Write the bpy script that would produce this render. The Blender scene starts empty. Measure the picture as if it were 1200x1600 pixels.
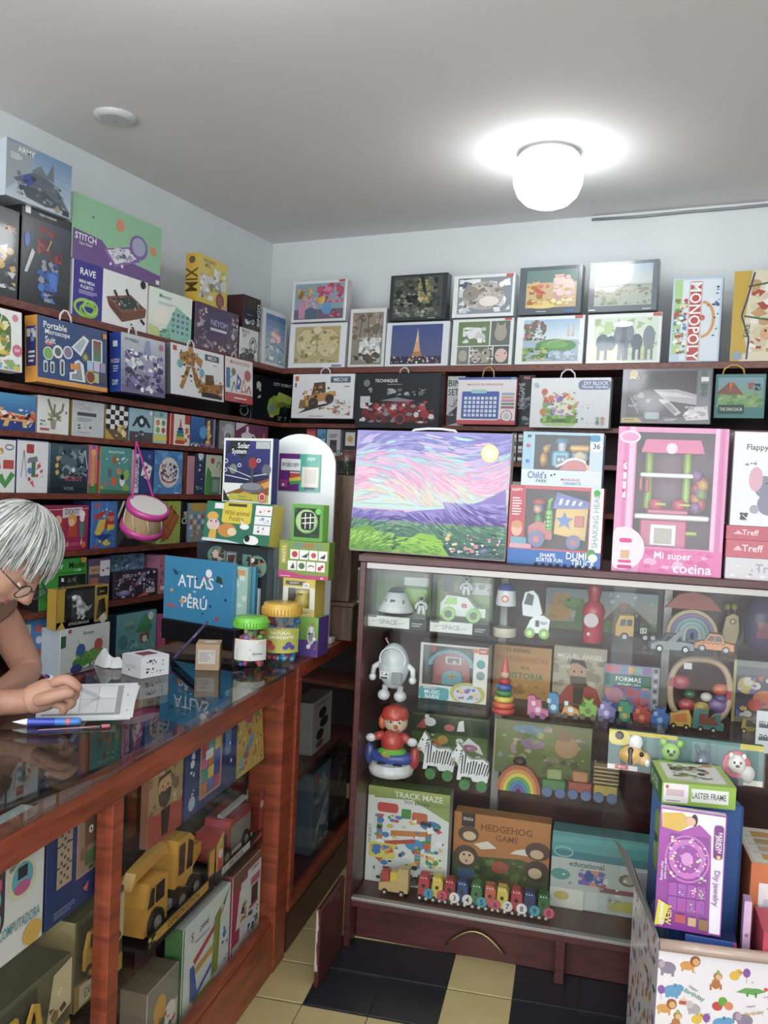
import bpy, math, random
from math import sin, cos, pi, radians
from mathutils import Vector, Matrix

S = bpy.context.scene
COL = S.collection

# ------------------------------------------------------------------ camera
FPX = 1360.0
RC = ((0.90442681, -0.05685642, 0.42282324),
      (0.42412696, 0.01265057, -0.90551438),
      (0.04613535, 0.99830221, 0.03555585))
CAM = Vector((0, 0, 1.5))
cd = bpy.data.cameras.new('camera'); cam = bpy.data.objects.new('camera', cd); COL.objects.link(cam)
cd.sensor_fit = 'VERTICAL'; cd.sensor_height = 32.0; cd.lens = 32.0 * FPX / 1600.0; cd.clip_start = 0.05
cam.matrix_world = Matrix.Translation(CAM) @ Matrix(RC).to_4x4()
S.camera = cam

# ------------------------------------------------------------------ world, exposure
W = bpy.data.worlds.new('world'); S.world = W; W.use_nodes = True
W.node_tree.nodes['Background'].inputs[0].default_value = (0.96, 0.97, 1.0, 1)
W.node_tree.nodes['Background'].inputs[1].default_value = 2.8
S.view_settings.view_transform = 'Standard'; S.view_settings.look = 'None'
S.view_settings.exposure = 0.65; S.view_settings.gamma = 1.0
S.view_settings.use_curve_mapping = False
LAMP_W = 11.0

# ------------------------------------------------------------------ geometry helpers
RCT = Matrix(RC).transposed()
TH = radians(10.8)
U = Vector((cos(TH), sin(TH), 0)); V = Vector((-sin(TH), cos(TH), 0)); Z = Vector((0, 0, 1))
XL, YB, ZC = -2.82, 4.34, 2.85          # left wall, back wall, ceiling
def F(a, b, z=0.0): return U * a + V * b + Z * z      # the furniture's own axes
def camspace(p): return RCT @ (Vector(p) - CAM)
def solve(P, D, ax, pix):
    """how far along P + t D a point must lie to be seen at that column (ax 0) or row (ax 1)"""
    c = camspace(P); d = RCT @ Vector(D)
    k = (pix - 600) / FPX if ax == 0 else -(pix - 800) / FPX
    return -(c[ax] + k * c.z) / (d[ax] + k * d.z)
def at_z(x, y, z):
    d = Matrix(RC) @ Vector(((x - 600) / FPX, -(y - 800) / FPX, -1)); return CAM + d * ((z - CAM.z) / d.z)
def at_n(x, y, n, val):
    d = Matrix(RC) @ Vector(((x - 600) / FPX, -(y - 800) / FPX, -1)); return CAM + d * ((val - CAM.dot(n)) / d.dot(n))

def lin(h):
    h = h.lstrip('#'); o = []
    if len(h) == 3: h = ''.join(c * 2 for c in h)
    for i in (0, 2, 4):
        c = int(h[i:i + 2], 16) / 255
        o.append(c / 12.92 if c <= 0.04045 else ((c + 0.055) / 1.055) ** 2.4)
    g = .3 * o[0] + .55 * o[1] + .15 * o[2]
    return (*[.88 * (.88 * c + .12 * g) for c in o], 1.0)
_lc = {}; DIM = {}
def L(h):
    if h not in _lc: _lc[h] = lin(h)
    return _lc[h]

class MB:
    def __init__(s): s.v = []; s.f = []; s.c = []; s.sm = []; s.M = None
    def add(s, vs, fs, col, smooth=False):
        n = len(s.v)
        s.v += [tuple(s.M @ Vector(v)) for v in vs] if s.M else [tuple(v) for v in vs]
        for i, f in enumerate(fs):
            s.f.append([n + k for k in f]); s.sm.append(smooth)
            s.c.append(col[i] if isinstance(col, list) else col)
        return s
    def box(s, x0, y0, z0, x1, y1, z1, col, ch=0.0, cols=None):
        """cols: (front -y, right +x, back +y, left -x, top, bottom)"""
        c = [L(k) for k in cols] if cols else [L(col)] * 6
        if ch <= 0:
            vs = [(x0,y0,z0),(x1,y0,z0),(x1,y1,z0),(x0,y1,z0),(x0,y0,z1),(x1,y0,z1),(x1,y1,z1),(x0,y1,z1)]
            fs = [(0,1,5,4),(1,2,6,5),(2,3,7,6),(3,0,4,7),(4,5,6,7),(3,2,1,0)]
            return s.add(vs, fs, c)
        ch = min(ch, (x1-x0)*.45, (y1-y0)*.45, (z1-z0)*.45)
        vs = []; ix = {}
        for sx in (0,1):
            for sy in (0,1):
                for sz in (0,1):
                    X=(x0,x1)[sx]; Y=(y0,y1)[sy]; Q=(z0,z1)[sz]
                    ax = ch*(1-2*sx); ay = ch*(1-2*sy); az = ch*(1-2*sz)
                    ix[sx,sy,sz] = len(vs)
                    vs += [(X,Y+ay,Q+az),(X+ax,Y,Q+az),(X+ax,Y+ay,Q)]
        g = lambda a,b,d,k: ix[a,b,d]+k
        fs = [(g(0,0,0,1),g(1,0,0,1),g(1,0,1,1),g(0,0,1,1)), (g(1,0,0,0),g(1,1,0,0),g(1,1,1,0),g(1,0,1,0)),
              (g(1,1,0,1),g(0,1,0,1),g(0,1,1,1),g(1,1,1,1)), (g(0,1,0,0),g(0,0,0,0),g(0,0,1,0),g(0,1,1,0)),
              (g(0,0,1,2),g(1,0,1,2),g(1,1,1,2),g(0,1,1,2)), (g(0,1,0,2),g(1,1,0,2),g(1,0,0,2),g(0,0,0,2))]
        cc = list(c)
        for sx in (0,1):
            for sy in (0,1):
                f=(g(sx,sy,0,0),g(sx,sy,0,1),g(sx,sy,1,1),g(sx,sy,1,0)); fs.append(f if (sx+sy)%2 else f[::-1]); cc.append(c[0] if sy==0 else c[2])
        for sx in (0,1):
            for sz in (0,1):
                f=(g(sx,0,sz,0),g(sx,1,sz,0),g(sx,1,sz,2),g(sx,0,sz,2)); fs.append(f if (sx+sz)%2 else f[::-1]); cc.append(c[1] if sx else c[3])
        for sy in (0,1):
            for sz in (0,1):
                f=(g(0,sy,sz,1),g(1,sy,sz,1),g(1,sy,sz,2),g(0,sy,sz,2)); fs.append(f if (sy+sz)%2==0 else f[::-1]); cc.append(c[0] if sy==0 else c[2])
        for k in ix:
            i=ix[k]; f=(i,i+1,i+2); fs.append(f if sum(k)%2 else f[::-1]); cc.append(c[0])
        return s.add(vs, fs, cc)
    def cyl(s, p0, p1, r0, r1, col, n=14, caps=True, smooth=True):
        p0=Vector(p0); p1=Vector(p1); d=(p1-p0).normalized()
        a=d.orthogonal().normalized(); b=d.cross(a)
        vs=[]
        for p,r in ((p0,r0),(p1,r1)):
            for i in range(n):
                t=2*pi*i/n; vs.append(p+a*(r*cos(t))+b*(r*sin(t)))
        s.add(vs,[(i,(i+1)%n,n+(i+1)%n,n+i) for i in range(n)],L(col),smooth)
        if caps:
            s.add(vs[:n],[tuple(range(n-1,-1,-1))],L(col)); s.add(vs[n:],[tuple(range(n))],L(col))
        return s
    def lathe(s, prof, col, n=20, c=(0,0,0), smooth=True, axis='z'):
        """prof: (r,z[,colour]) from bottom to top"""
        vs=[]; cols=[]; fs=[]
        for q in prof:
            for i in range(n):
                t=2*pi*i/n; p=(q[0]*cos(t),q[0]*sin(t),q[1])
                if axis=='y': p=(p[0],-p[2],p[1])
                if axis=='x': p=(p[2],p[0],p[1])
                vs.append((c[0]+p[0],c[1]+p[1],c[2]+p[2]))
        for j in range(len(prof)-1):
            k = prof[j+1][2] if len(prof[j+1])>2 else col
            for i in range(n):
                fs.append((j*n+i,j*n+(i+1)%n,(j+1)*n+(i+1)%n,(j+1)*n+i)); cols.append(L(k))
        s.add(vs,fs,cols,smooth)
        m=len(prof)-1
        if prof[0][0]>1e-5: s.add(vs[:n],[tuple(range(n-1,-1,-1))],L(col))
        if prof[m][0]>1e-5: s.add(vs[m*n:],[tuple(range(n))],L(prof[m][2] if len(prof[m])>2 else col))
        return s
    def ball(s, c, r, col, n=14, m=9):
        if not hasattr(r,'__len__'): r=(r,r,r)
        vs=[(c[0],c[1],c[2]-r[2])]
        for j in range(1,m):
            p=-pi/2+pi*j/m
            for i in range(n):
                t=2*pi*i/n; vs.append((c[0]+r[0]*cos(p)*cos(t),c[1]+r[1]*cos(p)*sin(t),c[2]+r[2]*sin(p)))
        vs.append((c[0],c[1],c[2]+r[2])); e=len(vs)-1
        fs=[(0,1+(i+1)%n,1+i) for i in range(n)]
        for j in range(m-2):
            for i in range(n): fs.append((1+j*n+i,1+j*n+(i+1)%n,1+(j+1)*n+(i+1)%n,1+(j+1)*n+i))
        b=1+(m-2)*n
        fs+=[(e,b+i,b+(i+1)%n) for i in range(n)]
        return s.add(vs,fs,L(col),True)
    def tube(s, pts, r, col, n=8, closed=False, smooth=True):
        pts=[Vector(p) for p in pts]; m=len(pts); vs=[]; up=None
        for i,p in enumerate(pts):
            if closed: d=pts[(i+1)%m]-pts[i-1]
            else: d=pts[min(i+1,m-1)]-pts[max(i-1,0)]
            d.normalize()
            if up is None: up=d.orthogonal().normalized()
            up=(up-d*up.dot(d)).normalized(); b=d.cross(up)
            rr=r[i] if hasattr(r,'__len__') else r
            for k in range(n):
                t=2*pi*k/n; vs.append(p+up*(rr*cos(t))+b*(rr*sin(t)))
        fs=[]
        for i in range(m if closed else m-1):
            j=(i+1)%m
            for k in range(n): fs.append((i*n+k,i*n+(k+1)%n,j*n+(k+1)%n,j*n+k))
        if not closed: fs+=[tuple(range(n-1,-1,-1)),tuple((m-1)*n+k for k in range(n))]
        return s.add(vs,fs,L(col),smooth)
    def prism(s, poly, y0, y1, col, side=None):
        """poly in (x,z), extruded from y0 (front) to y1"""
        n=len(poly)
        if sum(poly[i][0]*poly[(i+1)%n][1]-poly[(i+1)%n][0]*poly[i][1] for i in range(n))<0: poly=poly[::-1]
        vs=[(p[0],y0,p[1]) for p in poly]+[(p[0],y1,p[1]) for p in poly]
        fs=[tuple(range(n)),tuple(range(2*n-1,n-1,-1))]
        cc=[L(col),L(col)]
        for i in range(n): fs.append((i,n+i,n+(i+1)%n,(i+1)%n)); cc.append(L(side or col))
        return s.add(vs,fs,cc)
    def build(s, name, mat, parent=None):
        me=bpy.data.meshes.new(name); me.from_pydata(s.v,[],s.f)
        at=me.color_attributes.new('Col','FLOAT_COLOR','CORNER')
        fl=[]
        for f,c in zip(s.f,s.c): fl+=list(c)*len(f)
        at.data.foreach_set('color',fl)
        me.polygons.foreach_set('use_smooth',s.sm)
        me.materials.append(mat); me.update()
        o=bpy.data.objects.new(name,me); COL.objects.link(o)
        if parent: o.parent=parent
        return o
def ell(cx,cy,rx,ry,n=20,a0=0,a1=360):
    full=abs(a1-a0)>=360; k=n if full else n+1
    return [(cx+rx*cos(radians(a0+(a1-a0)*i/n)),cy+ry*sin(radians(a0+(a1-a0)*i/n))) for i in range(k)]

# ------------------------------------------------------------------ materials
def mat(name, rough=.5, col=None, coat=0, metal=0, noise=.06, nscale=60, bump=0.0, spec=.5, trans=0):
    m=bpy.data.materials.new(name); m.use_nodes=True; nt=m.node_tree; b=nt.nodes['Principled BSDF']
    if col is None:
        a=nt.nodes.new('ShaderNodeAttribute'); a.attribute_name='Col'; src=a.outputs['Color']
    else:
        a=nt.nodes.new('ShaderNodeRGB'); a.outputs[0].default_value=L(col); src=a.outputs[0]
    tc=nt.nodes.new('ShaderNodeTexCoord'); no=nt.nodes.new('ShaderNodeTexNoise'); no.inputs['Scale'].default_value=nscale
    nt.links.new(tc.outputs['Object'],no.inputs['Vector'])
    mr=nt.nodes.new('ShaderNodeMapRange'); mr.inputs[3].default_value=1-noise; mr.inputs[4].default_value=1+noise
    nt.links.new(no.outputs['Fac'],mr.inputs[0])
    mx=nt.nodes.new('ShaderNodeMix'); mx.data_type='RGBA'; mx.blend_type='MULTIPLY'; mx.inputs[0].default_value=1
    nt.links.new(src,mx.inputs[6]); nt.links.new(mr.outputs[0],mx.inputs[7]); nt.links.new(mx.outputs[2],b.inputs['Base Color'])
    b.inputs['Roughness'].default_value=rough; b.inputs['Metallic'].default_value=metal
    b.inputs['Coat Weight'].default_value=coat; b.inputs['Coat Roughness'].default_value=.06
    b.inputs['Specular IOR Level'].default_value=spec
    if trans: b.inputs['Transmission Weight'].default_value=trans
    if bump:
        bp=nt.nodes.new('ShaderNodeBump'); bp.inputs['Strength'].default_value=bump; bp.inputs['Distance'].default_value=.01
        nt.links.new(no.outputs['Fac'],bp.inputs['Height']); nt.links.new(bp.outputs[0],b.inputs['Normal'])
    return m
def wood(name, c1, c2, rough=.4, scale=(1,1,12), coat=.2):
    m=bpy.data.materials.new(name); m.use_nodes=True; nt=m.node_tree; b=nt.nodes['Principled BSDF']
    tc=nt.nodes.new('ShaderNodeTexCoord'); mp=nt.nodes.new('ShaderNodeMapping'); mp.inputs['Scale'].default_value=scale
    no=nt.nodes.new('ShaderNodeTexNoise'); no.inputs['Scale'].default_value=6; no.inputs['Detail'].default_value=6; no.inputs['Distortion'].default_value=.6
    cr=nt.nodes.new('ShaderNodeValToRGB'); cr.color_ramp.elements[0].position=.35; cr.color_ramp.elements[1].position=.68
    cr.color_ramp.elements[0].color=L(c1); cr.color_ramp.elements[1].color=L(c2)
    nt.links.new(tc.outputs['Object'],mp.inputs[0]); nt.links.new(mp.outputs[0],no.inputs['Vector']); nt.links.new(no.outputs['Fac'],cr.inputs[0])
    nt.links.new(cr.outputs[0],b.inputs['Base Color']); b.inputs['Roughness'].default_value=rough; b.inputs['Coat Weight'].default_value=coat; b.inputs['Coat Roughness'].default_value=.25
    return m
def glass(name, tint=(.97,.985,.98), refl=1.0, rough=.02, haze=0.0):
    m=bpy.data.materials.new(name); m.use_nodes=True; nt=m.node_tree; nt.nodes.remove(nt.nodes['Principled BSDF']); out=nt.nodes['Material Output']
    tr=nt.nodes.new('ShaderNodeBsdfTransparent'); tr.inputs[0].default_value=(*tint,1)
    gl=nt.nodes.new('ShaderNodeBsdfGlossy'); gl.inputs['Roughness'].default_value=rough
    lw=nt.nodes.new('ShaderNodeLayerWeight'); lw.inputs[0].default_value=.5
    pw_=nt.nodes.new('ShaderNodeMath'); pw_.operation='POWER'; pw_.inputs[1].default_value=5; nt.links.new(lw.outputs['Facing'],pw_.inputs[0])
    mu=nt.nodes.new('ShaderNodeMath'); mu.operation='MULTIPLY_ADD'; mu.inputs[1].default_value=.9*min(refl,1); mu.inputs[2].default_value=.035*refl; mu.use_clamp=True
    nt.links.new(pw_.outputs[0],mu.inputs[0])
    mx=nt.nodes.new('ShaderNodeMixShader'); nt.links.new(mu.outputs[0],mx.inputs[0])
    base=tr.outputs[0]
    if haze:
        df=nt.nodes.new('ShaderNodeBsdfDiffuse'); df.inputs[0].default_value=(.8,.82,.82,1)
        m2=nt.nodes.new('ShaderNodeMixShader'); m2.inputs[0].default_value=haze
        nt.links.new(tr.outputs[0],m2.inputs[1]); nt.links.new(df.outputs[0],m2.inputs[2]); base=m2.outputs[0]
    nt.links.new(base,mx.inputs[1]); nt.links.new(gl.outputs[0],mx.inputs[2]); nt.links.new(mx.outputs[0],out.inputs[0])
    return m
M=dict(card=mat('printed_card',.5), gloss=mat('shrink_wrapped_print',.24,coat=.45,noise=.03), plastic=mat('toy_plastic',.3,noise=.04,coat=.2),
       paint=mat('painted_wood',.45,noise=.06), metal=mat('metal',.3,metal=.9), fabric=mat('fabric',.9,noise=.15,nscale=200,bump=.3),
       plaster=mat('wall_plaster',.8,'#dde4e5',noise=.05,nscale=4,bump=.12), ceil=mat('ceiling_plaster',.85,'#f2efee',noise=.03,nscale=2,bump=.05),
       tile=mat('glazed_tile',.35,noise=.12,nscale=9), grout=mat('grout',.8,'#4a463c'),
       wred=wood('red_varnished_wood','#7a2f14','#a8481f',.38,(1,1,9)), wdark=wood('dark_red_wood','#43191a','#5e2524',.4,(2,2,9)),
       wshelf=wood('shelf_wood','#5c2c22','#8a4433',.45,(6,6,20)), wbrown=wood('brown_wood','#57422f','#7d6350',.5,(8,8,1)), wback=mat('shelf_back',.7,'#2b2226'),
       glass=glass('display_glass',(.965,.98,.975),.38), top=glass('counter_glass',(.80,.86,.86),2.0,.015), clear=glass('clear_plastic',(.97,.98,.98),.9,.08,.02),
       jar=glass('jar_plastic',(.93,.96,.95),.9,.04), alu=mat('aluminium',.4,'#a9a6a2',metal=.6), black=mat('black_plastic',.35,'#15161a',noise=.03), white=mat('white_acrylic',.25,'#e9eff0',noise=.02,coat=.3))

# ------------------------------------------------------------------ tagging
def tag(o, label=None, cat=None, group=None, kind=None):
    if label: o['label']=label
    if cat: o['category']=cat
    if group: o['group']=group
    if kind: o['kind']=kind
    return o
def thing(name, label, cat, loc=(0,0,0), rz=0.0, group=None, rx=0.0):
    o=bpy.data.objects.new(name,None); o.empty_display_size=.05; COL.objects.link(o)
    o.location=loc; o.rotation_euler=(rx,0,rz)
    return tag(o,label,cat,group)
def struct(name, mb, m, parent=None):
    o=mb.build(name,m,parent)
    if not parent: o['kind']='structure'
    return o

# ------------------------------------------------------------------ printed art: flat shapes laid on a face
_tsc=bpy.data.scenes.new('lettering'); _tx={}
def textmesh(s):
    if s not in _tx:
        cu=bpy.data.curves.new('t','FONT'); cu.body=s; cu.resolution_u=2; cu.offset=.012
        o=bpy.data.objects.new('t',cu); _tsc.collection.objects.link(o)
        vl=_tsc.view_layers[0]; vl.update(); e=o.evaluated_get(vl.depsgraph); me=e.to_mesh()
        vs=[(v.co.x,v.co.y) for v in me.vertices]; fs=[tuple(p.vertices) for p in me.polygons]
        e.to_mesh_clear(); bpy.data.objects.remove(o); bpy.data.curves.remove(cu)
        if not vs: vs=[(0,0)]
        x0=min(v[0] for v in vs); x1=max(v[0] for v in vs); y0=min(v[1] for v in vs); y1=max(v[1] for v in vs)
        _tx[s]=([(x-(x0+x1)/2,y-(y0+y1)/2) for x,y in vs],fs,x1-x0,max(y1-y0,.01))
    return _tx[s]
def art(mb, spec, w, h, x0=0.0, z0=0.0, y=0.0, step=.00012):
    """draw the spec on the plane y, over x0..x0+w and z0..z0+h; each shape one layer nearer the viewer"""
    lay=[y-.0004]
    def poly(pts, c, frac=True):
        vs=[(x0+min(max(p[0],0),1)*w, lay[0], z0+min(max(p[1],0),1)*h) for p in pts] if frac else [(p[0],lay[0],p[1]) for p in pts]
        n=len(vs)
        if sum(vs[i][0]*vs[(i+1)%n][2]-vs[(i+1)%n][0]*vs[i][2] for i in range(n))<0: vs=vs[::-1]
        mb.add(vs,[tuple(range(n))],c if isinstance(c,tuple) else L(c))
    for op in spec.split(';'):
        t=op.split()
        if not t: continue
        k=t[0]; lay[0]-=step
        if k=='t' or k=='T':
            c=t[1]; x,yy,hh,mw=map(float,t[2:6]); rot=0; i=6
            if k=='T': rot=radians(float(t[6])); i=7
            vs,fs,tw,th=textmesh(' '.join(t[i:]))
            sc=hh*h/th; W_=(w if abs(sin(rot))<.5 else h); sx=min(sc,mw*W_/max(tw,.01)) if mw else sc
            sz=sc if sx>=sc*.55 else sx*1.7
            q=[(vx*sx*cos(rot)-vy*sz*sin(rot), vx*sx*sin(rot)+vy*sz*cos(rot)) for vx,vy in vs]
            mb.add([(x0+x*w+a,lay[0],z0+yy*h+b) for a,b in q],fs,L(c)); continue
        if k=='s':
            cs=t[1].split(','); a,b,c_,d,n,sz,seed=map(float,t[2:9]); rnd=random.Random(int(seed)); a*=w;c_*=w;b*=h;d*=h; sz*=min(w,h)
            for i in range(int(n)):
                lay[0]-=.00002
                cx=rnd.uniform(a,c_); cz=rnd.uniform(b,d); r=sz*rnd.uniform(.4,1.1); m=rnd.choice((3,4,5,8)); o=rnd.uniform(0,6)
                e=rnd.uniform(.45,1); pts=[]
                for j in range(m):
                    q=o+2*pi*j/m; pts.append((x0+min(max(cx+r*cos(q),a),c_),z0+min(max(cz+r*e*sin(q),b),d)))
                poly(pts,rnd.choice(cs),False)
            continue
        if k=='f':                       # brush strokes following a swirl-free flow
            cs=t[1].split(','); a,b,c_,d,n,ln,wd,seed=map(float,t[2:10]); rnd=random.Random(int(seed))
            for i in range(int(n)):
                lay[0]-=.000004
                cx=rnd.uniform(a,c_); cy=rnd.uniform(b,d); an=.5*sin(5*cx+2)+.35*sin(7*cy+3*cx); l=ln*rnd.uniform(.5,1.2); w2=wd*rnd.uniform(.6,1.2)
                pts=[]
                for q,ww in ((-1,.1),(-.5,1),(.4,1),(1,.1)): pts.append((q,ww))
                bend=rnd.uniform(-.15,.15); up_=[];dn_=[]
                for q,ww in pts:
                    X=cx+q*l*cos(an); Y=cy+q*l*sin(an)*w/h+bend*l*q*q
                    up_.append((min(max(X,a),c_),min(max(Y+w2*ww,b),d))); dn_.append((min(max(X,a),c_),min(max(Y-w2*ww,b),d)))
                poly(dn_+up_[::-1],cs[min(len(cs)-1,max(0,int((cy-b)/(d-b)*len(cs)+rnd.gauss(0,1.1))))])
            continue
        if k=='b':
            cs=t[1].split(','); a,b,c_,d,nx,ny,gp=map(float,t[2:9]); nx=int(nx);ny=int(ny); i=0
            for r in range(ny):
                for q in range(nx):
                    X0=a+(c_-a)*(q+gp/2)/nx; X1=a+(c_-a)*(q+1-gp/2)/nx; Y0=b+(d-b)*(r+gp/2)/ny; Y1=b+(d-b)*(r+1-gp/2)/ny
                    cc=cs[(i+r*(len(cs)%2==0 and nx%2==0))%len(cs)]; i+=1
                    if cc!='-': poly([(X0,Y0),(X1,Y0),(X1,Y1),(X0,Y1)],cc)
            continue
        if k=='g':
            a,b,c_,d=map(float,t[3:7]); ct,cb=L(t[1]),L(t[2]); N=8
            for i in range(N):
                f=(i+.5)/N; cc=tuple(cb[j]+(ct[j]-cb[j])*f for j in range(4)); y0_=b+(d-b)*i/N; y1_=b+(d-b)*(i+1)/N
                poly([(a,y0_),(c_,y0_),(c_,y1_),(a,y1_)],cc)
            continue
        c=t[1]; v=list(map(float,t[2:]))
        if k=='r': poly([(v[0],v[1]),(v[2],v[1]),(v[2],v[3]),(v[0],v[3])],c)
        elif k=='e':
            rx=v[2]; ry=v[3] if len(v)>3 else rx*w/h
            poly(ell(v[0],v[1],rx,ry,16),c)
        elif k=='p': poly([(v[i],v[i+1]) for i in range(0,len(v),2)],c)
        elif k=='k':
            r=v[4]; ry=r*w/h; pts=[]
            for cx,cy,a0 in ((v[2]-r,v[3]-ry,0),(v[0]+r,v[3]-ry,90),(v[0]+r,v[1]+ry,180),(v[2]-r,v[1]+ry,270)): pts+=ell(cx,cy,r,ry,4,a0,a0+90)
            poly(pts,c)
        elif k=='o':
            cx,cy,rx,ry,tk=v[:5]; a0,a1=(v[5],v[6]) if len(v)>6 else (0,360); n=20
            po=ell(cx,cy,rx,ry,n,a0,a1); pi_=ell(cx,cy,rx-tk,ry-tk*w/h,n,a0,a1)
            if len(po)==n: po.append(po[0]); pi_.append(pi_[0])
            for i in range(n): poly([po[i],po[i+1],pi_[i+1],pi_[i]],c)
        elif k=='l':
            wd=v[0]*w/2; q=[(x0+v[i]*w,z0+v[i+1]*h) for i in range(1,len(v),2)]
            for (ax,az),(bx,bz) in zip(q,q[1:]):
                dx,dz=bx-ax,bz-az; l=math.hypot(dx,dz) or 1; nx,nz=-dz/l*wd,dx/l*wd
                poly([(ax+nx,az+nz),(bx+nx,bz+nz),(bx-nx,bz-nz),(ax-nx,az-nz)],c,False)
        elif k=='u':
            n=int(v[4]); hh=(v[3]-v[1])/n
            for i in range(n):
                e=v[2] if (i*7)%3 else v[0]+(v[2]-v[0])*.8
                poly([(v[0],v[1]+hh*i),(e,v[1]+hh*i),(e,v[1]+hh*(i+.5)),(v[0],v[1]+hh*(i+.5))],c)
    return mb

# ------------------------------------------------------------------ placing things on a front line
def frame(kind, off, z):
    """start point, direction to the right, rotation of a row whose fronts lie on one line"""
    if isinstance(kind,tuple):          # (a, b, degrees): a line through F(a, b) turned from the case's front
        an=TH+radians(kind[2]); return F(kind[0],kind[1],z), Vector((cos(an),sin(an),0)), an
    if kind=='L': return Vector((off,0,z)), Vector((0,1,0)), pi/2
    if kind=='B': return Vector((0,off,z)), Vector((1,0,0)), 0.0
    if kind=='C': return F(0,off,z), U, TH
    if kind=='K': return F(off,0,z), V, TH+pi/2
def measure(kind, off, z, x0, x1, yt, yside='l', open_row=False):
    P,D,r=frame(kind,off,z)
    t0=solve(P,D,0,x0); t1=solve(P,D,0,x1)
    if kind=='K': t1=min(t1,2.422 if z<.85 and t0<2.42 else 9)          # the end post of the counter
    e=P+D*(t0 if yside=='l' else t1); h=solve(e,Z,1,yt)
    if kind in ('L','B') and not open_row:                           # keep below the next shelf board
        for k in range(len(LV)-1):
            if abs(z-LV[k+1])<.002: h=min(h,LV[k]-.029-z)
    return P+D*((t0+t1)/2), t1-t0, h, r
def carton(kind, off, z, x0, x1, yt, depth, label, base, spec, name='toy_box', cat='box', gloss=False, group=None, handle=None,
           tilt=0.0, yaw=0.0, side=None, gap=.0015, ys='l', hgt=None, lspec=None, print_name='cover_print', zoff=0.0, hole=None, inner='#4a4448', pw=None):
    """a closed carton: front colour, side colour, top colour in base; spec is the print of the front, side that of the left, lspec that of the top"""
    P,w,h,r=pw or measure(kind,off,z,x0,x1,yt,ys)
    w-=2*gap
    if hgt: h=hgt
    bc=base.split(','); f=bc[0]; s=bc[1] if len(bc)>1 else f; tp=bc[2] if len(bc)>2 else s
    if tilt<0: zoff+=depth*sin(-tilt)+.0003
    o=thing(name,label,cat,P+Z*zoff,r+yaw,group,0)
    if tilt: o.rotation_euler=(Matrix.Rotation(r+yaw,3,'Z')@Matrix.Rotation(tilt,3,'X')).to_euler()
    m=M['gloss'] if gloss else M['card']
    if hole:                            # an open front: frame, walls and back, with a clear window
        x0_,za,x1_,zb=-w/2+hole[0]*w,hole[1]*h,-w/2+hole[2]*w,hole[3]*h; c=MB(); t_=.003
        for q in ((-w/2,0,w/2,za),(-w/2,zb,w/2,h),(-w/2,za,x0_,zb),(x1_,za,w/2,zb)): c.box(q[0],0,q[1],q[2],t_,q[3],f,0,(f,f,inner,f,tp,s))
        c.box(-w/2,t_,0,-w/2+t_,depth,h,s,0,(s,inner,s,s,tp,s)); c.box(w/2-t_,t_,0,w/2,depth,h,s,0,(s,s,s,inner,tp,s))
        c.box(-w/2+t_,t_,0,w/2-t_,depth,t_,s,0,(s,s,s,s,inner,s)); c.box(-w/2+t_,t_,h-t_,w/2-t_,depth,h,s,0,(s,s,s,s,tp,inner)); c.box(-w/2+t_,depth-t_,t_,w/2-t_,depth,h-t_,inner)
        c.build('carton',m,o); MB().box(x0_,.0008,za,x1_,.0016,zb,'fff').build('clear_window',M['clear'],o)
    else: MB().box(-w/2,0,0,w/2,depth,h,f,.0015,(f,s,s,s,tp,s)).build('carton',m,o)
    edge=' .004 .004 .996 .996;'
    if spec: art(MB(),('' if hole else 'r '+f.lstrip('#')+edge)+spec,w,h,-w/2,0,0).build(print_name,m,o)
    for sp,cc,ww,hh,Mx,nm_ in ((side,s,depth,h,Matrix.Translation((-w/2,depth,0))@Matrix.Rotation(-pi/2,4,'Z'),'side_print'),(lspec,tp,w,depth,Matrix.Translation((-w/2,0,h))@Matrix.Rotation(-pi/2,4,'X'),'top_print')):
        if sp:
            q=art(MB(),'r '+cc.lstrip('#')+edge+sp,ww,hh,0,0,0); q.v=[tuple(Mx@Vector(v)) for v in q.v]; q.build(nm_,m,o)
    if handle:
        hx,hw,hh,hc=handle
        x=-w/2+hx*w
        pts=[(x-hw/2,depth*.4,h-.004),(x-hw*.42,depth*.4,h+hh*.6),(x-hw*.15,depth*.4,h+hh),(x+hw*.15,depth*.4,h+hh),(x+hw*.42,depth*.4,h+hh*.6),(x+hw/2,depth*.4,h-.004)]
        MB().tube(pts,.004,hc,6).build('handle',M['plastic'],o)
    DIM[o.name]=(w,h)
    return o

def px_scale(P): return -camspace(P).z/FPX          # metres per photograph pixel at that distance
class TM(MB):
    """a mesh builder that works in a toy's own units and then becomes one of its parts"""
    def __init__(s,root,k): super().__init__(); s.root=root; s.M=Matrix.Scale(k,4)
    def put(s,name,mat='plastic',parent=None): return s.build(name,M[mat],parent or s.root)
def toy(name,label,cat,x,y,z,rz=None,group=None,bmin=None,yaw=0.0):
    """a thing standing at the seen foot point on the level z; parts are drawn in photograph-pixel units of its own distance"""
    P=at_z(x,y,z)
    if bmin is not None and P.dot(V)<bmin: L0=F(0,bmin,z); P=L0+U*solve(L0,U,0,x)
    r=thing(name,label,cat,P+Z*.0006,(TH if rz is None else rz)+radians(yaw),group); k=px_scale(P)
    return r,(lambda: TM(r,k)),k
def pair(x,y,zz): return at_z(x,y,zz)
def on_line(p0,p1,yt):
    """a box front standing on two points: centre, width, height, rotation"""
    d=p1-p0; return (p0+p1)/2, d.length, solve(p0,Z,1,yt), math.atan2(d.y,d.x)

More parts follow.
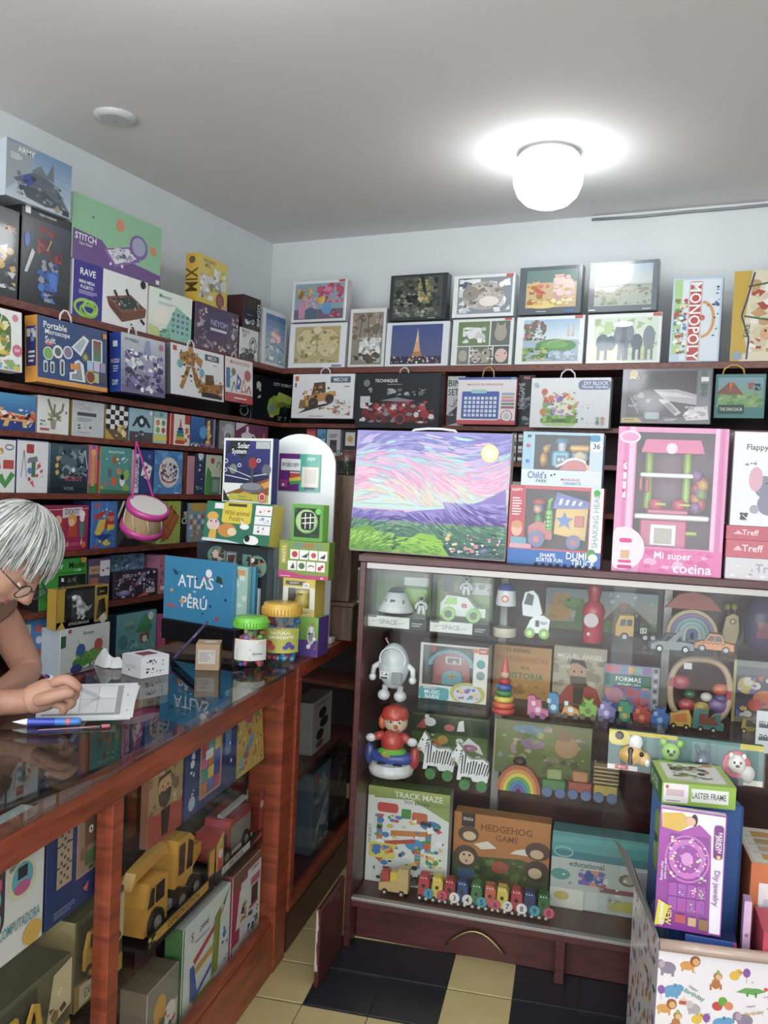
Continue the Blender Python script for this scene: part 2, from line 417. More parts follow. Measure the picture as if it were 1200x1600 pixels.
# ================================================================== the room
YF, XR = -1.6, 1.9
struct('wall_left', MB().box(XL-.12,YF,0,XL,YB,ZC,'fff'), M['plaster'])
struct('wall_back', MB().box(XL-.12,YB,0,XR+.12,YB+.12,ZC,'fff'), M['plaster'])
struct('wall_right', MB().box(XR,YF,0,XR+.12,YB,ZC,'fff'), M['plaster'])
struct('ceiling', MB().box(XL-.12,YF,ZC,XR+.12,YB+.12,ZC+.12,'fff'), M['ceil'])
floor = struct('floor', MB().box(XL-.12,YF,-.1,XR+.12,YB+.12,-.004,'fff'), M['grout'])
TS=.1935; tm={}
for nm,c in (('k','#22252a'),('y','#c9b67c')):
    tm[nm]=MB().box(-TS/2+.0012,-TS/2+.0012,-.012,TS/2-.0012,TS/2-.0012,0,c,.0012)
proto={}
RT=radians(12.6); TU=Vector((cos(RT),sin(RT),0)); TV=Vector((-sin(RT),cos(RT),0))
T0=at_z(698,1544,0)
rest=MB()
for i in range(-22,18):
    for j in range(-24,12):
        # columns and rows: a yellow line after every two black tiles
        c='y' if (i%3==0 or j%3==1) else 'k'
        p=T0+TU*(TS*(i+.5))+TV*(TS*1.03*(j+.5))
        if not (XL+.15<p.x<XR-.15 and YF+.15<p.y<YB-.15): continue
        if -4<=i<=8 and -6<=j<=8:
            if c not in proto: o=proto[c]=tm[c].build('tile',M['tile'],floor)
            else: o=proto[c].copy(); COL.objects.link(o)
            o.location=p; o.rotation_euler=(0,0,RT)
        else:
            k=TS/2-.0012; ky=TS*1.03/2-.0012
            rest.add([p-TU*k-TV*ky,p+TU*k-TV*ky,p+TU*k+TV*ky,p-TU*k+TV*ky],[(0,1,2,3)],L('#22252a' if c=='k' else '#c9b67c'))
tag(rest.build('tile_field',M['tile'],floor),kind='stuff')

# ------------------------------------------------------------------ lamps and ceiling things
def emit(name,col,st):
    m=bpy.data.materials.new(name); m.use_nodes=True; nt=m.node_tree; b=nt.nodes['Principled BSDF']
    b.inputs['Base Color'].default_value=(.9,.9,.9,1); b.inputs['Emission Color'].default_value=(*col,1); b.inputs['Emission Strength'].default_value=st; return m
M['lamp']=emit('lit_diffuser',(.93,.98,1.0),LAMP_W)
for p,lab in ((tuple(at_z(856,284,ZC-.115))[:2],'glowing round ceiling lamp above the puzzle boxes'),((-1.30,1.64),'round ceiling lamp nearer the counter, its glow at the top edge'),
              ((-1.35,.1),'added unseen fill lamp behind the viewer over the counter'),((.75,1.3),'added unseen fill lamp over the right side of the shop'),((-1.35,-1.1),'added unseen fill lamp near the entrance, left side'),((.75,-.6),'added unseen fill lamp near the entrance, right side')):  # lamps on this line are unseen, added to even the light and brighten the ceiling
    t=thing('ceiling_lamp',lab,'lamp',(p[0],p[1],ZC-.22),0,'round ceiling lamps')
    MB().lathe([(.131,.1815),(.13,.19),(.12,.21),(.11,.22)],'#f4f6f6',28).build('housing',M['white'],t)
    MB().lathe([(.001,0),(.05,.004),(.09,.02),(.12,.05),(.136,.09),(.14,.135),(.13,.181)],'fff',28).build('diffuser',M['lamp'],t)
q=at_z(180,181,ZC)
t=thing('ceiling_plate','round white blank plate on the ceiling','plate',(q.x,q.y,ZC-.02))
MB().lathe([(.06,0),(.078,.006),(.08,.02)],'#c9cdcd',24).build('disc',M['plastic'],t)
MB().lathe([(.006,-.003),(.006,.001)],'#9da2a2',8).build('screw',M['plastic'],t)
c0=at_n(925,343,Vector((0,1,0)),YB-.008); c1=at_n(1075,331,Vector((0,1,0)),YB-.008); c2=at_n(1215,316,Vector((0,1,0)),YB-.008)
tag(MB().tube([c0,(c0+c1)/2-Z*.004,c1,(c1+c2)/2-Z*.006,c2+Vector((.6,0,.0))],.007,'#8d9294',6).build('wall_cable',M['plastic']),'thin grey cable along the back wall just below the ceiling','cable')

# ================================================================== wall shelving
XS, YS = XL+.28, YB-.28                  # shelf fronts
LV=[2.085,1.79,1.62,1.395,1.17,.945,.70,.42,.12]
sl=thing('wall_shelving','reddish brown wooden shelving along the left wall','shelving',(XL,0,0))
sb=thing('wall_shelving','reddish brown wooden shelving along the back wall','shelving',(0,YB,0))
for k,z in enumerate(LV):
    tk=.028 if k==0 else .022
    y0,x1=-.6,XR-.01
    m=MB().box(.001,y0,z-tk,XS-XL,YS,z,'fff'); m.M=None
    m.build('shelf',M['wshelf'],sl)
    MB().box(XL+.001,YS-YB,z-tk,x1,-.001,z,'fff').build('shelf',M['wshelf'],sb)
MB().box(.001,-.6,.02,.012,YB-.02,LV[0]-.03,'fff').build('back_panel',M['wback'],sl)
MB().box(XL+.02,-.012,.02,XR-.01,-.001,LV[0]-.03,'fff').build('back_panel',M['wback'],sb)
for y in (-.6,1.35,3.31):
    for za,zb in zip(LV[1:],LV[:-1]):
        if y>3 and za>1.1:
            if za not in (1.395,1.17): continue
            q_=Vector((XS-.012,0,za)); y=solve(q_,Vector((0,1,0)),0,286.5 if za>1.3 else 331)
        MB().box(.013,y,za+.0005,XS-XL-.012,y+.02,zb-.0285,'fff').build('upright',M['wshelf'],sl)
for x in (-1.62,1.7):
    for za,zb in zip(LV[1:],LV[:-1]):
        MB().box(x,YS-YB+.012,za+.0005,x+.02,-.013,zb-.0285,'fff').build('upright',M['wshelf'],sb)

# ================================================================== counter (its axes: x across, y along)
CT=.92
cn=thing('display_counter','long glass-topped counter framed in orange red wood','counter',(0,0,0),TH)
A0,A1,B0,B1=-1.43,-.90,.35,2.43
def cbox(n,x0,y0,z0,x1,y1,z1,m,p=cn,ch=.002): return MB().box(x0,y0,z0,x1,y1,z1,'fff',ch).build(n,M[m],p)
cbox('base_panel',A1-.03,B0,0,A1,B1,.15,'wred'); cbox('bottom_board',A0,B0,.10,A1-.031,B1,.14,'wbrown')
cbox('back_panel',A0,B0,.141,A0+.018,B1,.86,'wbrown')
cbox('top_rail',A1-.035,B0,.846,A1,B1,.908,'wred'); cbox('top_rail',A0,B0,.861,A0+.03,B1,.908,'wred')
cbox('bottom_rail',A1-.028,B0+.01,.151,A1-.004,B1-.02,.175,'wred')
for b,wd in ((B0,.05),(1.505,.042)): cbox('post',A1-.036,b,.151,A1,b+wd,.845,'wred')
cbox('end_post',A1-.10,B1,0,A1+.004,B1+.095,.905,'wred'); cbox('end_post',A0,B1,0,A0+.06,B1+.095,.905,'wred')
cbox('glass_pane',A1-.02,B0+.05,.176,A1-.014,1.504,.845,'glass',ch=0); cbox('glass_pane',A1-.02,1.548,.176,A1-.014,B1-.001,.845,'glass',ch=0)
for z_ in (.405,.65): cbox('glass_shelf',A0+.02,B0+.02,z_-.007,A1-.04,B1-.002,z_,'glass',ch=0)
cbox('glass_top',A0-.01,B0-.01,.9085,A1+.012,B1+.1,.92,'top',ch=.0015)
# second display unit further back
c2=thing('display_cabinet','low red framed display cabinet beyond the end of the counter','cabinet',(0,0,0),TH)
E0,E1=B1+.10,3.35
def dbox(n,x0,y0,z0,x1,y1,z1,m,ch=.002): return MB().box(x0,y0,z0,x1,y1,z1,'fff',ch).build(n,M[m],c2)
dbox('top_rail',-.93,E0,.875,-.89,E1,.92,'wred'); dbox('top_board',-1.40,E0,.9,-.931,E1,.918,'wbrown')
dbox('base_panel',-.92,E0+.02,0,-.90,E1,.12,'wdark'); dbox('bottom_board',-1.40,E0,.12,-.90,E1,.14,'wdark')
dbox('bottom_rail',-.92,E0,.141,-.89,E1,.165,'wred')
dbox('back_panel',-1.40,E0,.141,-1.385,E1,.899,'wdark'); dbox('shelf',-1.384,E0+.04,.50,-.93,E1-.04,.515,'wdark')
for b in (E0,E1-.04): dbox('post',-.93,b,.166,-.89,b+.038,.874,'wred')
dbox('glass_pane',-.91,E0+.04,.166,-.905,E1-.042,.874,'glass',0)

# ================================================================== the display case
CA0,CA1,CB0,CB1,CZ=-.742,.80,2.65,3.06,1.265
cs=thing('display_case','tall dark red wooden display case with glass shelves full of toys','display case',(0,0,0),TH)
def kbox(n,x0,y0,z0,x1,y1,z1,m,ch=.002): return MB().box(x0,y0,z0,x1,y1,z1,'fff',ch).build(n,M[m],cs)
kbox('top_board',CA0-.005,CB0-.008,CZ-.022,CA1,CB1,CZ,'wdark'); kbox('bottom_board',CA0+.021,CB0-.004,.135,CA1,CB1-.001,.155,'wdark')
kbox('side_panel',CA0,CB0,0,CA0+.02,CB1,CZ-.0225,'wdark'); kbox('side_panel',CA1-.035,CB0,0,CA1,CB1,CZ-.0225,'wdark')
kbox('back_panel',CA0+.021,CB1-.012,.156,CA1-.036,CB1,CZ-.0225,'wdark')
kbox('track_rail',CA0+.021,CB0,CZ-.044,CA1-.036,CB0+.022,CZ-.0228,'alu'); kbox('track_rail',CA0+.021,CB0-.006,.1555,CA1-.036,CB0+.02,.166,'alu')
kbox('kick_board',CA0+.021,CB0+.07,0,CA1-.036,CB0+.09,.134,'wdark'); kbox('leg',-.075,CB0+.005,0,-.045,CB0+.035,.134,'wdark')
kbox('foot_panel',CA0-.014,2.40,0,CA0-.001,CB0-.01,.235,'wdark'); rnd=random.Random(2); ed=[(CA0-.0145,.05+.013*i) for i in range(15)]
we=MB(); we.add([(CA0-.0146,2.3995,z) for _,z in ed]+[(CA0-.0146,2.3995+.002+.006*rnd.random(),z) for _,z in ed],[(i,i+15,i+16,i+1) for i in range(14)],L('#b8aca6')); we.add([(CA0-.0146,2.3995,z) for _,z in ed]+[(CA0-.0146+.004+.006*rnd.random(),2.3995,z) for _,z in ed],[(i,i+1,i+16,i+15) for i in range(14)],L('#b8aca6')); we.build('worn_edge',M['card'],cs)
SZ=[1.03,.79,.545]
for z in SZ: kbox('glass_shelf',CA0+.022,CB0+.03,z-.007,CA1-.037,CB1-.014,z,'glass',0)
for x in (-.335,.205):
    kbox('divider',x,CB1-.05,.156,x+.028,CB1-.0125,CZ-.0445,'alu')
    for z in SZ: kbox('shelf_bracket',x+.008,CB1-.09,z-.02,x+.018,CB1-.051,z-.008,'alu',.001)
kbox('glass_door',CA0+.022,CB0+.002,.167,.10,CB0+.007,CZ-.0445,'glass',0); kbox('glass_door',.04,CB0+.011,.167,CA1-.037,CB0+.016,CZ-.0445,'glass',0)
hp=[F(-.42+.19*i/10,CB0+.06,.03+.06*sin(pi*i/10)) for i in range(11)]
tag(MB().tube(hp,.004,'#b3a36a',6).build('wire_hoop',M['metal']),'bent pale wire hoop on the floor under the display case','wire')

# ================================================================== boxes on the wall shelves
xs=XS-.012
def lw(z,x0,x1,yt,dep,label,base,spec='',off=None,**k): return carton('L',xs if off is None else off,z,x0,x1,yt,dep,label,base,spec,**k)
def bw(z,x0,x1,yt,dep,label,base,spec='',off=None,**k): return carton('B',YS+.012 if off is None else off,z,x0,x1,yt,dep,label,base,spec,**k)
def top_of(o): return o.location.z+DIM[o.name][1]+.0006
z0=LV[0]+.0005
robot='s {c} {x0} {y0} {x1} {y1} {n} {s} {k}'
# --- left wall, top shelf
a=lw(z0,-45,27,305,.14,'black box with orange lettering at the far left of the top shelf','#17181c,#101114','t e08a3a .8 .78 .06 .35 MEX; s 8a939a,c9cfd2,5b6672,d0a23c .3 .1 .95 .6 26 .13 3',name='toy_robot_box',gloss=True)
a2=lw(z0,30,108,318,.14,'dark box with a red and blue robot below the grey blue box','#1b1d24,#0f1014','r ececec .06 .93 .16 1; t e8e8e8 .5 .955 .03 .6 VEJAN WARRIOR; g 3b4250 14161b .02 .02 .98 .9; s 7e2226,5a1a20,9c3035,3a3f4c .3 .5 .8 .84 30 .12 5; s 2b58b0,3d76cf,23305a,8f9aa8 .32 .06 .75 .5 36 .11 6; p c8ced6 .06 .32 .12 .32 .26 .55 .2 .58; e 3b66b6 .1 .66 .05 .08; l d8b53a .02 .5 .6 .58 .72',name='toy_robot_box',gloss=True)
zt=max(top_of(a),top_of(a2))
lw(zt,8,110,213,.17,'grey blue model kit box resting on the dark robot boxes','#7f9cb6,#c2ccd6,#d9dfe4','g 6e95bd b8c6d0 0 0 1 1; p 9aa4aa 0 .1 0 .95 .45 1 .3 .5; p 5b6570 .1 .35 .45 .62 .75 .5 .98 .1 .55 .08; p 414a55 .2 .3 .6 .3 .9 .12 .6 .05 .3 .1; p 6f7a84 .35 .58 .5 .75 .6 .62 .7 .9 .72 .55; p 3e4da0 .2 .42 .33 .52 .42 .4 .3 .28; s 4a535d,6b7680,8b959d,363d46 .15 .1 .9 .5 40 .07 9; t f2f4f5 .28 .88 .1 .5 ARMY; u e4e8ea .05 .68 .22 .8 4; r 2e3440 .86 .02 .97 .12; e 9a8f70 .78 .08 .04',name='model_kit_box',off=XS+.01,gloss=True)
rv=lw(z0,112,229,403,.11,'white and indigo table football box beside the dark robot box','#ececec,#e6e6ea','r 3a2f92 0 0 .37 1; t ffffff .18 .82 .12 .3 RAVE; t ffffff .17 .64 .06 .27 MINI MESA; t ffffff .17 .55 .06 .27 FULBITO; u b9b4e0 .07 .42 .3 .5 3; o 9ad04a .15 .18 .14 .17 .03; o 86c03c .2 .14 .12 .13 .03; o a8d860 .22 .2 .1 .14 .02; p 8a5848 .42 .5 .75 .66 .98 .46 .63 .28; p 6d3f33 .42 .5 .63 .28 .64 .1 .46 .34; p 7b4a3c .63 .28 .98 .46 .97 .3 .64 .1; p 35483e .48 .5 .75 .62 .92 .47 .63 .33; s dfe5e0,e8d8c8,9c6a54 .52 .38 .88 .56 24 .03 4; l 1e1e1e .03 .52 .66 .56 .56; l 1e1e1e .03 .68 .74 .72 .62; l 1e1e1e .03 .76 .1 .81 .02; l 1e1e1e .03 .9 .24 .96 .16; e 2a2a2a .92 .92 .04',name='board_game_box')
lw(top_of(rv),112,250,298,.10,'mint green and purple pinball game box standing on the table football box','#8fc49a,#cfe6d6','p 71508f 0 0 1 0 1 .18 .62 .24 .45 .2 .3 .42 0 .46; p 8a62b0 .32 .3 .45 .06 .75 .3 .62 .48; p e4e2e6 .36 .3 .46 .12 .7 .32 .6 .44; s 6b6f78,cfd3d6,a9a2c4 .4 .2 .66 .4 30 .06 7; e 7f66a8 .72 .52 .11 .2; e a9a8c8 .72 .53 .08 .15; e d98a6a .5 .76 .05 .1; e d98a6a .9 .55 .04 .08; t ffffff .13 .36 .1 .22 STITCH; t efe6f6 .13 .26 .05 .22 Super Pinball; e 5c5f9c .2 .72 .01; r e8e8e8 .94 .02 .985 .09; e f2e8fa .4 .1 .012; e f2e8fa .53 .12 .014',name='board_game_box')
mm=lw(z0,231,298,446,.10,'pale mint memory game box right of the table football box','#dfeadb,#e9c9c4','r e6f0e4 0 .3 1 1; p c7d98a 0 0 .35 0 .2 .2 0 .24; p 8cc9b4 .3 0 1 0 1 .55 .62 .74; t 3f8f6f .36 .87 .09 .4 Memori; u a6b8ac .2 .7 .6 .76 2; k f4f0dc .12 .3 .42 .62 .05; b 6a5a86,7d86b8 .5 .14 .95 .62 4 4 .5; s 6a4f8a,5fa08a .2 .02 .5 .2 12 .06 3',name='board_game_box')
pu=lw(z0,303,371,470,.12,'dusty purple board game box under the yellow box','#5d4c68,#2b2530','r 564663 .02 .02 .98 .98; r 4b4170 .28 .4 .8 .84; t b9b6d8 .54 .64 .14 .46 NEYOM; r d6cfdc .34 .46 .72 .52; s 8a7c94,aaa0ae,7a6f86,c8c0c8,8c5a6a .03 .03 .27 .97 40 .07 11; s 8a7c94,aaa0ae,7a6f86,c8c0c8 .82 .03 .98 .9 30 .07 12; s 8a7c94,c8b8b8,9a6a76 .1 .02 .9 .24 26 .08 13',name='board_game_box',gloss=True)
lw(top_of(pu),306,356,394,.07,'yellow board game box standing on the purple box','#d8bc34,#d2ab22,#e4cf58','t 4d4520 .36 .9 .07 .5 BUILDING; t 4d4520 .3 .8 .08 .3 MIX; s e8e8e0,a9aca6,cfd2cc,7d8078,f2f0e2 .06 .1 .5 .62 34 .12 2; s e8e8e0,a9aca6,8b8f88,cfd2cc .5 .3 .95 .8 30 .12 4; e 7a3a34 .74 .16 .14; e 8f5a54 .74 .16 .1; r caa07c .8 0 1 .08',name='board_game_box',gloss=True,side='e 6a5a2a .5 .86 .25; T 5a4a1a .5 .45 .3 .5 90 MIX',yaw=radians(3))
bg=lw(z0,373,402,510,.10,'white bingo set box at the corner end of the top shelf','#d9dcda,#3a3c40','t 3a3a3a .32 .9 .11 .5 BINGO; t 3a3a3a .26 .76 .11 .4 SET; p 55585a 0 0 .9 0 .5 .32 0 .1; o 55595c .72 .5 .2 .28 .03; o 777b7e .72 .5 .12 .18 .03; s 6a6e70,9ea2a4,444749 .1 .05 .9 .35 24 .09 2; s 8a8e90,5a5e60 .5 .3 .95 .75 20 .05 3',name='board_game_box')
lw(top_of(bg),379,406,459,.12,'small black box with a white emblem stacked on the bingo set','#1b1d20,#4a1c20','u 8d9194 .2 .42 .6 .46 1; p 9aa0a4 .12 .3 .35 .2 .6 .32 .4 .16; s a4aab0,5f666c,d6dade .1 .12 .65 .34 16 .09 4; T d4d8da .88 .5 .16 .8 90 BINGO; r 2a2c30 .76 .02 .78 .98',name='board_game_box',gloss=True)
lw(z0,409,446,480,.05,'puzzle box of a pink flower sky in the corner, seen at an angle','#d4dade,#c6ccd0','g 3e6ea8 b9d0de .1 .06 .92 .92; s e6a8b4,f0c4c8,d68494 .3 .42 .75 .66 16 .12 3; p 8aa6b8 .1 .06 .45 .42 .6 .42 .92 .06; l 5f7f92 .03 .12 .3 .5 .42 .9 .3; s f2f4f6,9fb8c6 .15 .08 .9 .36 26 .06 5',name='puzzle_box',gloss=True)
# --- back wall, top shelf: puzzles in two layers
def pz(z,x0,x1,yt,label,base,spec,**k): return bw(z,x0,x1,yt,.055,label,base,spec,name='puzzle_box',gloss=True,tilt=k.pop('tilt',-.05),**k)
frm='r {c} .09 .12 .93 .95;'
b1=pz(z0,449,538,507,'puzzle box of an old gold world map, leftmost on the back wall','#dfe4e6,#cfd5d8','r b8ab78 .1 .1 .9 .93; e cdc291 .32 .55 .2 .33; e cdc291 .69 .55 .2 .33; s a3945c,d8cfa4,8c7f50,bfb286 .12 .12 .88 .9 60 .07 3; o 8f8150 .32 .55 .2 .33 .008; o 8f8150 .69 .55 .2 .33 .008; e d9d2ad .5 .85 .07; r 5f7fae .78 .02 .95 .06')
b2=pz(z0,542,599,483,'upright puzzle box of a waterfall among bare trees','#d9dcda,#cdd2d4','r 8f8a7e .08 .04 .93 .93; s 9a8470,7a6a5a,b0a190,6f665c .08 .45 .93 .92 50 .1 4; l 6a5a4c .03 .3 .5 .35 .9; l 6a5a4c .03 .55 .4 .5 .92; l 75655a .03 .75 .5 .85 .9; s d8dad8,eceeec,b8bcbc .3 .08 .9 .5 50 .1 5; s 5e564c,4c463f .1 .04 .9 .25 20 .1 6')
b3=pz(z0,600,699,505,'puzzle box of a lit tower in a night city','#dde2e6,#cfd5d8','g 3f5690 5a5a86 .09 .05 .9 .94; p d6a878 .44 .2 .58 .2 .53 .6 .49 .6; p e0c09a .485 .55 .535 .55 .513 .84 .507 .84; p b47a54 .42 .2 .6 .2 .57 .33 .46 .33; r 32304a .09 .05 .9 .22; s f0d69a,d8a060,e8e2c8,6b6684,494468 .1 .06 .89 .22 60 .03 8')
b4=pz(z0,703,799,500,'puzzle box of five kitten photographs','#dfe4e4,#d2d8da','r 6f8a5e .1 .42 .62 .94; r 6b7470 .64 .42 .95 .94; r 7c807e .1 .02 .3 .4; r 6f6f6b .32 .02 .68 .4; r 59605e .7 .02 .95 .4; s f2f2ee,e0e2de,c9ccc6 .18 .48 .56 .82 30 .1 2; e a59f90 .8 .68 .1 .17; p a59f90 .72 .78 .74 .92 .79 .82; p a59f90 .82 .82 .87 .92 .88 .76; e b0a99a .2 .2 .07 .13; e b5afa2 .42 .2 .08 .15; e a8a294 .58 .2 .08 .15; e d8b9b0 .83 .2 .1 .15; s 4a4a46,e8e6e0,8f8a7e .12 .05 .93 .38 40 .035 6; r d05a54 .86 .95 .97 .995')
b5=pz(z0,803,910,496,'puzzle box of a painted garden lake and bridge','#e2e6e4,#d5dada','r a9bccb .11 .06 .93 .93; g 9cc0dc d8e2e6 .11 .5 .93 .93; s 8a6a6a,6f7a4e,a98a8a,5e6a46 .11 .5 .45 .92 60 .07 3; e 5f9a58 .6 .38 .3 .14; e 79b064 .58 .4 .2 .08; s 8fae6a,6a8f4e,c9c26a,4f7a44 .11 .06 .5 .35 50 .06 4; s 9fb6cc,c8d6e0,8aa6c0 .5 .08 .92 .28 26 .07 5; o c9c4b4 .72 .4 .24 .1 .012 0 180; p e0b4a0 .76 .58 .79 .58 .775 .88; p e0b4a0 .83 .58 .86 .58 .845 .84; r d05a54 .86 .94 .97 .99')
b6=pz(z0,914,1031,492,'puzzle box of an elephant herd in pale grass','#e4e8e4,#d6dcda','r cfe0cc .1 .04 .96 .92; s b6cf9a,d8e4c8,a2bd8a .1 .3 .96 .9 40 .12 3; s d8c890,c9cf94 .1 .04 .96 .3 26 .1 4; e 5f6a76 .22 .42 .09 .17; e 566270 .33 .4 .07 .15; e 66727e .5 .56 .13 .24; e 5f6a76 .68 .42 .08 .16; e 828c92 .84 .5 .08 .24; r 566270 .15 .06 .19 .35; r 566270 .25 .06 .29 .35; r 66727e .43 .06 .48 .4; r 66727e .53 .06 .57 .4; r 5f6a76 .63 .06 .67 .34; r 5f6a76 .71 .06 .74 .34; r 828c92 .79 .06 .83 .4; r 828c92 .87 .06 .9 .4; p 59646e .46 .45 .5 .05 .53 .05 .53 .5; e 7a858e .43 .6 .05 .16; e 7a858e .59 .6 .05 .16; e f4f6f6 .49 .78 .14 .06; r d05a54 .88 .93 .99 .985')
t_=-.05
up=lambda o:top_of(o)+.003
pz(up(b1),454,539,441,'puzzle box of bright flowers in vases, on the map puzzle','#d9dde0,#c9bfc0','r 86a4b4 .05 .06 .96 .93; r 6e6478 .05 .06 .96 .3; s c04a66,a83a5a,d87a92,b84878 .45 .45 .95 .92 50 .1 3; s b8903c,8a6a3a,c9b050 .1 .55 .38 .85 24 .09 4; s d890a0,e0b0a8 .2 .3 .45 .6 18 .09 5; s d8c048,c9a83c .42 .4 .62 .62 14 .08 6; e 5f9ac4 .66 .3 .09; e 4a6a86 .36 .2 .1; r c08aa0 .14 .08 .26 .5; s a03a50,704a70,d06a80 .7 .08 .95 .3 16 .06 7; r b84a4a .86 .94 .97 .99',off=YS+.012)
pz(top_of(b3)+.003,606,696,431,'puzzle box of a dark battle scene in a black frame','#33393c,#2c3235','r 4a524c .07 .06 .92 .95; s 5e665c,3c4440,767a64,2e3432 .08 .08 .9 .92 70 .1 4; s b0a066,8a8250,c4b67a .5 .35 .72 .9 26 .09 5; p 2a2e2c .52 .95 .6 .6 .66 .5 .62 .8 .6 .95; s 1f2424,8a9086 .1 .3 .5 .6 26 .07 6; s a6aca6,6a726c .1 .06 .9 .25 26 .06 7; u dfe4e4 .7 .03 .86 .05 1',off=YS+.012)
pz(up(b4),705,802,432,'puzzle box of one curled sleeping grey kitten','#e0e4e6,#d2d8da','r 8b969c .08 .08 .96 .93; r 5a6a7c .08 .7 .3 .93; s e4e6e6,d2d6d8,f0f0ee .1 .1 .94 .9 40 .16 2; e b5b0a8 .5 .5 .34 .34; e c9c2b8 .42 .55 .2 .2; s 8a857e,a8a29a,6e6a66,c9c4bc .2 .22 .82 .8 60 .06 3; e 9a948c .3 .56 .14 .17; p 9a948c .2 .62 .24 .82 .34 .7; e e8e0d8 .6 .36 .16 .12; s 54504c .24 .5 .38 .58 5 .03 4; r d05a54 .86 .92 .97 .985')
pz(up(b5),808,907,419,'puzzle box of a pale animal cartoon scene in a dark frame','#5d676c,#525c60','r c9b083 .12 .14 .92 .92; r 6f8a84 .12 .66 .92 .92; e e0c87a .4 .2 .26 .08; s c08a54,a8743e,d8b070 .14 .2 .4 .7 20 .1 3; s c05a4a,d87a60 .28 .4 .5 .62 14 .07 4; s d8b4a8,e4c8c0,c8a098 .55 .25 .9 .82 24 .13 5; s e8dca0,b8a060 .15 .15 .9 .35 20 .06 6; r 4f74b0 .74 .03 .9 .08; u c8cccc .3 .05 .5 .08 1')
pz(up(b6),917,1026,411,'puzzle box of a faded plain landscape in a dark frame, top right','#68747a,#58646a','r aab2a8 .09 .12 .92 .93; g 9fb4c6 c0c8c0 .09 .55 .92 .93; s 8f957f,a8a68c,b4ac94,7f8a7a .09 .14 .92 .55 70 .06 3; s b8948a,c2b49c .1 .3 .9 .5 30 .03 4; l 7a8a88 .006 .09 .5 .5 .52 .92 .5; u e6e8e8 .02 .03 .14 .08 1; u e6e8e8 .8 .03 .95 .06 1')
bw(z0,1044,1123,435,.06,'upright light blue property trading game box with red banner','#b9cfe0,#5f7fae,#7f9cc4','p a9d08c .04 .1 .2 .1 .22 .98 .04 .98; r d8e4ea .2 .02 .96 .97; r c04a44 .34 .02 .6 .95; r e2e8ea .35 .02 .36 .95; r e2e8ea .58 .02 .59 .95; T f4f4f4 .47 .48 .13 .92 -90 MONOPOLY; o d89a4a .62 .5 .26 .22 .06 -90 90; s c04a44,e8d8a0,6a9a5a,5f86b8,f0f0ec,8a6a5a .05 .1 .32 .75 60 .07 5; e c86a5a .62 .52 .06; s 4a5a8a,6a7aa6 .7 .1 .95 .95 12 .05 6',name='board_game_box',gloss=True,tilt=-.04)
bw(z0,1139,1235,424,.06,'yellow and green dog board game box at the right of the top shelf','#d2b648,#b89a34,#c9b25a','p e0d8b8 .16 0 1 0 1 1 .3 1; s e8e0d0,c99a6a,b04a3a,d8c8a8,f0ece0 .3 .1 1 .9 50 .16 3; l 2f6a3a .03 .2 .82 1 .9; l 2f6a3a .03 .2 .5 1 .4; p c9a82e 0 0 .28 .1 .14 .5 .3 1 0 1; l 3a3f6a .03 .28 .02 .3 .25 .16 .5 .24 .7 .34 .98; T 5a4a1a .26 .34 .06 .3 90 FIRE; e d8a878 .6 .3 .12; e 2a2422 .57 .33 .02; e f0ece4 .7 .82 .12; s a83a30,c06a4a .4 .05 1 .2 12 .1 6; r 8fa8b0 .04 .02 .2 .1',name='board_game_box',gloss=True,tilt=-.04)
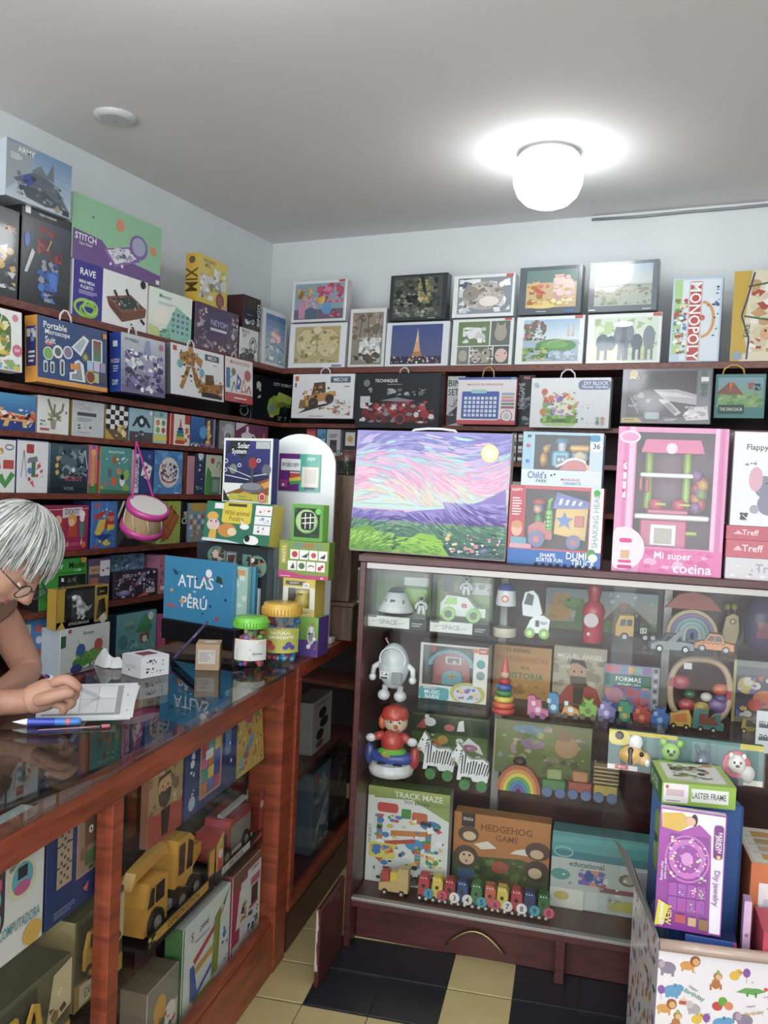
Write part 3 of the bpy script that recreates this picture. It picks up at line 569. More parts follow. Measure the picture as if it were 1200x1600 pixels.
# --- left wall, hanging row under the top shelf
def hang(x0,x1,yt,yb,dep,label,base,spec,off=XS+.012,**k):
    P,D,r=frame('L',off,0); t0=solve(P,D,0,x0); z=solve(P+D*t0,Z,1,yb); k.setdefault('tilt',-.05)
    return lw(z,x0,x1,yt,dep,label,base,spec,off=off+dep,**k)
hang(-48,35,470,578,.06,'white window box with a yellow toy hanging at the left frame edge','#eef0ee,#e2e4e2','k 5c7a3e .1 .2 .78 .9 .2; s e4c84a,f2e6b0,d8a83c,7a9a4a,f4f0e0 .15 .25 .75 .8 40 .14 3; e e08aa0 .86 .88 .06; e d86a86 .9 .35 .1; t ffffff .9 .35 .05 .1 DIY; s 7fb8c4,d88a6a,e4c84a,8ab86a .3 .02 .95 .18 22 .1 5; l e2e4e2 .02 .4 .2 .6 .9')
hang(58,168,492,604,.06,'navy science kit box with orange edges hanging from the top shelf','#2d4a80,#e09a2c,#37508a','r e09a2c 0 0 1 .07; t f4f4f4 .24 .88 .1 .32 Portable; t f4f4f4 .27 .77 .1 .4 Microscope; t f4f4f4 .17 .66 .1 .2 Suit; r d8604a .1 .58 .2 .61; p dfe6ea .46 .62 .64 .84 .72 .78 .6 .5; p a8b8c4 .5 .63 .63 .8 .68 .76 .58 .55; k dfe6ea .76 .45 .92 .82 .02; g 8a3a4a 4a8a6a .78 .47 .9 .8; e dfe6ea .14 .45 .07; e 7ab05a .14 .45 .06; e e8e8e8 .27 .5 .07; e 5f6a6a .27 .5 .045; e dfe6ea .41 .52 .07; e 8a7a9a .41 .52 .055; e 5a6a5a .66 .5 .055; e b8a85a .66 .5 .03; p e4e8ec .43 .1 .43 .22 .5 .24 .5 .4 .56 .44 .63 .38 .66 .1; p 8a929a .46 .12 .46 .2 .53 .22 .53 .38 .58 .4 .62 .12; r e08a2c .44 .27 .57 .36; k c8d0d6 .07 .16 .13 .34 .02; k c8d0d6 .16 .16 .22 .34 .02; k c8d0d6 .29 .14 .36 .4 .03; r 3a3f48 .085 .18 .115 .3; r 3a3f48 .175 .18 .205 .3; r 3a3f48 .31 .17 .34 .36; r a8c4e0 .68 .3 .77 .46; r c8c0d8 .78 .3 .87 .46; r 9a94b0 .88 .3 .96 .46; r a8c090 .78 .12 .86 .28; r 4f4a5a .87 .12 .96 .28; e e09a4a .73 .2 .075; e 7a3f34 .73 .2 .06; k e08a3a .92 .86 .98 .94 .01',handle=(.45,.06,.045,'#e4dfda'),side='r e09a2c 0 0 1 .2; r e09a2c 0 .86 1 1; r 39417c .1 .24 .9 .84; r dfe6ea .15 .68 .45 .8; s 8aa0c4,c8d0e4 .5 .6 .9 .82 8 .3 2; u e4e4f0 .3 .3 .8 .5 3',gloss=True)
hang(189,258,519,619,.06,'blue sided hexagon puzzle box full of purple robots','#aab4c0,#2a48a6,#3a58b6','g c4ccd4 6a6288 0 0 1 1; s 6a5c90,4f4676,8a7cae,a49ac0,dfe2ea,3a3458 .08 .08 .95 .72 90 .1 4; s f2f4f6,c0c8d8 .1 .4 .8 .75 14 .08 5; l e4e8ea .01 .05 .75 .2 .6; t 50586a .22 .9 .05 .3 DIY PUZZLE; e c06a8a .9 .88 .05; e f4f4f4 .45 .08 .04; e f4f4f4 .66 .08 .04; p 8a94c0 .5 .7 .55 .95 .62 .95 .66 .7',handle=(.35,.05,.04,'#dcd6d2'),side='t ffffff .5 .52 .07 .7 PUZZLE; u c8d0f0 .3 .34 .75 .46 3; t ffffff .5 .16 .09 .5 DIY; r e8ecf4 .3 .76 .7 .86',gloss=True)
hang(267,350,535,622,.05,'white kit box with a golden robot and bulldozer, hanging on the left wall','#e8eaea,#70767c,#f0f0f0','r c0503a .03 .86 .1 .96; k 4a5a6a .62 .8 .9 .93 .01; t e4e8ea .76 .865 .08 .22 MECH; u 6a727a .78 .72 .88 .75 1; p a8742e .28 .62 .42 .62 .44 .9 .26 .9; e c08a3c .35 .92 .05; p b8843a .16 .62 .28 .72 .26 .88 .14 .84; p b8843a .44 .72 .54 .6 .58 .78 .44 .88; e 6fb4c4 .15 .62 .05; e 6fb4c4 .56 .52 .05; p a8742e .28 .6 .35 .6 .26 .3 .2 .12 .14 .16; p 9a6828 .36 .6 .43 .6 .52 .3 .5 .18 .44 .22; s 7a4e20,d8a450,5e4426 .16 .3 .52 .9 40 .05 3; p b0742c .48 .1 .95 .16 .98 .36 .56 .3; p 6a4a2a .62 .3 .8 .3 .78 .52 .62 .5; r 3a332c .55 .04 .95 .14; s d89a4a,5a4a34,8a5a26 .5 .1 .96 .45 30 .05 4; t 3a3a3a .92 .05 .05 .1 X4',handle=(.42,.05,.035,'#d8d0cc'),gloss=True)
hang(352,395,556,632,.04,'white and red magnetic building set box hanging near the corner','#e6e2e0,#8a2a2e','r c04048 0 0 1 .2; t c04a4a .52 .9 .08 .8 MAG-BUILDING; r 3a86b8 .02 .3 .16 .75; l 5a8ac0 .02 .04 .62 .2 .55 .3 .62; p 4a5aa8 .38 .3 .42 .66 .58 .5 .5 .3; p e0e0e0 .43 .38 .45 .55 .53 .48; l d87a3a .03 .55 .25 .66 .55 .74 .28 .55 .25; l 5a8a5a .03 .2 .22 .3 .46 .38 .24; l a04a7a .03 .75 .25 .85 .42 .92 .24; e c0606a .8 .65 .12; e 7a8a5a .28 .68 .08; r f0e8e4 .3 .08 .75 .11',handle=(.4,.04,.03,'#c8a0a0'),gloss=True)
lw(LV[1]+.0005,400,452,584,.10,'black box with a lime green truck robot in the shelf corner','#1c1e22,#25272c','p 9ab82e .35 .3 .42 .12 .62 .2 .66 .52 .5 .62 .38 .5; p b8d048 .5 .5 .88 .45 .9 .62 .6 .7; p 7a9424 .55 .35 .88 .38 .86 .46 .56 .45; p 7f94b0 .38 .3 .44 .2 .52 .28 .48 .46; e 2e3238 .74 .32 .06; r c8d050 .42 .12 .5 .18; t e4e4e4 .68 .86 .07 .6 CITY ROBOT; s 8a9094,d0d4d4 .1 .5 .2 .9 6 .08 3; s 8a9094 .55 .06 .9 .16 8 .05 5',name='toy_robot_box',yaw=radians(-14),off=XS-.06,gloss=True,side='T c8ccd0 .5 .4 .3 .6 90 CITY')
# --- back wall, second row
z1=LV[1]+.0005
def hb(x0,x1,yt,yb,dep,label,base,spec,off=YS-.014,**k):
    P,D,r=frame('B',off,0); t0=solve(P,D,0,x0); z=solve(P+D*t0,Z,1,yb); return bw(z,x0,x1,yt,dep,label,base,spec,off=off-dep,tilt=k.pop('tilt',-.03),**k)
hb(454,551,585,655,.05,'white kit box with a tan wheel loader hanging on the back wall','#e4e6e6,#8a9096','r b86a3a .04 .84 .1 .95; r 6a7a8a .04 .7 .07 .8; k 4f6478 .62 .8 .94 .94 .01; t e4e8ea .78 .87 .08 .26 MECHS; r 9aa2a8 .84 .7 .93 .73; p c08a4a .2 .3 .55 .4 .72 .52 .7 .62 .5 .56 .2 .5; p 5a4634 .32 .52 .55 .58 .54 .82 .36 .8; p 8a6a42 .12 .22 .3 .22 .3 .4 .14 .42; p 3a3c40 .1 .1 .6 .3 .66 .36 .3 .26; e 3e3a36 .36 .34 .08; e 3e3a36 .62 .44 .07; s d8a45a,7a5a36,b0803e,4a3a2c .16 .2 .72 .76 50 .05 3; s b0aa98,7a8a7a,c06a4a,d8d4c8 .68 .06 .96 .42 34 .06 5; u 8a8a8a .3 .04 .6 .07 1',handle=(.5,.06,.035,'#d8dcde'))
hb(553,685,584,670,.05,'wide black kit box with a red sports car on the back wall','#202228,#2a2d33','t eceef0 .36 .86 .07 .34 TECHNIQUE; p 7a2830 .08 .28 .3 .4 .5 .5 .75 .42 .9 .3 .7 .12 .3 .1 .1 .16; p a03038 .2 .34 .45 .46 .52 .3 .3 .2; s c04048,5a1c24,d8d4d8,8a8e96,30323a,7a2830 .06 .1 .95 .5 90 .07 3; e a02c34 .55 .17 .06 .1; e 3a3c42 .55 .17 .04 .07; e a02c34 .84 .26 .05 .08; p 8a8c94 .3 .5 .5 .56 .72 .5 .55 .48; s a8acb2,6a6e76 .38 .58 .9 .72 30 .05 4; r c8ccd0 .06 .46 .18 .58; e 7a7e84 .13 .82 .04; s 9a9ea4 .08 .62 .2 .74 6 .05 6; u 9aa0a6 .38 .79 .6 .81 1',name='model_kit_box',handle=(.55,.05,.03,'#c8ccd0'))
bw(z1,696,724,588,.08,'narrow white bingo set box behind the learning tablet','#d0d4d4,#3a3e44','t 3a3c40 .4 .86 .13 .7 BIN; t 3a3c40 .36 .68 .13 .6 SET; p 4a4e54 0 0 1 .1 .6 .4 0 .2; s 6a6e74,9aa0a4 .1 .2 .9 .55 20 .1 3',name='board_game_box',off=YS+.03)
hb(712,804,590,664,.03,'white learning tablet box with blue keypad print hanging on a gold cord','#e6e2e4,#c04a5a,#5a6ab0','r c85260 0 0 1 .09; r 5060b0 0 .95 1 1; T c86a7a .47 .84 .06 .7 0 MAQUITA DE APRENDIZAJE; e 7fb0a8 .94 .975 .04 .02; k 4a6ab4 .08 .12 .72 .7 .02; b dfe6f0,c8d4ea,e6e0f0,d4e6e8 .11 .15 .69 .6 8 5 .3; r 9fd0d4 .24 .66 .5 .74; k 8fb4c4 .76 .62 .98 .67 .01; k d8a48a .76 .55 .98 .6 .01; k d08aa8 .76 .48 .98 .53 .01; k 6a9a84 .76 .41 .98 .46 .01; k a06a8a .76 .34 .98 .39 .01; e c05a66 .86 .18 .1; e e8e6e8 .86 .18 .085; e c8cacc .86 .18 .055; p c85260 .6 .02 .74 .12 .86 .08 1 .09 1 .02',handle=(.5,.06,.05,'#b8923c'))
bw(z1,807,833,586,.08,'slim dark game box between learning tablet and flower garden','#2c2f38,#232529','s 5a6470,3a4450,8a949c .2 .05 .95 .6 30 .2 3; T c8ccd2 .2 .6 .3 .5 90 NEW GAME; r c06a6a .3 .92 .7 .97',name='board_game_box',off=YS+.03)
hb(826,951,590,670,.05,'white flower garden block set box hanging by a white strap','#e8ecee,#c8ced4','k 8a90b8 .6 .76 1 .95 .05; t f4f6fa .82 .89 .07 .3 DIY BLOCK; t f4f6fa .81 .82 .06 .36 Flower Garden; k b8d894 .14 .03 .62 .26 .1; e e8f0d4 .38 .5 .22 .24; s e08a6a,a88ac8,d86a6a,8a7ac0,e4b05a,c8a0d0 .16 .22 .62 .72 46 .07 3; s 8ab86a,6aa050,a8cc84 .16 .1 .6 .5 36 .07 4; e d87a6a .18 .72 .04; e d88a5a .17 .32 .04; s 9aaab0,b8c4c8 .64 .1 .8 .5 5 .03 5; e 9ac0b8 .86 .19 .025; e d8a08a .92 .19 .025; e 8a94b0 .86 .11 .025; e d8b0a0 .92 .11 .025; e b0c8d0 .07 .86 .03',handle=(.45,.07,.04,'#dfe2e4'),ys='r')
hb(968,1110,577,664,.06,'grey window box with a toy spaceship over the pink kitchen','#5f6068,#70767e,#8a9096','r 3a3438 .06 .12 .83 .95; p 2c2a2e .1 .3 .3 .9 .5 .8 .4 .3; p b0aeb0 .36 .62 .62 .62 .9 .5 .84 .34 .5 .42; p d0d0d0 .38 .58 .62 .56 .84 .46 .5 .5; p c8c6c6 .42 .44 .52 .44 .68 .2 .62 .14; p 8a8a8c .48 .36 .54 .38 .64 .22 .6 .18; l a0a0a4 .012 .1 .5 .2 .2; s 6a6a70,8f8f94,4a4a50 .08 .3 .38 .6 20 .06 3; r 6f767e .84 .1 .98 .95; e 4a6a5a .91 .9 .035; r e8e8e8 .88 .76 .96 .84; k 3a5a4a .88 .6 .95 .72 .01; e 3a5a4a .915 .54 .035; p c0b040 .02 .1 .2 .1 .26 .02 .02 .02; u 4a4a30 .05 .06 .18 .09 1; p d8d6da .7 .16 .78 .3 .96 .32 .98 .08 .74 .06; s f0eef0,a8a6ac .72 .08 .97 .32 20 .05 4; k 4a5a66 .26 .06 .46 .22 .02; k a8b8bc .28 .08 .44 .2 .02; u c8ccd0 .5 .05 .64 .1 2; e b89a4a .13 .9 .05; t e8dcb0 .14 .83 .05 .16 SPACE',gloss=True)
hb(1114,1194,585,655,.035,'teal dinosaur puzzle box with volcano picture on a yellow cord','#4f8a8a,#3a6a6c','g 7fa6b8 7fae6a .06 .25 .96 .92; p 8a5a4a .02 .55 .28 .82 .36 .82 .6 .5; p d8703a .28 .82 .3 .6 .36 .82; s 8ab06a,a0c080,6a9a5a .05 .25 .95 .55 50 .08 3; k 35544a .08 .1 .6 .3 .01; t dfe8e0 .34 .2 .08 .46 THE DINOSAUR; s c06a60,a85a58 .66 .66 .78 .8 6 .08 4; s 2c4a54 .78 .62 .92 .78 8 .06 5',handle=(.35,.09,.04,'#d0a83a'),name='puzzle_box',ys='l')
bw(z1,1206,1250,590,.12,'dark toy box at the right frame edge behind the dinosaur puzzle','#33363c,#2a2c30','s 5a5e66,7a7e84,2a2c30 .1 .1 .9 .9 30 .2 4',off=YS+.05)
# things in the rows below, seen between other things
bw(LV[2]+.0005,477,493,664,.10,'narrow red box below the wheel loader kit','#a03a3c','t e8e4e0 .5 .3 .1 .7 III; r c85a54 .1 .6 .9 .9',name='board_game_box')
bw(LV[2]+.0005,494,508,664,.10,'narrow sky blue box below the wheel loader kit','#5a9ac0','s e8eef0,3a6a90 .1 .1 .9 .9 14 .25 2',name='board_game_box')
bw(LV[2]+.0005,509,531,661,.10,'narrow grey white box with a dark window below the loader kit','#c0c4c8','r 3a3438 .25 .12 .75 .6; u 6a6e74 .2 .7 .8 .85 2; r 5a4a50 .3 .2 .7 .4',name='board_game_box')
bw(LV[2]+.0005,534,556,668,.10,'narrow black box with a pale round print beside the grey white box','#2a2a2e','r d8d6d0 .2 .4 .9 .9; e c8a84a .55 .65 .2; r 8a3a3a 0 0 1 .25',name='board_game_box')
for i,(x0,x1,lab,b) in enumerate(((797,806,'slim grey striped box behind the canvas','#8a8a8c'),(807,816,'slim dark striped box behind the canvas','#4a4a50'))):
    bw(LV[2]+.0005,x0,x1,672,.1,lab,b,'b e8e8e8,3a3a40,c8c0b8 0 .05 1 .95 1 7 .2',name='board_game_box')
bw(LV[3]+.0005,790,815,752,.1,'slim pale box on the shelf behind the dump truck box','#c0bcb8','b 5a5a60,e0e0e0 .1 .1 .9 .9 2 4 .3',name='board_game_box')

# --- left wall, lower rows
z2,z3,z4,z5,z6=[LV[i]+.0005 for i in (2,3,4,5,6)]
def bx(z,x0,x1,yt,label,base,spec,dep=.1,name='board_game_box',**k): return lw(z,x0,x1,yt,dep,label,base,spec,name=name,**k)
bx(z2,-40,55,607,'blue and red picnic game box at the left end of its shelf','#27408c,#8a1e2c','g 4aa0d0 2a4aa0 0 .3 1 1; p e8c078 .3 .52 1 .42 1 .36 .3 .4; p c04038 .3 .44 1 .4 1 .3 .35 .32; s f0e8e0,d8a05a,e06a4a,2a2a30,f0d8c0 .35 .25 1 .6 30 .1 4; p e0b060 .44 .1 .52 .1 .56 .3 .48 .3; p e0b060 .78 .1 .86 .1 .84 .3 .76 .3; p e0a860 .4 .26 .9 .26 .9 .32 .4 .32; s f4f4f4,d87a9a .6 .06 .95 .3 8 .06 6')
bx(z2,58,107,612,'white box with a cactus in a pot','#e6e6e2,#cfcfca','p a0988a .42 .12 .56 .12 .6 .4 .38 .4; s 8a9a6a,7a8a5a,a8b080 .3 .35 .75 .6 20 .1 3; l 7f7a6c .07 .5 .5 .36 .75 .3 .92; l 7f7a6c .06 .5 .55 .52 .8; l 8a8474 .07 .56 .5 .76 .64 .8 .85; s 6a8a6a .05 .2 .28 .36 8 .05 5; r b84a4a .06 .08 .36 .14; e 8a9088 .9 .6 .04')
bx(z2,112,162,618,'pale grey chess box with an olive side','#c4cacc,#a08a3a,#d8dcdc','t a8b0b4 .4 .82 .16 .6 Chess; r 4a4e54 .14 .58 .74 .68; u 8a9298 .14 .42 .6 .54 3; s 3a3e44,5a6066 .12 .2 .6 .34 8 .06 2; u 9aa2a6 .14 .1 .62 .15 1')
bx(z2,164,199,618,'chess box showing a black and white board','#8a8478,#b08a34','r e8e6e0 0 .3 1 1; b 24262c,e8e6e2 0 .3 1 1 5 5 0; p 6a5a3a 0 0 1 0 1 .3 0 .3; s d8c080,b0903a,e8dcb0 .4 .05 .95 .45 14 .1 2; p c09a34 0 0 .4 0 0 .3')
bx(z2,201,238,625,'light blue box with a dark crab-like robot','#9ac0d0,#7aa0b4','p 2e3a44 .1 .45 .3 .75 .7 .75 .92 .45 .8 .45 .65 .62 .35 .62 .2 .45; e 2e3a44 .5 .62 .18; r 5a4a50 0 0 1 .3; e 3a4a54 .5 .2 .14; s dfe4e8,4a5a64 .1 .06 .9 .26 10 .07 3; e dfeaf0 .5 .62 .08; e f0f4f4 .9 .9 .06',name='toy_robot_box')
bx(z2,239,260,626,'pale card box with the number 36 and fruit pictures','#b4d0c0,#90b0a0','r 8ec0cc 0 .82 1 1; t 33424c .55 .91 .12 .8 36; r f0f2ea .06 .3 .94 .78; e d8904a .3 .65 .16; e 6a9a5a .72 .65 .15; e 7ab06a .3 .42 .16; e c04a44 .72 .42 .15; r e4d048 0 .1 1 .24')
bx(z2,265,296,634,'red and white box with a rainbow ring stacker','#e8e4dc,#b83a34','r b83a34 0 0 .16 1; r b8403a .72 .7 1 1; k c04038 .25 .04 .75 .16 .06; k e4b83a .28 .16 .72 .27 .06; k 5aa05a .3 .27 .7 .38 .06; k 3f7ac0 .32 .38 .68 .48 .06; k 7a4a9a .36 .48 .64 .57 .06; p c85a44 .44 .57 .56 .57 .52 .85 .48 .85; s e0a03a,d8603a,f0d8a0 .72 .1 1 .66 14 .1 3')
bx(z2,297,335,634,'blue box with a yellow giraffe strip','#2f5c9c,#27487c','g 3a70b4 264a8c 0 0 .6 1; r 3a3a5a .55 .1 .9 1; p e4bc4a .68 .1 .8 .1 .78 .95 .66 .9; s c08a2c,f0d88a,d85a4a .6 .1 .88 .9 26 .06 3; e 4aa0d8 .5 .5 .16; s 5a9ad0,d88a4a,e8e8e0 0 0 1 .14 24 .07 5; r 9a8aa0 .92 0 1 1')
bx(z2,342,366,655,'grey box with a pale mirror picture','#8e9094,#4a4c52','e c4c6ca .6 .6 .36; e 7a6a6c .55 .4 .2; e 3a3a3e .6 .4 .1; s b0b2b6 .1 .1 .9 .9 8 .16 2')
bx(z2,367,418,653,'plum box with a white jug and a flame','#7a3a62,#5a2a48','p d8d2da 0 .7 .35 1 0 1; p e8e6e8 .2 .2 .45 .2 .5 .6 .38 .7 .38 .9 .3 .9 .3 .7 .16 .6; o e0dee0 .5 .48 .1 .16 .03; p d8603a .75 .1 .95 .1 .92 .5 .86 .8 .8 .5; p e89a4a .8 .1 .9 .1 .86 .45')
# shelf three
bx(z3,-30,23,684,'white wooden puzzle box at the left end, with red and green shapes','#e6e8e6','p b84a44 .4 .52 .5 .62 .56 .46 .46 .42; k c04a44 .62 .45 .95 .62 .03; p 4a9a4a .4 .3 .6 .36 .7 .22 .86 .4 1 .34 .7 .08; s d8b44a,c89a3a .3 .72 .62 .84 8 .08 3; o 8a8e90 .8 .86 .14 .06 .04')
bx(z3,25,74,684,'white box with a red cube and hammer drawing','#e2e4e6,#34508c,#34508c','r 3a5a9a .0 .98 1 1; k b03a3a .28 .75 .52 .92 .02; l 9aa0a6 .03 .12 .3 .2 .8 .3 .3; p 4a7a5a .45 .3 .58 .3 .58 .6 .45 .6; p 7a7e84 .3 .56 .66 .6 .62 .7 .34 .66; e 5a7ab4 .4 .42 .08; s d87a84,c04a54,e8a0a8 .56 .3 .84 .6 14 .06 3; p d85a64 .4 .2 .56 .1 .5 .24; e c04a5a .38 .26 .05')
bx(z3,76,136,692,'dark teal box with armoured robots and yellow badges','#26343e,#56707e,#7aa0b8','g 48606e 1c2a30 0 0 1 1; s 3a4c56,5a7078,2a3840,8aa0a8,44525a .2 .3 .98 .95 60 .13 3; p d8b84a .14 .72 .22 .76 .24 .68 .17 .64; p d8b84a .12 .58 .2 .62 .22 .54 .15 .5; p d8b84a .13 .44 .21 .48 .23 .4 .16 .36; t c06a6a .62 .3 .1 .5 ROBOT; t 8a9aa0 .5 .1 .06 .3 MODEL; e e0e6e8 .6 .48 .05; l c8e0f0 .02 .9 .9 .98 .5',name='toy_robot_box',gloss=True,side='g 9ac4e0 2a343c 0 0 1 1; k b05a60 .2 .3 .6 .5 .05; T d8dce0 .4 .75 .3 .3 90 ROBOT')
bx(z3,137,151,694,'narrow pink and green box with an orange giraffe','#c86a8a','r 3a7a4a 0 0 1 .2; p e09a3a .25 .15 .7 .15 .65 .85 .45 .95 .3 .8; s b8702a .3 .2 .65 .8 10 .1 2; e e4b04a .5 .85 .3; e 7a5ab0 .5 .95 .2')
bx(z3,155,203,697,'teal box with forest animals','#4f9a94,#d07a34','t dff0ee .5 .9 .06 .8 Animal friends; e a06a3a .45 .72 .08 .1; s f0f4f2 .1 .62 .9 .8 10 .05 6; e e0904a .6 .48 .08; e d8623a .44 .26 .1 .1; e f0ece4 .72 .28 .09 .12; e 2a2a2e .72 .36 .07; e 6a6a70 .3 .45 .07 .1; e 9a7a86 .18 .2 .08; e 9ac04a .85 .42 .09 .12; e 8ab84a .84 .12 .12 .08; e a8b04a .04 .1 .08; p 3a7a5a 0 0 1 0 1 .06 0 .1',side='r d07a34 0 0 1 1; p e0a04a .2 .1 .8 .1 .7 .8 .3 .8; r 4a9a4a 0 .72 1 .78; e e8b85a .5 .9 .3')
bx(z3,207,238,702,'navy box with playing cards and a white spine','#2f4884,#d8dade','r dcdfe4 0 .02 .26 .9; T 5a6070 .13 .48 .16 .7 90 CARD GAME; p f0f0ee .36 .42 .8 .3 .95 .62 .52 .74; s c04048,2a2a30,d88a4a .42 .38 .9 .7 14 .06 3; e 3a5a9a .78 .86 .12; e 6a8ac8 .78 .86 .06')
bx(z3,240,284,697,'bright blue box with a round mosaic of tiles','#4a8ac4,#2f5f9a','s 5f9cd0,3f7ab4,6aa8d8 0 0 1 1 30 .16 2; e d8d4d2 .5 .5 .36; s c04a50,5a6a90,e8e6e2,8a9ab0,d8a0a0,3a4a6a .2 .28 .8 .72 60 .06 4; o e4e0dc .5 .5 .36 .3 .03; o b85058 .5 .5 .3 .24 .03 200 320; u e8ecf0 .72 .02 .95 .06 1')
bx(z3,291.5,303,712,'plain dusty pink narrow box','#c48a92,#b07a84','')
bx(z3,304,319,708,'narrow navy box with a small green mark','#323a66,#262c50','s 5a62a0,8a5a8a,e8e6e8,4a9a5a .1 .1 .9 .95 16 .14 3; e dfe2e4 .5 .95 .3')
bx(z3,320,345,710,'pale green dinosaur box partly behind the planet model box','#c8d0b4,#3f8a4a','p 4a9a4a 0 0 .4 0 .35 .55 .1 .7 0 .4; e b8503a .4 .85 .12; o 6a6a50 .8 .72 .14 .12 .05 -60 200; k 5a7a70 .35 0 .9 .45 .03; k 8aa49a .42 .06 .84 .38 .03')
# shelf four
bx(z4,58,137,790,'crimson game box with cartoon cooks behind the grey hair','#9a1f50,#27408c','r 8a1c48 .0 .92 1 .96; l e8c8d0 .008 0 .9 1 .93; p d0c8cc .46 .72 .86 .78 .86 .96 .46 .94; t 4a5a54 .66 .86 .12 .34 DIXIT; p a03030 .3 .3 .5 .3 .48 .62 .34 .62; e e8b08a .38 .68 .07; p b83a34 .55 .3 .78 .3 .74 .6 .6 .6; e d89a4a .66 .68 .09; e e8b88a .64 .62 .06; p 4a7a70 .82 .28 .9 .28 .92 .62 .8 .62; e e8e2dc .86 .7 .05; e e8e2dc .86 .8 .06; p e8d8d0 .83 .12 .86 .28 .88 .12; t f0d8e0 .46 .14 .08 .28 PUZZLE; k c0406a .62 .1 .8 .18 .02; e d86a3a .9 .12 .05')
bx(z4,141,181,783,'blue racing game box with a yellow and red clown figure','#3f7ac0,#27407c','l 5a9ad8 .05 .2 0 .3 1; l 5a9ad8 .05 .55 0 .6 1; p b83a3a .1 .7 .5 .82 .5 .72 .14 .58; p c04a44 .1 .9 .3 .98 .3 .88 .12 .84; p e4c83a .12 .32 .3 .6 .55 .62 .5 .4 .3 .26; p c03a34 .5 .4 .9 .48 .86 .62 .56 .62; p e4c83a .62 .36 .9 .4 .92 .5 .62 .5; e d87a5a .76 .66 .13; e b83030 .76 .72 .14 .05; p 2a4a8a .08 .26 .5 .16 .8 .28 .5 .3; p e4d04a .42 .1 .6 .2 .78 .08 .6 .04; p c04038 .04 .02 .22 .1 .26 .02; s f0e8d8,e8d04a .1 .1 .9 .9 10 .05 3')
bx(z4,182,219,782,'black box lettered white, behind the toy drum','#26262a,#3a5aa0','t e8e8e8 .7 .92 .08 .4 ROTOR; p 4a4a4e 0 .3 .3 .6 .4 .3 0 0; e 6a5a4c .55 .4 .3 .25; e 8a8070 .55 .35 .2 .18; p e0dcd4 0 .7 .2 1 .3 1 0 .6',name='toy_robot_box')
bx(z4,244,281,783,'lime green game box with a brown wooden table','#a8c04a,#8a9a34','p a8522a .05 .45 .55 .9 .95 .62 .5 .1 .2 .05; p c06a34 .1 .45 .55 .84 .88 .62 .48 .18; l 7a3a1e .02 .3 .32 .72 .72; l 7a3a1e .02 .2 .55 .65 .2; s 3a3a2a,6a7a2a .02 .02 .98 .98 16 .05 3; e 3a2a20 .72 .74 .04; l 2a2a24 .02 .2 .95 .3 .88 .4 .96')
bx(z4,283,290,783,'narrow black detective game box seen spine first','#18181a','T f0f0f0 .5 .6 .7 .3 90 Clue')
bx(z4,292,327,786,'pale blue box with rows of letter tiles','#8aa4b8,#6a8498','b d8e0e8,c06a54,e8d8a0,6a86b0 .05 .3 .75 .72 4 3 .25; p c8a84a .1 .8 .9 .76 .9 1 .1 1; r 5fa8c8 .78 .05 .95 .9; s d8d4c8,a8906a .05 .05 .7 .28 12 .1 3')
# shelf five and six, at counter height
bx(z5,60,134,876,'bright green building set box beside the face','#2f9a34,#1c1e20','r 1c2022 .38 .05 .98 .66; t e8f0e8 .34 .85 .13 .3 Safety; t 1c2a1c .78 .86 .13 .36 Model; r 1f6a2a .0 .7 1 .72; t f0f0e8 .8 .75 .06 .3 1:100; e d8903a .92 .96 .06; s 3a4a44,2a3430,5a6a60 .4 .08 .96 .62 20 .1 3; s e8e8e0 .44 .3 .5 .62 5 .05 4; p 4aa83a .02 .02 .36 .02 .3 .2 .05 .16',dep=.08)
bx(z5,137,170,874,'brown and violet scratch art box beside the bright green one','#5c5070,#4a3a54','r b89a78 0 .66 .7 .84; t 6a4a34 .34 .75 .07 .6 RASCA; r e8e6ea .52 .6 1 .95; s 5a3a6a,b05a7a .6 .7 .95 .85 6 .08 2; r b06a54 .05 .36 .45 .58; r e8dcd0 .05 .28 .45 .38; p 8f7fc0 .55 .1 .6 .4 .7 .1; s 4a427a .1 0 .9 .26 10 .1 3',dep=.08)
bx(z5,172,224,868,'grey blue puzzle box standing behind the dark comic box','#6a94b8,#5a7c9c','s 7fa6c4,5a86ac,8ab0cc,4a7096 0 .5 1 1 40 .12 3; s d8e4ea,3f6488 .05 .6 .95 .95 16 .05 4; p 2f4a6a 0 0 1 0 1 .4 0 .5',dep=.05,off=XS-.07)
bx(z5,176,245,896,'dark comic style box with purple splashes','#3a3040,#2a2430','s 7a6a9a,9a8ac0,5a4a70,c8c0d8,a03a4a,2a2430 .02 .05 .98 .95 80 .1 5; p 8f86b8 .46 .5 .66 .95 .74 .9 .56 .45; e e8e6ea .84 .9 .1 .07; e 2a2a2e .84 .88 .05; t f0e8e8 .3 .85 .12 .4 DUELO; t d85a4a .32 .72 .08 .26 JUEGO; e 7f74b8 .22 .22 .16 .1; e a9a0d8 .22 .26 .1 .07; k c8b8c4 .72 .12 .94 .3 .02; s f0f0f0 .55 .35 .95 .7 14 .06 7; p d86a4a .5 .02 .7 .16 .8 .04',dep=.05)
bx(z5,247,261,868,'narrow pink box with black stripes beside the blue atlas','#c07a94','b 1e1c22,f0e8ec .55 .1 .85 .98 1 18 .4; r e8e4e6 .2 .1 .9 .2; s 8a4a6a .1 .2 .5 .9 8 .2 2')
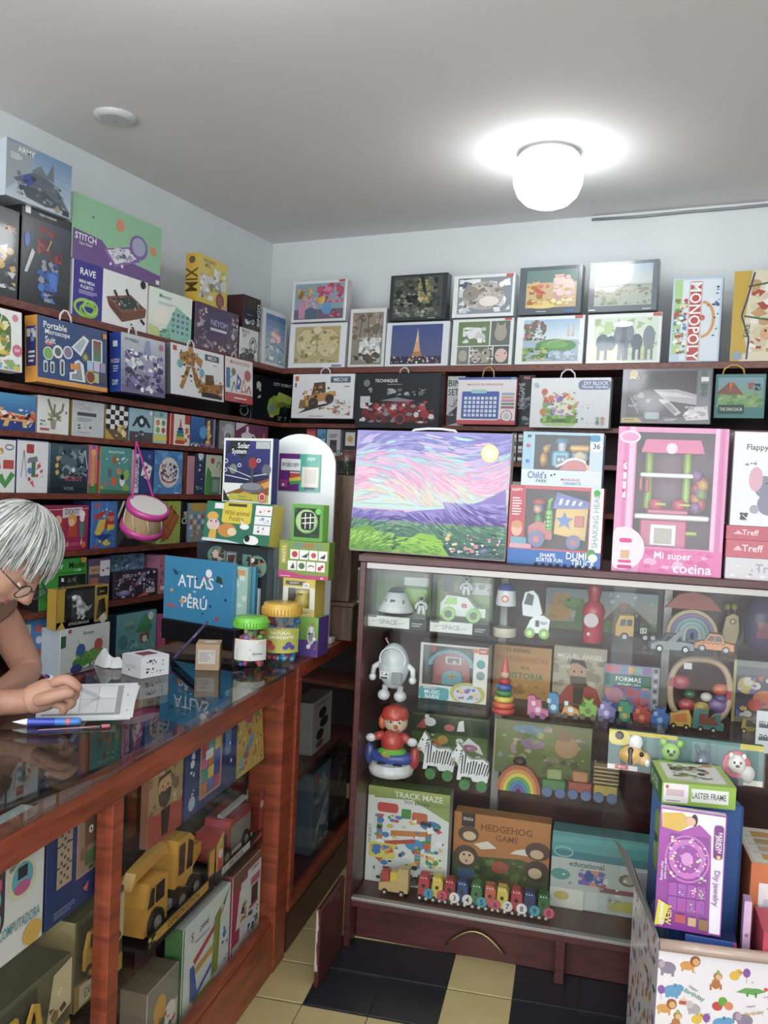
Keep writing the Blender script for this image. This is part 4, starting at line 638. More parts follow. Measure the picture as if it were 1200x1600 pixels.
bx(z6,30,74,962,'sky blue game box with round animal stickers behind the forearm','#4a86c4,#3a6aa4','r c8d4c8 .14 .7 .36 .92; e c85a5a .62 .82 .12 .07; e d8d8e0 .64 .62 .11 .07; e a0604a .66 .4 .11 .07; e 6a9a5a .68 .2 .12 .08; e 7a3a3a .26 .62 .1 .05; e f0f0f0 .3 .6 .06',yaw=radians(-6),off=XS-.03,dep=.05)
wc=bx(z6,92,170,985,'white game box with a green caterpillar below the dinosaur box','#e4e6e6,#b8c4cc','e 5fa04a .55 .3 .2 .14; e 6fb054 .72 .36 .16 .14; e 4f9044 .4 .22 .16 .12; s 4a8a3a,7fbc5a,5a9a48 .3 .1 .85 .48 30 .07 3; e 3f6ab0 .4 .5 .09; e c85a4a .76 .55 .09; e 3a4a9a .32 .1 .12 .1; l 6aa04a .01 .36 .62 .34 .72; l 6aa04a .01 .8 .62 .84 .72; t 4a8a6a .55 .84 .1 .4 Bosque; p 3a6a4a 0 .6 .1 .62 .1 .86 0 .86; r b84a54 .14 .9 .2 .98',off=XS+.07)
bx(z6,180,243,962,'teal game box with a cartoon tree','#6aa8b0,#2a4a54','p 3f8a5a .46 .5 .62 .86 .92 .6 .8 .46; p 4f9a64 .5 .6 .7 .95 .88 .7; r 8a5a3a .58 .22 .82 .46; t c8c048 .3 .76 .12 .4 Juego; t 3a6a3a .32 .64 .08 .36 CESTO; e 4a8a90 .16 .32 .12; e 3f7a80 .4 .22 .08; e e8e4d8 .7 .32 .06; s 5a98a0,8ac0c4 .0 0 1 .3 16 .08 3; e dfe8e8 .84 .86 .07')
bx(z6,245,258,962,'narrow pink box behind the black book stand','#c0568a','t f0e0e8 .5 .4 .1 .8 99')
dn=bx(top_of(wc),87,168,922,'yellow and black window box with a white toy dinosaur','#1f2022,#c09a2c,#b89430','r c8a22e 0 0 .16 1; r c8a22e .72 .05 1 1; k 2a2a24 .76 .72 .98 .95 .02; t c8a22e .87 .83 .05 .18 DINO; r 2c2e30 .14 .2 .72 .96; r 141416 .0 0 .72 .18; t e8e8e8 .42 .1 .07 .4 ATTACK DINOSAUR; e e8e6d8 .9 .12 .07; p 3a3424 .76 .1 .96 .3 .92 .66 .8 .6; p e0c04a .0 .0 .16 .0 .1 .2',dep=.05,off=XS+.065,name='dinosaur_toy_box',gloss=True)
dm=MB(); w_,h_=DIM[dn.name]
# dinosaur figure behind the film
dm.M=Matrix.Translation((-w_*.08,-.012,h_*.22))@Matrix.Scale(h_*.72,4)
dm.ball((0,0,.38),(.2,.12,.22),'#c8d0d2'); dm.ball((-.16,0,.72),(.1,.09,.1),'#d8dee0'); dm.ball((-.3,0,.76),(.15,.08,.09),'#d8dee0'); dm.ball((-.32,0,.68),(.11,.06,.035),'#aab2b4')
dm.tube([(-.05,0,.42),(-.1,0,.6),(-.18,0,.74)],[.15,.11,.08],'#c8d0d2',8); dm.tube([(.1,0,.35),(.3,0,.3),(.5,0,.42)],[.15,.08,.02],'#c0c8ca',8)
for s_ in (-1,1): dm.tube([(.02,.08*s_,.32),(-.06,.1*s_,.18),(.06,.1*s_,.08),(-.06,.1*s_,.0)],[.11,.08,.05,.04],'#b8c0c4',8); dm.tube([(-.15,.08*s_,.48),(-.28,.1*s_,.42),(-.3,.1*s_,.5)],[.05,.03,.02],'#c0c8cc',6)
dm.ball((-.3,-.075,.8),.02,'#201010')
dm.build('dinosaur_figure',M['plastic'],dn)
MB().box(-w_*.36,-.034,h_*.2,w_*.22,-.0335,h_*.96,'fff').build('clear_film',M['clear'],dn)

# toy drum hanging by a pink ribbon in front of the shelves
cr_,cu_,cb_=[Vector([RC[i][j] for i in range(3)]) for j in range(3)]
nx_=Vector((1,0,0)); dc=at_n(221,824,nx_,XS+.13); k=px_scale(dc)
dm_=thing('toy_drum','pink rimmed toy drum hanging from the shelf on a pink ribbon','drum',dc)
ax=(cr_*13+cu_*29+cb_*13).normalized(); AM=Vector((0,0,1)).rotation_difference(ax).to_matrix().to_4x4()
hh=36*k; R_=31*k
def dp(n,fn,mt='plastic'):
    m=MB(); m.M=AM; fn(m); return m.build(n,M[mt],dm_)
dp('shell',lambda m:m.lathe([(R_*.95,0),(R_*1.0,hh*.5),(R_*.95,hh)],'#c2a878',28),'paint')
for z_ in (0,hh): dp('rim',lambda m:m.lathe([(R_*.97,z_-5*k),(R_*1.07,z_-4.6*k),(R_*1.07,z_+4.6*k),(R_*.97,z_+5*k)],'#d43a9c',28))
dp('drum_skin',lambda m:m.lathe([(R_*.93,hh+5.1*k),(.001,hh+5.5*k)],'#e9e4e2',28)); dp('drum_skin',lambda m:m.lathe([(.001,-5.5*k),(R_*.93,-5.1*k)],'#dcd6d4',28))
for i in range(8):
    a,b=2*pi*i/8,2*pi*(i+.5)/8
    dp('cord',lambda m:m.tube([(R_*1.0*cos(a),R_*1.0*sin(a),hh-5*k),(R_*1.03*cos((a+b)/2),R_*1.03*sin((a+b)/2),hh*.5),(R_*1.0*cos(b),R_*1.0*sin(b),5*k)],.9*k,'#e8e0d4',5))
hk=at_n(213,689,nx_,XS+.05)-dc
for px_,py_ in ((206,789),(243,790)):
    q=at_n(px_,py_,nx_,XS+.13)-dc; sd_=Vector((0,1,0))*2.4*k; m=MB(); m.add([q-sd_,q+sd_,hk+sd_*.7,hk-sd_*.7]+[p_+Vector((.001,0,0)) for p_ in (q-sd_,q+sd_,hk+sd_*.7,hk-sd_*.7)],[(3,2,1,0),(4,5,6,7),(0,1,5,4),(1,2,6,5),(2,3,7,6),(3,0,4,7)],L('#e03aa4')); m.build('ribbon',M['fabric'],dm_)

# ================================================================== on the counter
CTZ=CT+.0006
def sheet(name,label,cat,px,z,thick,col,spec,group=None):
    """a flat sheet from four seen corners: left-near, right-near, right-far, left-far"""
    q=[at_z(x,y,z) for x,y in px]; c=(q[0]+q[1]+q[2]+q[3])/4; q=[p-c for p in q]
    r=thing(name,label,cat,c,0,group)
    MB().add([*q,*[p+Z*thick for p in q]],[(3,2,1,0),(4,5,6,7),(0,1,5,4),(1,2,6,5),(2,3,7,6),(3,0,4,7)],L(col)).build('paper',M['card'],r)
    if spec:
        m=art(MB(),spec,1,1,0,0,0)
        bl=lambda s,t:(q[0]*(1-s)+q[1]*s)*(1-t)+(q[3]*(1-s)+q[2]*s)*t
        m.v=[tuple(bl(v[0],v[2])+Z*(thick-v[1]*.5)) for v in m.v]
        m.build('printed_table',M['card'],r)
    return r
sheet('paper_sheet','lower white sheet sticking out under the order form','paper',[(62,1128),(203,1124),(219,1071),(70,1076)],CTZ,.0006,'#dfe3e6','')
sheet('order_form','white printed form the person is writing on','paper',[(55,1125),(207,1121),(216,1067),(62,1071)],CTZ+.0012,.0006,'#eceff2','r 9aa0a6 .05 .08 .86 .13; r a9afb4 .8 .08 .86 .92; b e6e9ec,f2f4f6,e9ecef .06 .14 .79 .92 4 2 .05; l 9aa0a6 .006 .06 .92 .79 .92; l 9aa0a6 .006 .06 .52 .79 .52; l 9aa0a6 .005 .25 .14 .25 .92; l 9aa0a6 .005 .43 .14 .43 .92; l 9aa0a6 .005 .61 .14 .61 .92; T 6a7076 .91 .62 .02 .2 90 Nota; T 6a7076 .93 .18 .02 .14 90 No')
def pen(name,label,p0,p1,r,prof,cols,ends=None):
    d=p1-p0; o=thing(name,label,'pen',p0+Z*r,0); ln=d.length
    o.rotation_euler=(Vector((0,0,1)).rotation_difference(d.normalized())).to_euler()
    for nm,pr,c in prof: MB().lathe([(a*r,b*ln) for a,b in pr],c,14).build(nm,M['plastic' if nm!='clear_barrel' else 'jar'],o)
    return o
pen('marker_pen','thick blue pen with a white tip lying on the counter',at_z(19,1134,CTZ),at_z(127,1133,CTZ),.0085,
    [('tip',[(.05,0),(.12,.02),(.75,.16),(.9,.22)],'#e8eaee'),('barrel',[(.95,.2205),(1,.24),(1,.62)],'#2440b8'),('grip',[(1.02,.6205),(1.02,.95),(.8,.99),(.3,1)],'#3f7fd0'),('logo',[(1.03,.78),(1.03,.83)],'#d86a5a')],0)
pen('ballpoint_pen','clear ballpoint pen in front of the thick blue pen',at_z(58,1144,CTZ),at_z(172,1137,CTZ),.0042,
    [('refill',[(.1,0),(.35,.03),(.35,.85)],'#b05a6a'),('clear_barrel',[(.3,.02),(1,.1),(1,.88)],'#fff'),('cap',[(1,.881),(1,.97),(.6,1)],'#c8606a')],0)
# white crumpled mask
r,N,k=toy('folded_mask','white crumpled disposable mask left of the small white box','mask',170,1042,CTZ,rz=TH)
m=N(); rnd=random.Random(4)
for (cx,wx,hz,dy,sg) in ((-6,20,28,10,1),(15,16,16,8,-1)):
    vs=[];nu,nv=14,7
    for j in range(nv+1):
        for i in range(nu+1):
            a=i/nu; b=j/nv; x=cx+(a-.5)*2*wx*(1-.25*b); bulge=sin(pi*a); z=b*hz*(.55+.45*bulge)+1.2*sin(9*a+3*b); y=-dy*bulge*(1-b*.55)+sg*3*sin(6*a)+2*b*cos(11*a)
            vs.append((x,y,max(z,.3)))
    fs=[(j*(nu+1)+i,j*(nu+1)+i+1,(j+1)*(nu+1)+i+1,(j+1)*(nu+1)+i) for j in range(nv) for i in range(nu)]
    n_=len(vs); vs+=[(x,y+1.2,z) for x,y,z in vs]; fs+=[tuple(n_+q for q in f[::-1]) for f in fs]
    m.add(vs,fs,L('#e9edee'),True)
m.put('cloth','card')
m=N(); m.tube([(26,0,4),(34,-2,9),(40,0,5),(34,4,2)],.9,'#f2f2f2',6); m.put('ear_loop')
# small boxes
carton(0,0,0,0,0,0,.088,'small white carton with tiny black tool drawings, on the counter','#e6e8ea,#d6dadd,#e2e4e8','s 2c3036,4a4e55 .12 .62 .55 .86 9 .09 3; s 2c3036,4a4e55 .12 .2 .6 .46 10 .09 5; s 8a8a70,b0a86a .62 .14 .85 .3 4 .08 4; u a0a4aa .74 .5 .8 .9 2',
       pw=on_line(at_z(219,1061,CTZ),at_z(264,1053,CTZ),1029),side='u b0b4b8 .2 .4 .8 .6 3; r 2a2a30 .35 .28 .45 .34',lspec='k 7a2c48 .25 .3 .8 .8 .04; s 3a3f80,c04a5a .1 .1 .9 .9 5 .06 2',name='small_carton')
carton(0,0,0,0,0,0,.07,'small brown cardboard box with a grey label, on the counter','#a88a66,#937552,#b59a76','r b9b4ae .1 .25 .82 .78; u 8e8a86 .14 .34 .6 .72 5; o 5a5652 .7 .66 .05 .07 .015',pw=on_line(at_z(304,1047,CTZ),at_z(343,1048,CTZ),1006),lspec='k d8d4c8 .3 .3 .8 .7 .05',name='small_carton')
# black stand with books
SK=(-1.12,2.62,-17)
P_,w_,h_,r_=measure(SK,0,CTZ,251,366,966)
st=thing('book_stand','black box-shaped stand carrying the atlas and picture books','stand',P_,r_)
SD=.19
MB().box(-w_/2,0,0,w_/2,.012,h_,'fff',.002).build('front_panel',M['black'],st); MB().box(-w_/2,.0125,0,-w_/2+.012,SD,h_,'fff',.002).build('side_panel',M['black'],st)
MB().box(w_/2-.012,.0125,0,w_/2,SD,h_,'fff',.002).build('side_panel',M['black'],st); MB().box(-w_/2+.0125,.0125,h_-.014,w_/2-.0125,SD,h_-.001,'fff',.002).build('top_panel',M['black'],st)
for i in range(4): MB().cyl((w_*.12+.022*i,-.0015,h_*.72),(w_*.12+.022*i,.0005,h_*.72),.002,.002,'#8a8e92',8).build('rivet',M['metal'],st)
SZT=CTZ+h_+.001
def stn(dy,x0,x1,yt,dep,label,base,spec,z=SZT,**k):
    """a box on the stand, dy metres behind its front"""
    an=TH+radians(SK[2]); n=Vector((-sin(an),cos(an),0)); q=F(SK[0],SK[1])+n*dy
    return carton((q.dot(U),q.dot(V),SK[2]+k.pop('turn',0)),0,z,x0,x1,yt,dep,label,base,spec,**k)
def leaves(o,dep): 
    w,h=DIM[o.name]
    MB().box(-w/2+.004,.003,.003,w/2-.0003,dep-.003,h-.003,'#e9e6dc').build('pages',M['card'],o)
ab=stn(.01,254,362,868,.018,'bright blue atlas book with white lettering, front of the stand','#2f8cba,#3a97c4','t f0f2f2 .47 .64 .19 .52 ATLAS; t e8f0f4 .46 .49 .035 .1 del; t f0f2f2 .46 .33 .22 .48 PERÚ; s 1f4a66,c05a54,e8e2d0,2a5a44,d8a04a .1 .15 .95 .92 12 .045 5; p 21506e .12 .82 .2 .78 .22 .72 .16 .72; e f4f6f6 .66 .8 .045; p 2c4a3e .76 .68 .86 .66 .84 .76 .78 .78; p c05a54 .05 .2 .2 .2 .2 .23 .05 .25; p b8405a .76 .12 .82 .16 .8 .06; s cfe6f0 .02 .02 .98 .98 24 .008 8',name='book',cat='book')
stn(.032,266,384,873,.02,'pale green book just behind the blue atlas','#a9cfc0,#8fbcae','s 7aa892,d8e4d8 .7 .1 1 .95 12 .1 3; r e09a5a .88 .86 .97 .95',name='book',cat='book')
stn(.056,275,396,872,.016,'teal book with a white spine line behind the pale green book','#3f93ae,#2f7c98','r d8e6ea .93 .02 .945 .98',name='book',cat='book')
stn(.076,290,402,905,.014,'low white book between the teal book and the dark picture book','#dcdfe0,#c6ccd0','r 6a8aa0 .9 .1 .98 .5',name='book',cat='book')
db=stn(.094,303,415,846,.03,'large dark slate picture book with round animal portraits','#2b3438,#5a6a70','e 5f8f82 .3 .84 .14 .13; s 2a2e30,8a7a6a,c8b8a4,4a4036 .2 .74 .4 .95 14 .08 3; r 6a5a54 .42 .74 .58 .92; r 8aa0b0 .44 .76 .56 .9; s 5a3a2c,8a5a44 .45 .75 .56 .88 5 .08 5; e 6a9a86 .86 .76 .13 .14; s d8703a,a04a2a,e8d8c8,2a2a2a .76 .66 .96 .86 14 .08 4; r 5f8f82 .66 .72 .78 .9; s 3a2e28,7a5a44 .67 .73 .77 .88 6 .06 6; r 4a565c .6 .82 .66 .83',name='book',cat='book')
for i,(x1,c,lab) in enumerate(((421,'#7fa6b4','light teal book leaning behind the dark picture book'),(427,'#4a6a94','blue book third behind the dark picture book'),(432,'#3a4f78','navy book at the back of the stand'))):
    stn(.127+.022*i,316+5*i,x1-2,862+15*i,.018,lab,c+',#9ab0bc','s d8e0e4,5a7a8a .75 .1 1 .9 10 .06 %d'%i,name='book',cat='book')
zg=top_of(db)
wa=stn(.080,316,420,785,.062,'green animal puzzle case with a yellow grip, lying on the dark book','#2f7f62,#c8b83a,#cfc04a','p e4cf2c .28 .72 .66 .78 .7 1 .3 1; k e4cf2c .26 .48 .7 .98 .04; r 5a5220 .34 .9 .62 .97; t 8a7a1a .48 .74 .12 .38 Wild animal; t 8a7a1a .48 .6 .11 .26 Puzzles; e e8b04a .12 .62 .09 .12; e e8c8c0 .14 .42 .1 .15; e 2a2420 .1 .5 .012; e 2a2420 .18 .5 .012; p e4b83c .08 .06 .2 .06 .2 .3 .1 .3; e d8923c .36 .3 .14 .17; e f0d8b0 .44 .27 .07 .1; e f4f6f6 .62 .42 .07 .07; p f4f6f6 .58 .46 .54 .62 .6 .5; e f4f6f6 .74 .1 .11 .12; e 2c2c30 .68 .14 .04; r f2f4f4 .76 .72 1 .96; r f2f4f4 .76 .5 1 .7; r f2f4f4 .76 .26 1 .48; s c86a4a,d84a4a .8 .78 .97 .92 6 .05 2; s 8ab0d8 .8 .54 .97 .68 6 .05 3; s 6a6e70 .8 .3 .96 .44 6 .04 5; r f0f2ee .14 .82 .28 .96; p cfe6e8 0 0 .6 0 .4 .06 0 .08',z=zg,tilt=-.12,name='puzzle_box')
sz=zg+DIM[wa.name][1]*cos(.12)+.062*sin(.12)+.001
stn(.098,346,423,684,.035,'solar system model box standing on the green puzzle case','#e6eae6,#2e3470,#e8ece8','g 3a3f86 2a2c50 .04 .3 .96 .96; p 8a5a2a .04 .12 .96 .4 .96 .12; p d89a3a .3 .12 .96 .36 .96 .26 .5 .12; p 2a3238 .04 .7 .12 .96 .55 .96 .5 .76 .4 .68 .3 .76 .1 .76; t f4f6f4 .42 .885 .085 .5 Solar; t f4f6f4 .33 .785 .1 .54 System; e 9a3a34 .62 .62 .09; e 7a8a7a .22 .52 .08; e 6a7078 .9 .52 .09; l d8dce4 .012 .06 .42 .55 .36; l d8dce4 .012 .1 .54 .6 .4; l d8dce4 .012 .64 .42 .9 .46; o e4e8f0 .06 .64 .05 .035 .012; o e4e8f0 .35 .58 .04 .03 .012; o e4e8f0 .74 .66 .04 .03 .012; o e4e8f0 .06 .5 .04 .03 .012; r 4a4e58 .59 .26 .65 .54; e 6a6e76 .62 .24 .24 .08; e 888c94 .62 .26 .2 .055; p c0b83a .1 .04 .96 .02 .96 .14 .2 .14; t 4a4a20 .44 .1 .025 .36 Become a; t 4a4a20 .5 .05 .025 .5 Scientific Researcher; e c04a44 .84 .1 .085; e e8d8c8 .84 .1 .065; e c04a44 .84 .1 .05; r b8c0c0 .68 .84 .96 .95; p 2a3a34 .04 .02 .18 .02 .04 .2',z=sz,name='science_kit_box',lspec='')
# purple tablet leaning on the stand
q0=at_z(272,1041,CTZ); q1=at_n(327,981,V,q0.dot(V)+.10)
tb=thing('tablet','slim purple device leaning against the black stand','tablet',q0,0)
d=(q1-q0); ln=d.length; zx=d.normalized(); vx=(q0-CAM).normalized(); vx=(vx-zx*vx.dot(zx)).normalized(); tb.rotation_euler=Matrix((vx,zx.cross(vx),zx)).transposed().to_euler(); tb.location=q0+vx*.05+Z*(.035*abs(vx.z)+.012)
MB().box(-.035,-.004,0,.035,.004,ln,'#4a3a6e',.003).build('case',M['plastic'],tb); MB().box(-.031,-.0046,.006,.031,-.0041,ln-.006,'#17161c').build('screen',M['gloss'],tb)
MB().box(-.036,-.002,ln*.55,-.0352,.002,ln*.66,'#7a6a9c').build('button',M['plastic'],tb)
# jars
def jar(x,y,rad,h,lidc,lid2,label,bead,lab_spec):
    P=at_z(x,y,CTZ); t=thing('toy_jar',label,'jar',P,0,'plastic jars of small toys')
    MB().lathe([(rad*.93,0),(rad,.006),(rad,h*.72),(rad*.9,h*.8),(rad*.88,h*.83)],'fff',28).build('clear_body',M['jar'],t)
    m=MB(); n=28
    m.lathe([(rad*.99,h*.8),(rad*1.0,h*.805),(rad*1.0,h*.93),(rad*.93,h*.95),(rad*.93,h*.985),(rad*.9,h),(.001,h)],lidc,n)
    for i in range(36):
        a=2*pi*i/36; m.box(rad*1.0*cos(a)-.0012,rad*1.0*sin(a)-.0012,h*.815,rad*1.0*cos(a)+.0012,rad*1.0*sin(a)+.0012,h*.92,lid2)
    m.build('lid',M['plastic'],t)
    rnd=random.Random(int(x)); m=MB()
    for i in range(70):
        a=rnd.uniform(0,6.28); rr=rad*.8*math.sqrt(rnd.uniform(.35,1)); z=rnd.uniform(.012,h*.7); s=rad*.17
        m.ball((rr*cos(a),rr*sin(a),z),(s*rnd.uniform(.7,1.3),s*rnd.uniform(.7,1.1),s*rnd.uniform(.7,1.1)),rnd.choice(bead),7,5)
    tag(m.build('toy_pieces',M['plastic'],t),kind='stuff')
    # wrap-around label
    fc=(CAM-P); a0=math.atan2(fc.y,fc.x); m=art(MB(),lab_spec,1,1,0,0,0); half=radians(58)
    base=MB(); nn=14
    for i in range(nn):
        aa=[a0-half+2*half*j/nn for j in (i,i+1)]; R_=rad*1.012
        base.add([(R_*cos(aa[0]),R_*sin(aa[0]),h*.2),(R_*cos(aa[1]),R_*sin(aa[1]),h*.2),(R_*cos(aa[1]),R_*sin(aa[1]),h*.6),(R_*cos(aa[0]),R_*sin(aa[0]),h*.6)],[(0,1,2,3)],L(lab_spec.split()[1]))
    lb=base.build('label',M['card'],t)
    m.v=[((rad*1.02-v[1])*cos(a0-half+2*half*v[0]),(rad*1.02-v[1])*sin(a0-half+2*half*v[0]),h*(.2+.4*v[2])) for v in m.v]
    m.build('label_print',M['card'],lb)
    return t
jar(390,1043,.053,.155,'#6fcf2c','#58b01e','green lidded jar of coloured toy pieces near the counter edge',['#d8b03a','#5a5ac0','#d8704a','#c8407a','#6ab04a','#e0c04a'],'r d8d8d4 0 0 1 1; r d88a44 0 .72 1 1; u a0a0a0 .1 .1 .6 .6 4; t 6a6a6a .7 .34 .1 .3 Animals; e e8b878 .8 .86 .06')
jar(437,1033,.062,.185,'#e0b02c','#c4941e','yellow lidded jar of unicorn beads behind the green lidded one',['#c8404a','#3f8ac8','#c8404a','#d8606a','#3f6ab8','#5aa0d0'],'r b8b83e 0 0 1 1; g c8c468 a8b040 0 0 1 1; t f0f0e4 .5 .84 .12 .5 NATURAL; t f4f4ec .52 .68 .16 .6 unicorn; e c84a4a .2 .4 .11 .13; e c84a4a .12 .26 .09 .13; e c84a4a .3 .24 .08 .13; e 5a4a9a .7 .36 .08 .12; e 5a4a9a .8 .24 .07 .1; e 5a4a9a .62 .24 .07 .09')
# stack at the counter's end
CQ=(-.94,2.66,-4)
pg=carton(CQ,0,CTZ,456,496,962,.09,'purple and lime box under the yellow squishy toy box','#6a9a3a,#5a3a8a,#7aa84a','r 5a3f92 0 0 1 .42; g 8ac04a 6aa03a 0 .42 1 1; e c8ccc4 .72 .55 .16 .24; e 8a9090 .72 .55 .1 .16; s 3a3a40,e8e8e8,c86a5a .56 .2 .95 .9 14 .1 3',name='toy_box',hgt=None)
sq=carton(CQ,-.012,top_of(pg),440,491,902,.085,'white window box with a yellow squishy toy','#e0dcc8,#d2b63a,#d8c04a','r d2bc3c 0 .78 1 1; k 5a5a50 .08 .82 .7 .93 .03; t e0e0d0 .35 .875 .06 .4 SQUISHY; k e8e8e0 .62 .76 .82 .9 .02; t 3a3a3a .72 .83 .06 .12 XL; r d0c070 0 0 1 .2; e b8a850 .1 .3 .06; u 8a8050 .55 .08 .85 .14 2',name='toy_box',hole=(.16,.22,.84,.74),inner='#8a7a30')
w_,h_=DIM[sq.name]; m=MB(); m.lathe([(w_*.2,h_*.1),(w_*.28,h_*.18),(w_*.27,h_*.38),(w_*.21,h_*.5),(w_*.25,h_*.62),(w_*.2,h_*.72),(.001,h_*.75)],'#d8c02c',18,c=(0,.04,0)); m.ball((-w_*.2,.04,h_*.7),w_*.06,'#d8c02c'); m.ball((w_*.2,.04,h_*.7),w_*.06,'#d8c02c'); m.build('squishy_toy',M['plastic'],sq)
MB().tube([(-w_*.08,.04-w_*.25,h_*.58),(0,.04-w_*.262,h_*.565),(w_*.08,.04-w_*.25,h_*.58)],.0015,'#3a3018',5).build('smile',M['plastic'],sq)
me_=carton(CQ,-.016,top_of(sq),434,513,843,.05,'green memory card game box on the yellow squishy toy','#7f9c3a,#6a8a30,#8aa84a','p c0407a 0 0 1 0 1 .12 .5 .1 .25 .16 0 .22; k a8a03a .03 .36 .17 .92 .03; T e8e4b0 .1 .64 .1 .45 90 MALETA; t 5f8ab0 .4 .88 .12 .24 me; t c85a44 .6 .88 .12 .2 mo; t 4aa0a8 .8 .88 .12 .24 ria; b f0f0ec .22 .5 .98 .78 4 1 .1; b f0f0ec .18 .2 .94 .48 4 1 .1; e c83a34 .32 .64 .06; p 2f4a34 .45 .58 .6 .7 .56 .56; e c84a3a .7 .64 .05; p 3a3a3a .82 .58 .94 .7 .92 .56; p 4a4e52 .24 .26 .3 .42 .33 .26; e 4f7a4a .47 .34 .06; o 5a5a5a .66 .32 .06 .06 .02 0 180; e c83a4a .83 .3 .04; e c83a4a .88 .36 .03; u f0e0e8 .05 .04 .3 .07 1; t f4e8f0 .88 .05 .06 .1 48',name='board_game_box')
carton(CQ,.0,top_of(me_),454,504,787,.05,'lime green noughts and crosses game box topping the stack','#5fa83a,#7ac83c,#86d048','k 1f3a2a .08 .1 .9 .9 .03; e 7ab85a .48 .54 .36; e a8d088 .47 .56 .33; k 1c2420 .3 .3 .72 .8 .12; l e8ece8 .03 .44 .34 .44 .76; l e8ece8 .03 .6 .34 .6 .76; l e8ece8 .03 .34 .48 .72 .52; l e8ece8 .03 .32 .62 .72 .66; e 6fd04a .84 .82 .09; b 3a4a40 .6 .12 .9 .2 3 1 .2; r 3a5a40 .1 .78 .16 .9',name='board_game_box')
# arched white board with the payment card
L0=F(-.95,2.89,CTZ); xa=solve(L0,U,0,404); xb=solve(L0,U,0,512); bw_=xb-xa; ht=solve(L0+U*((xa+xb)/2),Z,1,678)
ar=thing('arched_board','white arched board standing behind the stack of small games','board',L0+U*((xa+xb)/2),TH)
pl=[(-bw_/2,0),(bw_/2,0)]+[(bw_/2*cos(radians(t)),ht-bw_/2*.85+bw_/2*.85*sin(radians(t))) for t in range(0,181,10)]
MB().prism(pl,0,.012,'#e6eeee').build('panel',M['white'],ar); MB().box(-bw_/2-.01,.0125,0,bw_/2+.01,.05,.02,'#d0d8d8',.002).build('foot',M['white'],ar)
hz=solve(L0+U*xa,Z,1,765)
carton('C',2.886,CTZ+hz,434,500,708,.003,'purple and teal payment card with a white number sticker on the arched board','#2f9c86','r 6a2a7a 0 0 .5 1; r 3fb09a .5 0 1 1; r e6e2d6 .56 .12 .96 .66; r d6d2c6 .62 .22 .9 .58; t e8f4f0 .76 .86 .1 .2 yape; r 3a4a7a .64 .05 .88 .12; k f0f2f4 .05 .55 .52 .86 .02; t 4a4e58 .28 .7 .12 .42 993801891; p c84a3a .26 .34 .54 .4 .5 .5 .3 .5; p e0c03a .26 .26 .54 .3 .54 .4 .26 .34; p 4a9a54 .3 .16 .52 .22 .54 .3 .26 .26; r a03a7a .04 .1 .22 .3; e e8d8e8 .12 .16 .03; r d8d0d8 .27 .48 .5 .52',name='payment_card',cat='card',gloss=True)
# wooden stand and glass at the end of the cabinet
ws=thing('wooden_stand','tall narrow brown wooden stand at the end of the cabinet','stand',F(-.955,2.98,CTZ),TH)
wx0=solve(F(0,2.98,CTZ),U,0,497)+.955; wx1=solve(F(0,2.98,CTZ),U,0,549)+.955; wh=solve(F(-.955+wx0,2.98,CTZ),Z,1,945)
MB().box(wx0,0,0,wx1,.2,wh,'fff',.003).build('base_block',M['wbrown'],ws); MB().box(wx0-.006,-.006,wh+.0005,wx1+.006,.206,wh+.014,'fff',.003).build('ledge',M['wbrown'],ws)
ph=solve(F(-.955+wx0+.02,3.0,CTZ),Z,1,742)
MB().box(wx0+.014,.02,wh+.0145,wx1-.02,.12,ph,'fff',.003).build('post',M['wbrown'],ws); MB().box(wx0+.022,-.001,wh*.3,wx0+.04,-.0003,wh*.45,'#cbb98a').build('paper_tag',M['card'],ws)
gv=thing('glass_vase','clear glass vase standing on the tall brown stand','vase',F(-.955+(wx0+wx1)/2-.003,3.04,CTZ+ph+.001),TH)
MB().lathe([(.03,0),(.034,.004),(.036,.06),(.04,.085),(.036,.0845),(.032,.06),(.03,.008),(.001,.006)],'fff',22).build('bowl',M['jar'],gv); MB().lathe([(.04,.085),(.042,.088),(.04,.091),(.036,.089)],'#b8bcc0',22).build('rim',M['jar'],gv)
carton('C',3.195,CTZ,534,553,890,.12,'small white device with cables behind the wooden stand','#d8dade,#c4c8cc','r 3f6aa8 0 .72 .7 .96; u 9aa0a6 .1 .3 .8 .5 3',name='white_device',cat='device')
tag(MB().tube([F(-.775+.012*i,3.03+.02*sin(i*1.3),CTZ+.10+.05*sin(i*.9)) for i in range(-6,2)],.003,'#e0e2e4',6).build('cable',M['plastic']),'white cable looping over the white device beside the display case','cable')

# ================================================================== on top of the display case
TZ=CZ+.0006
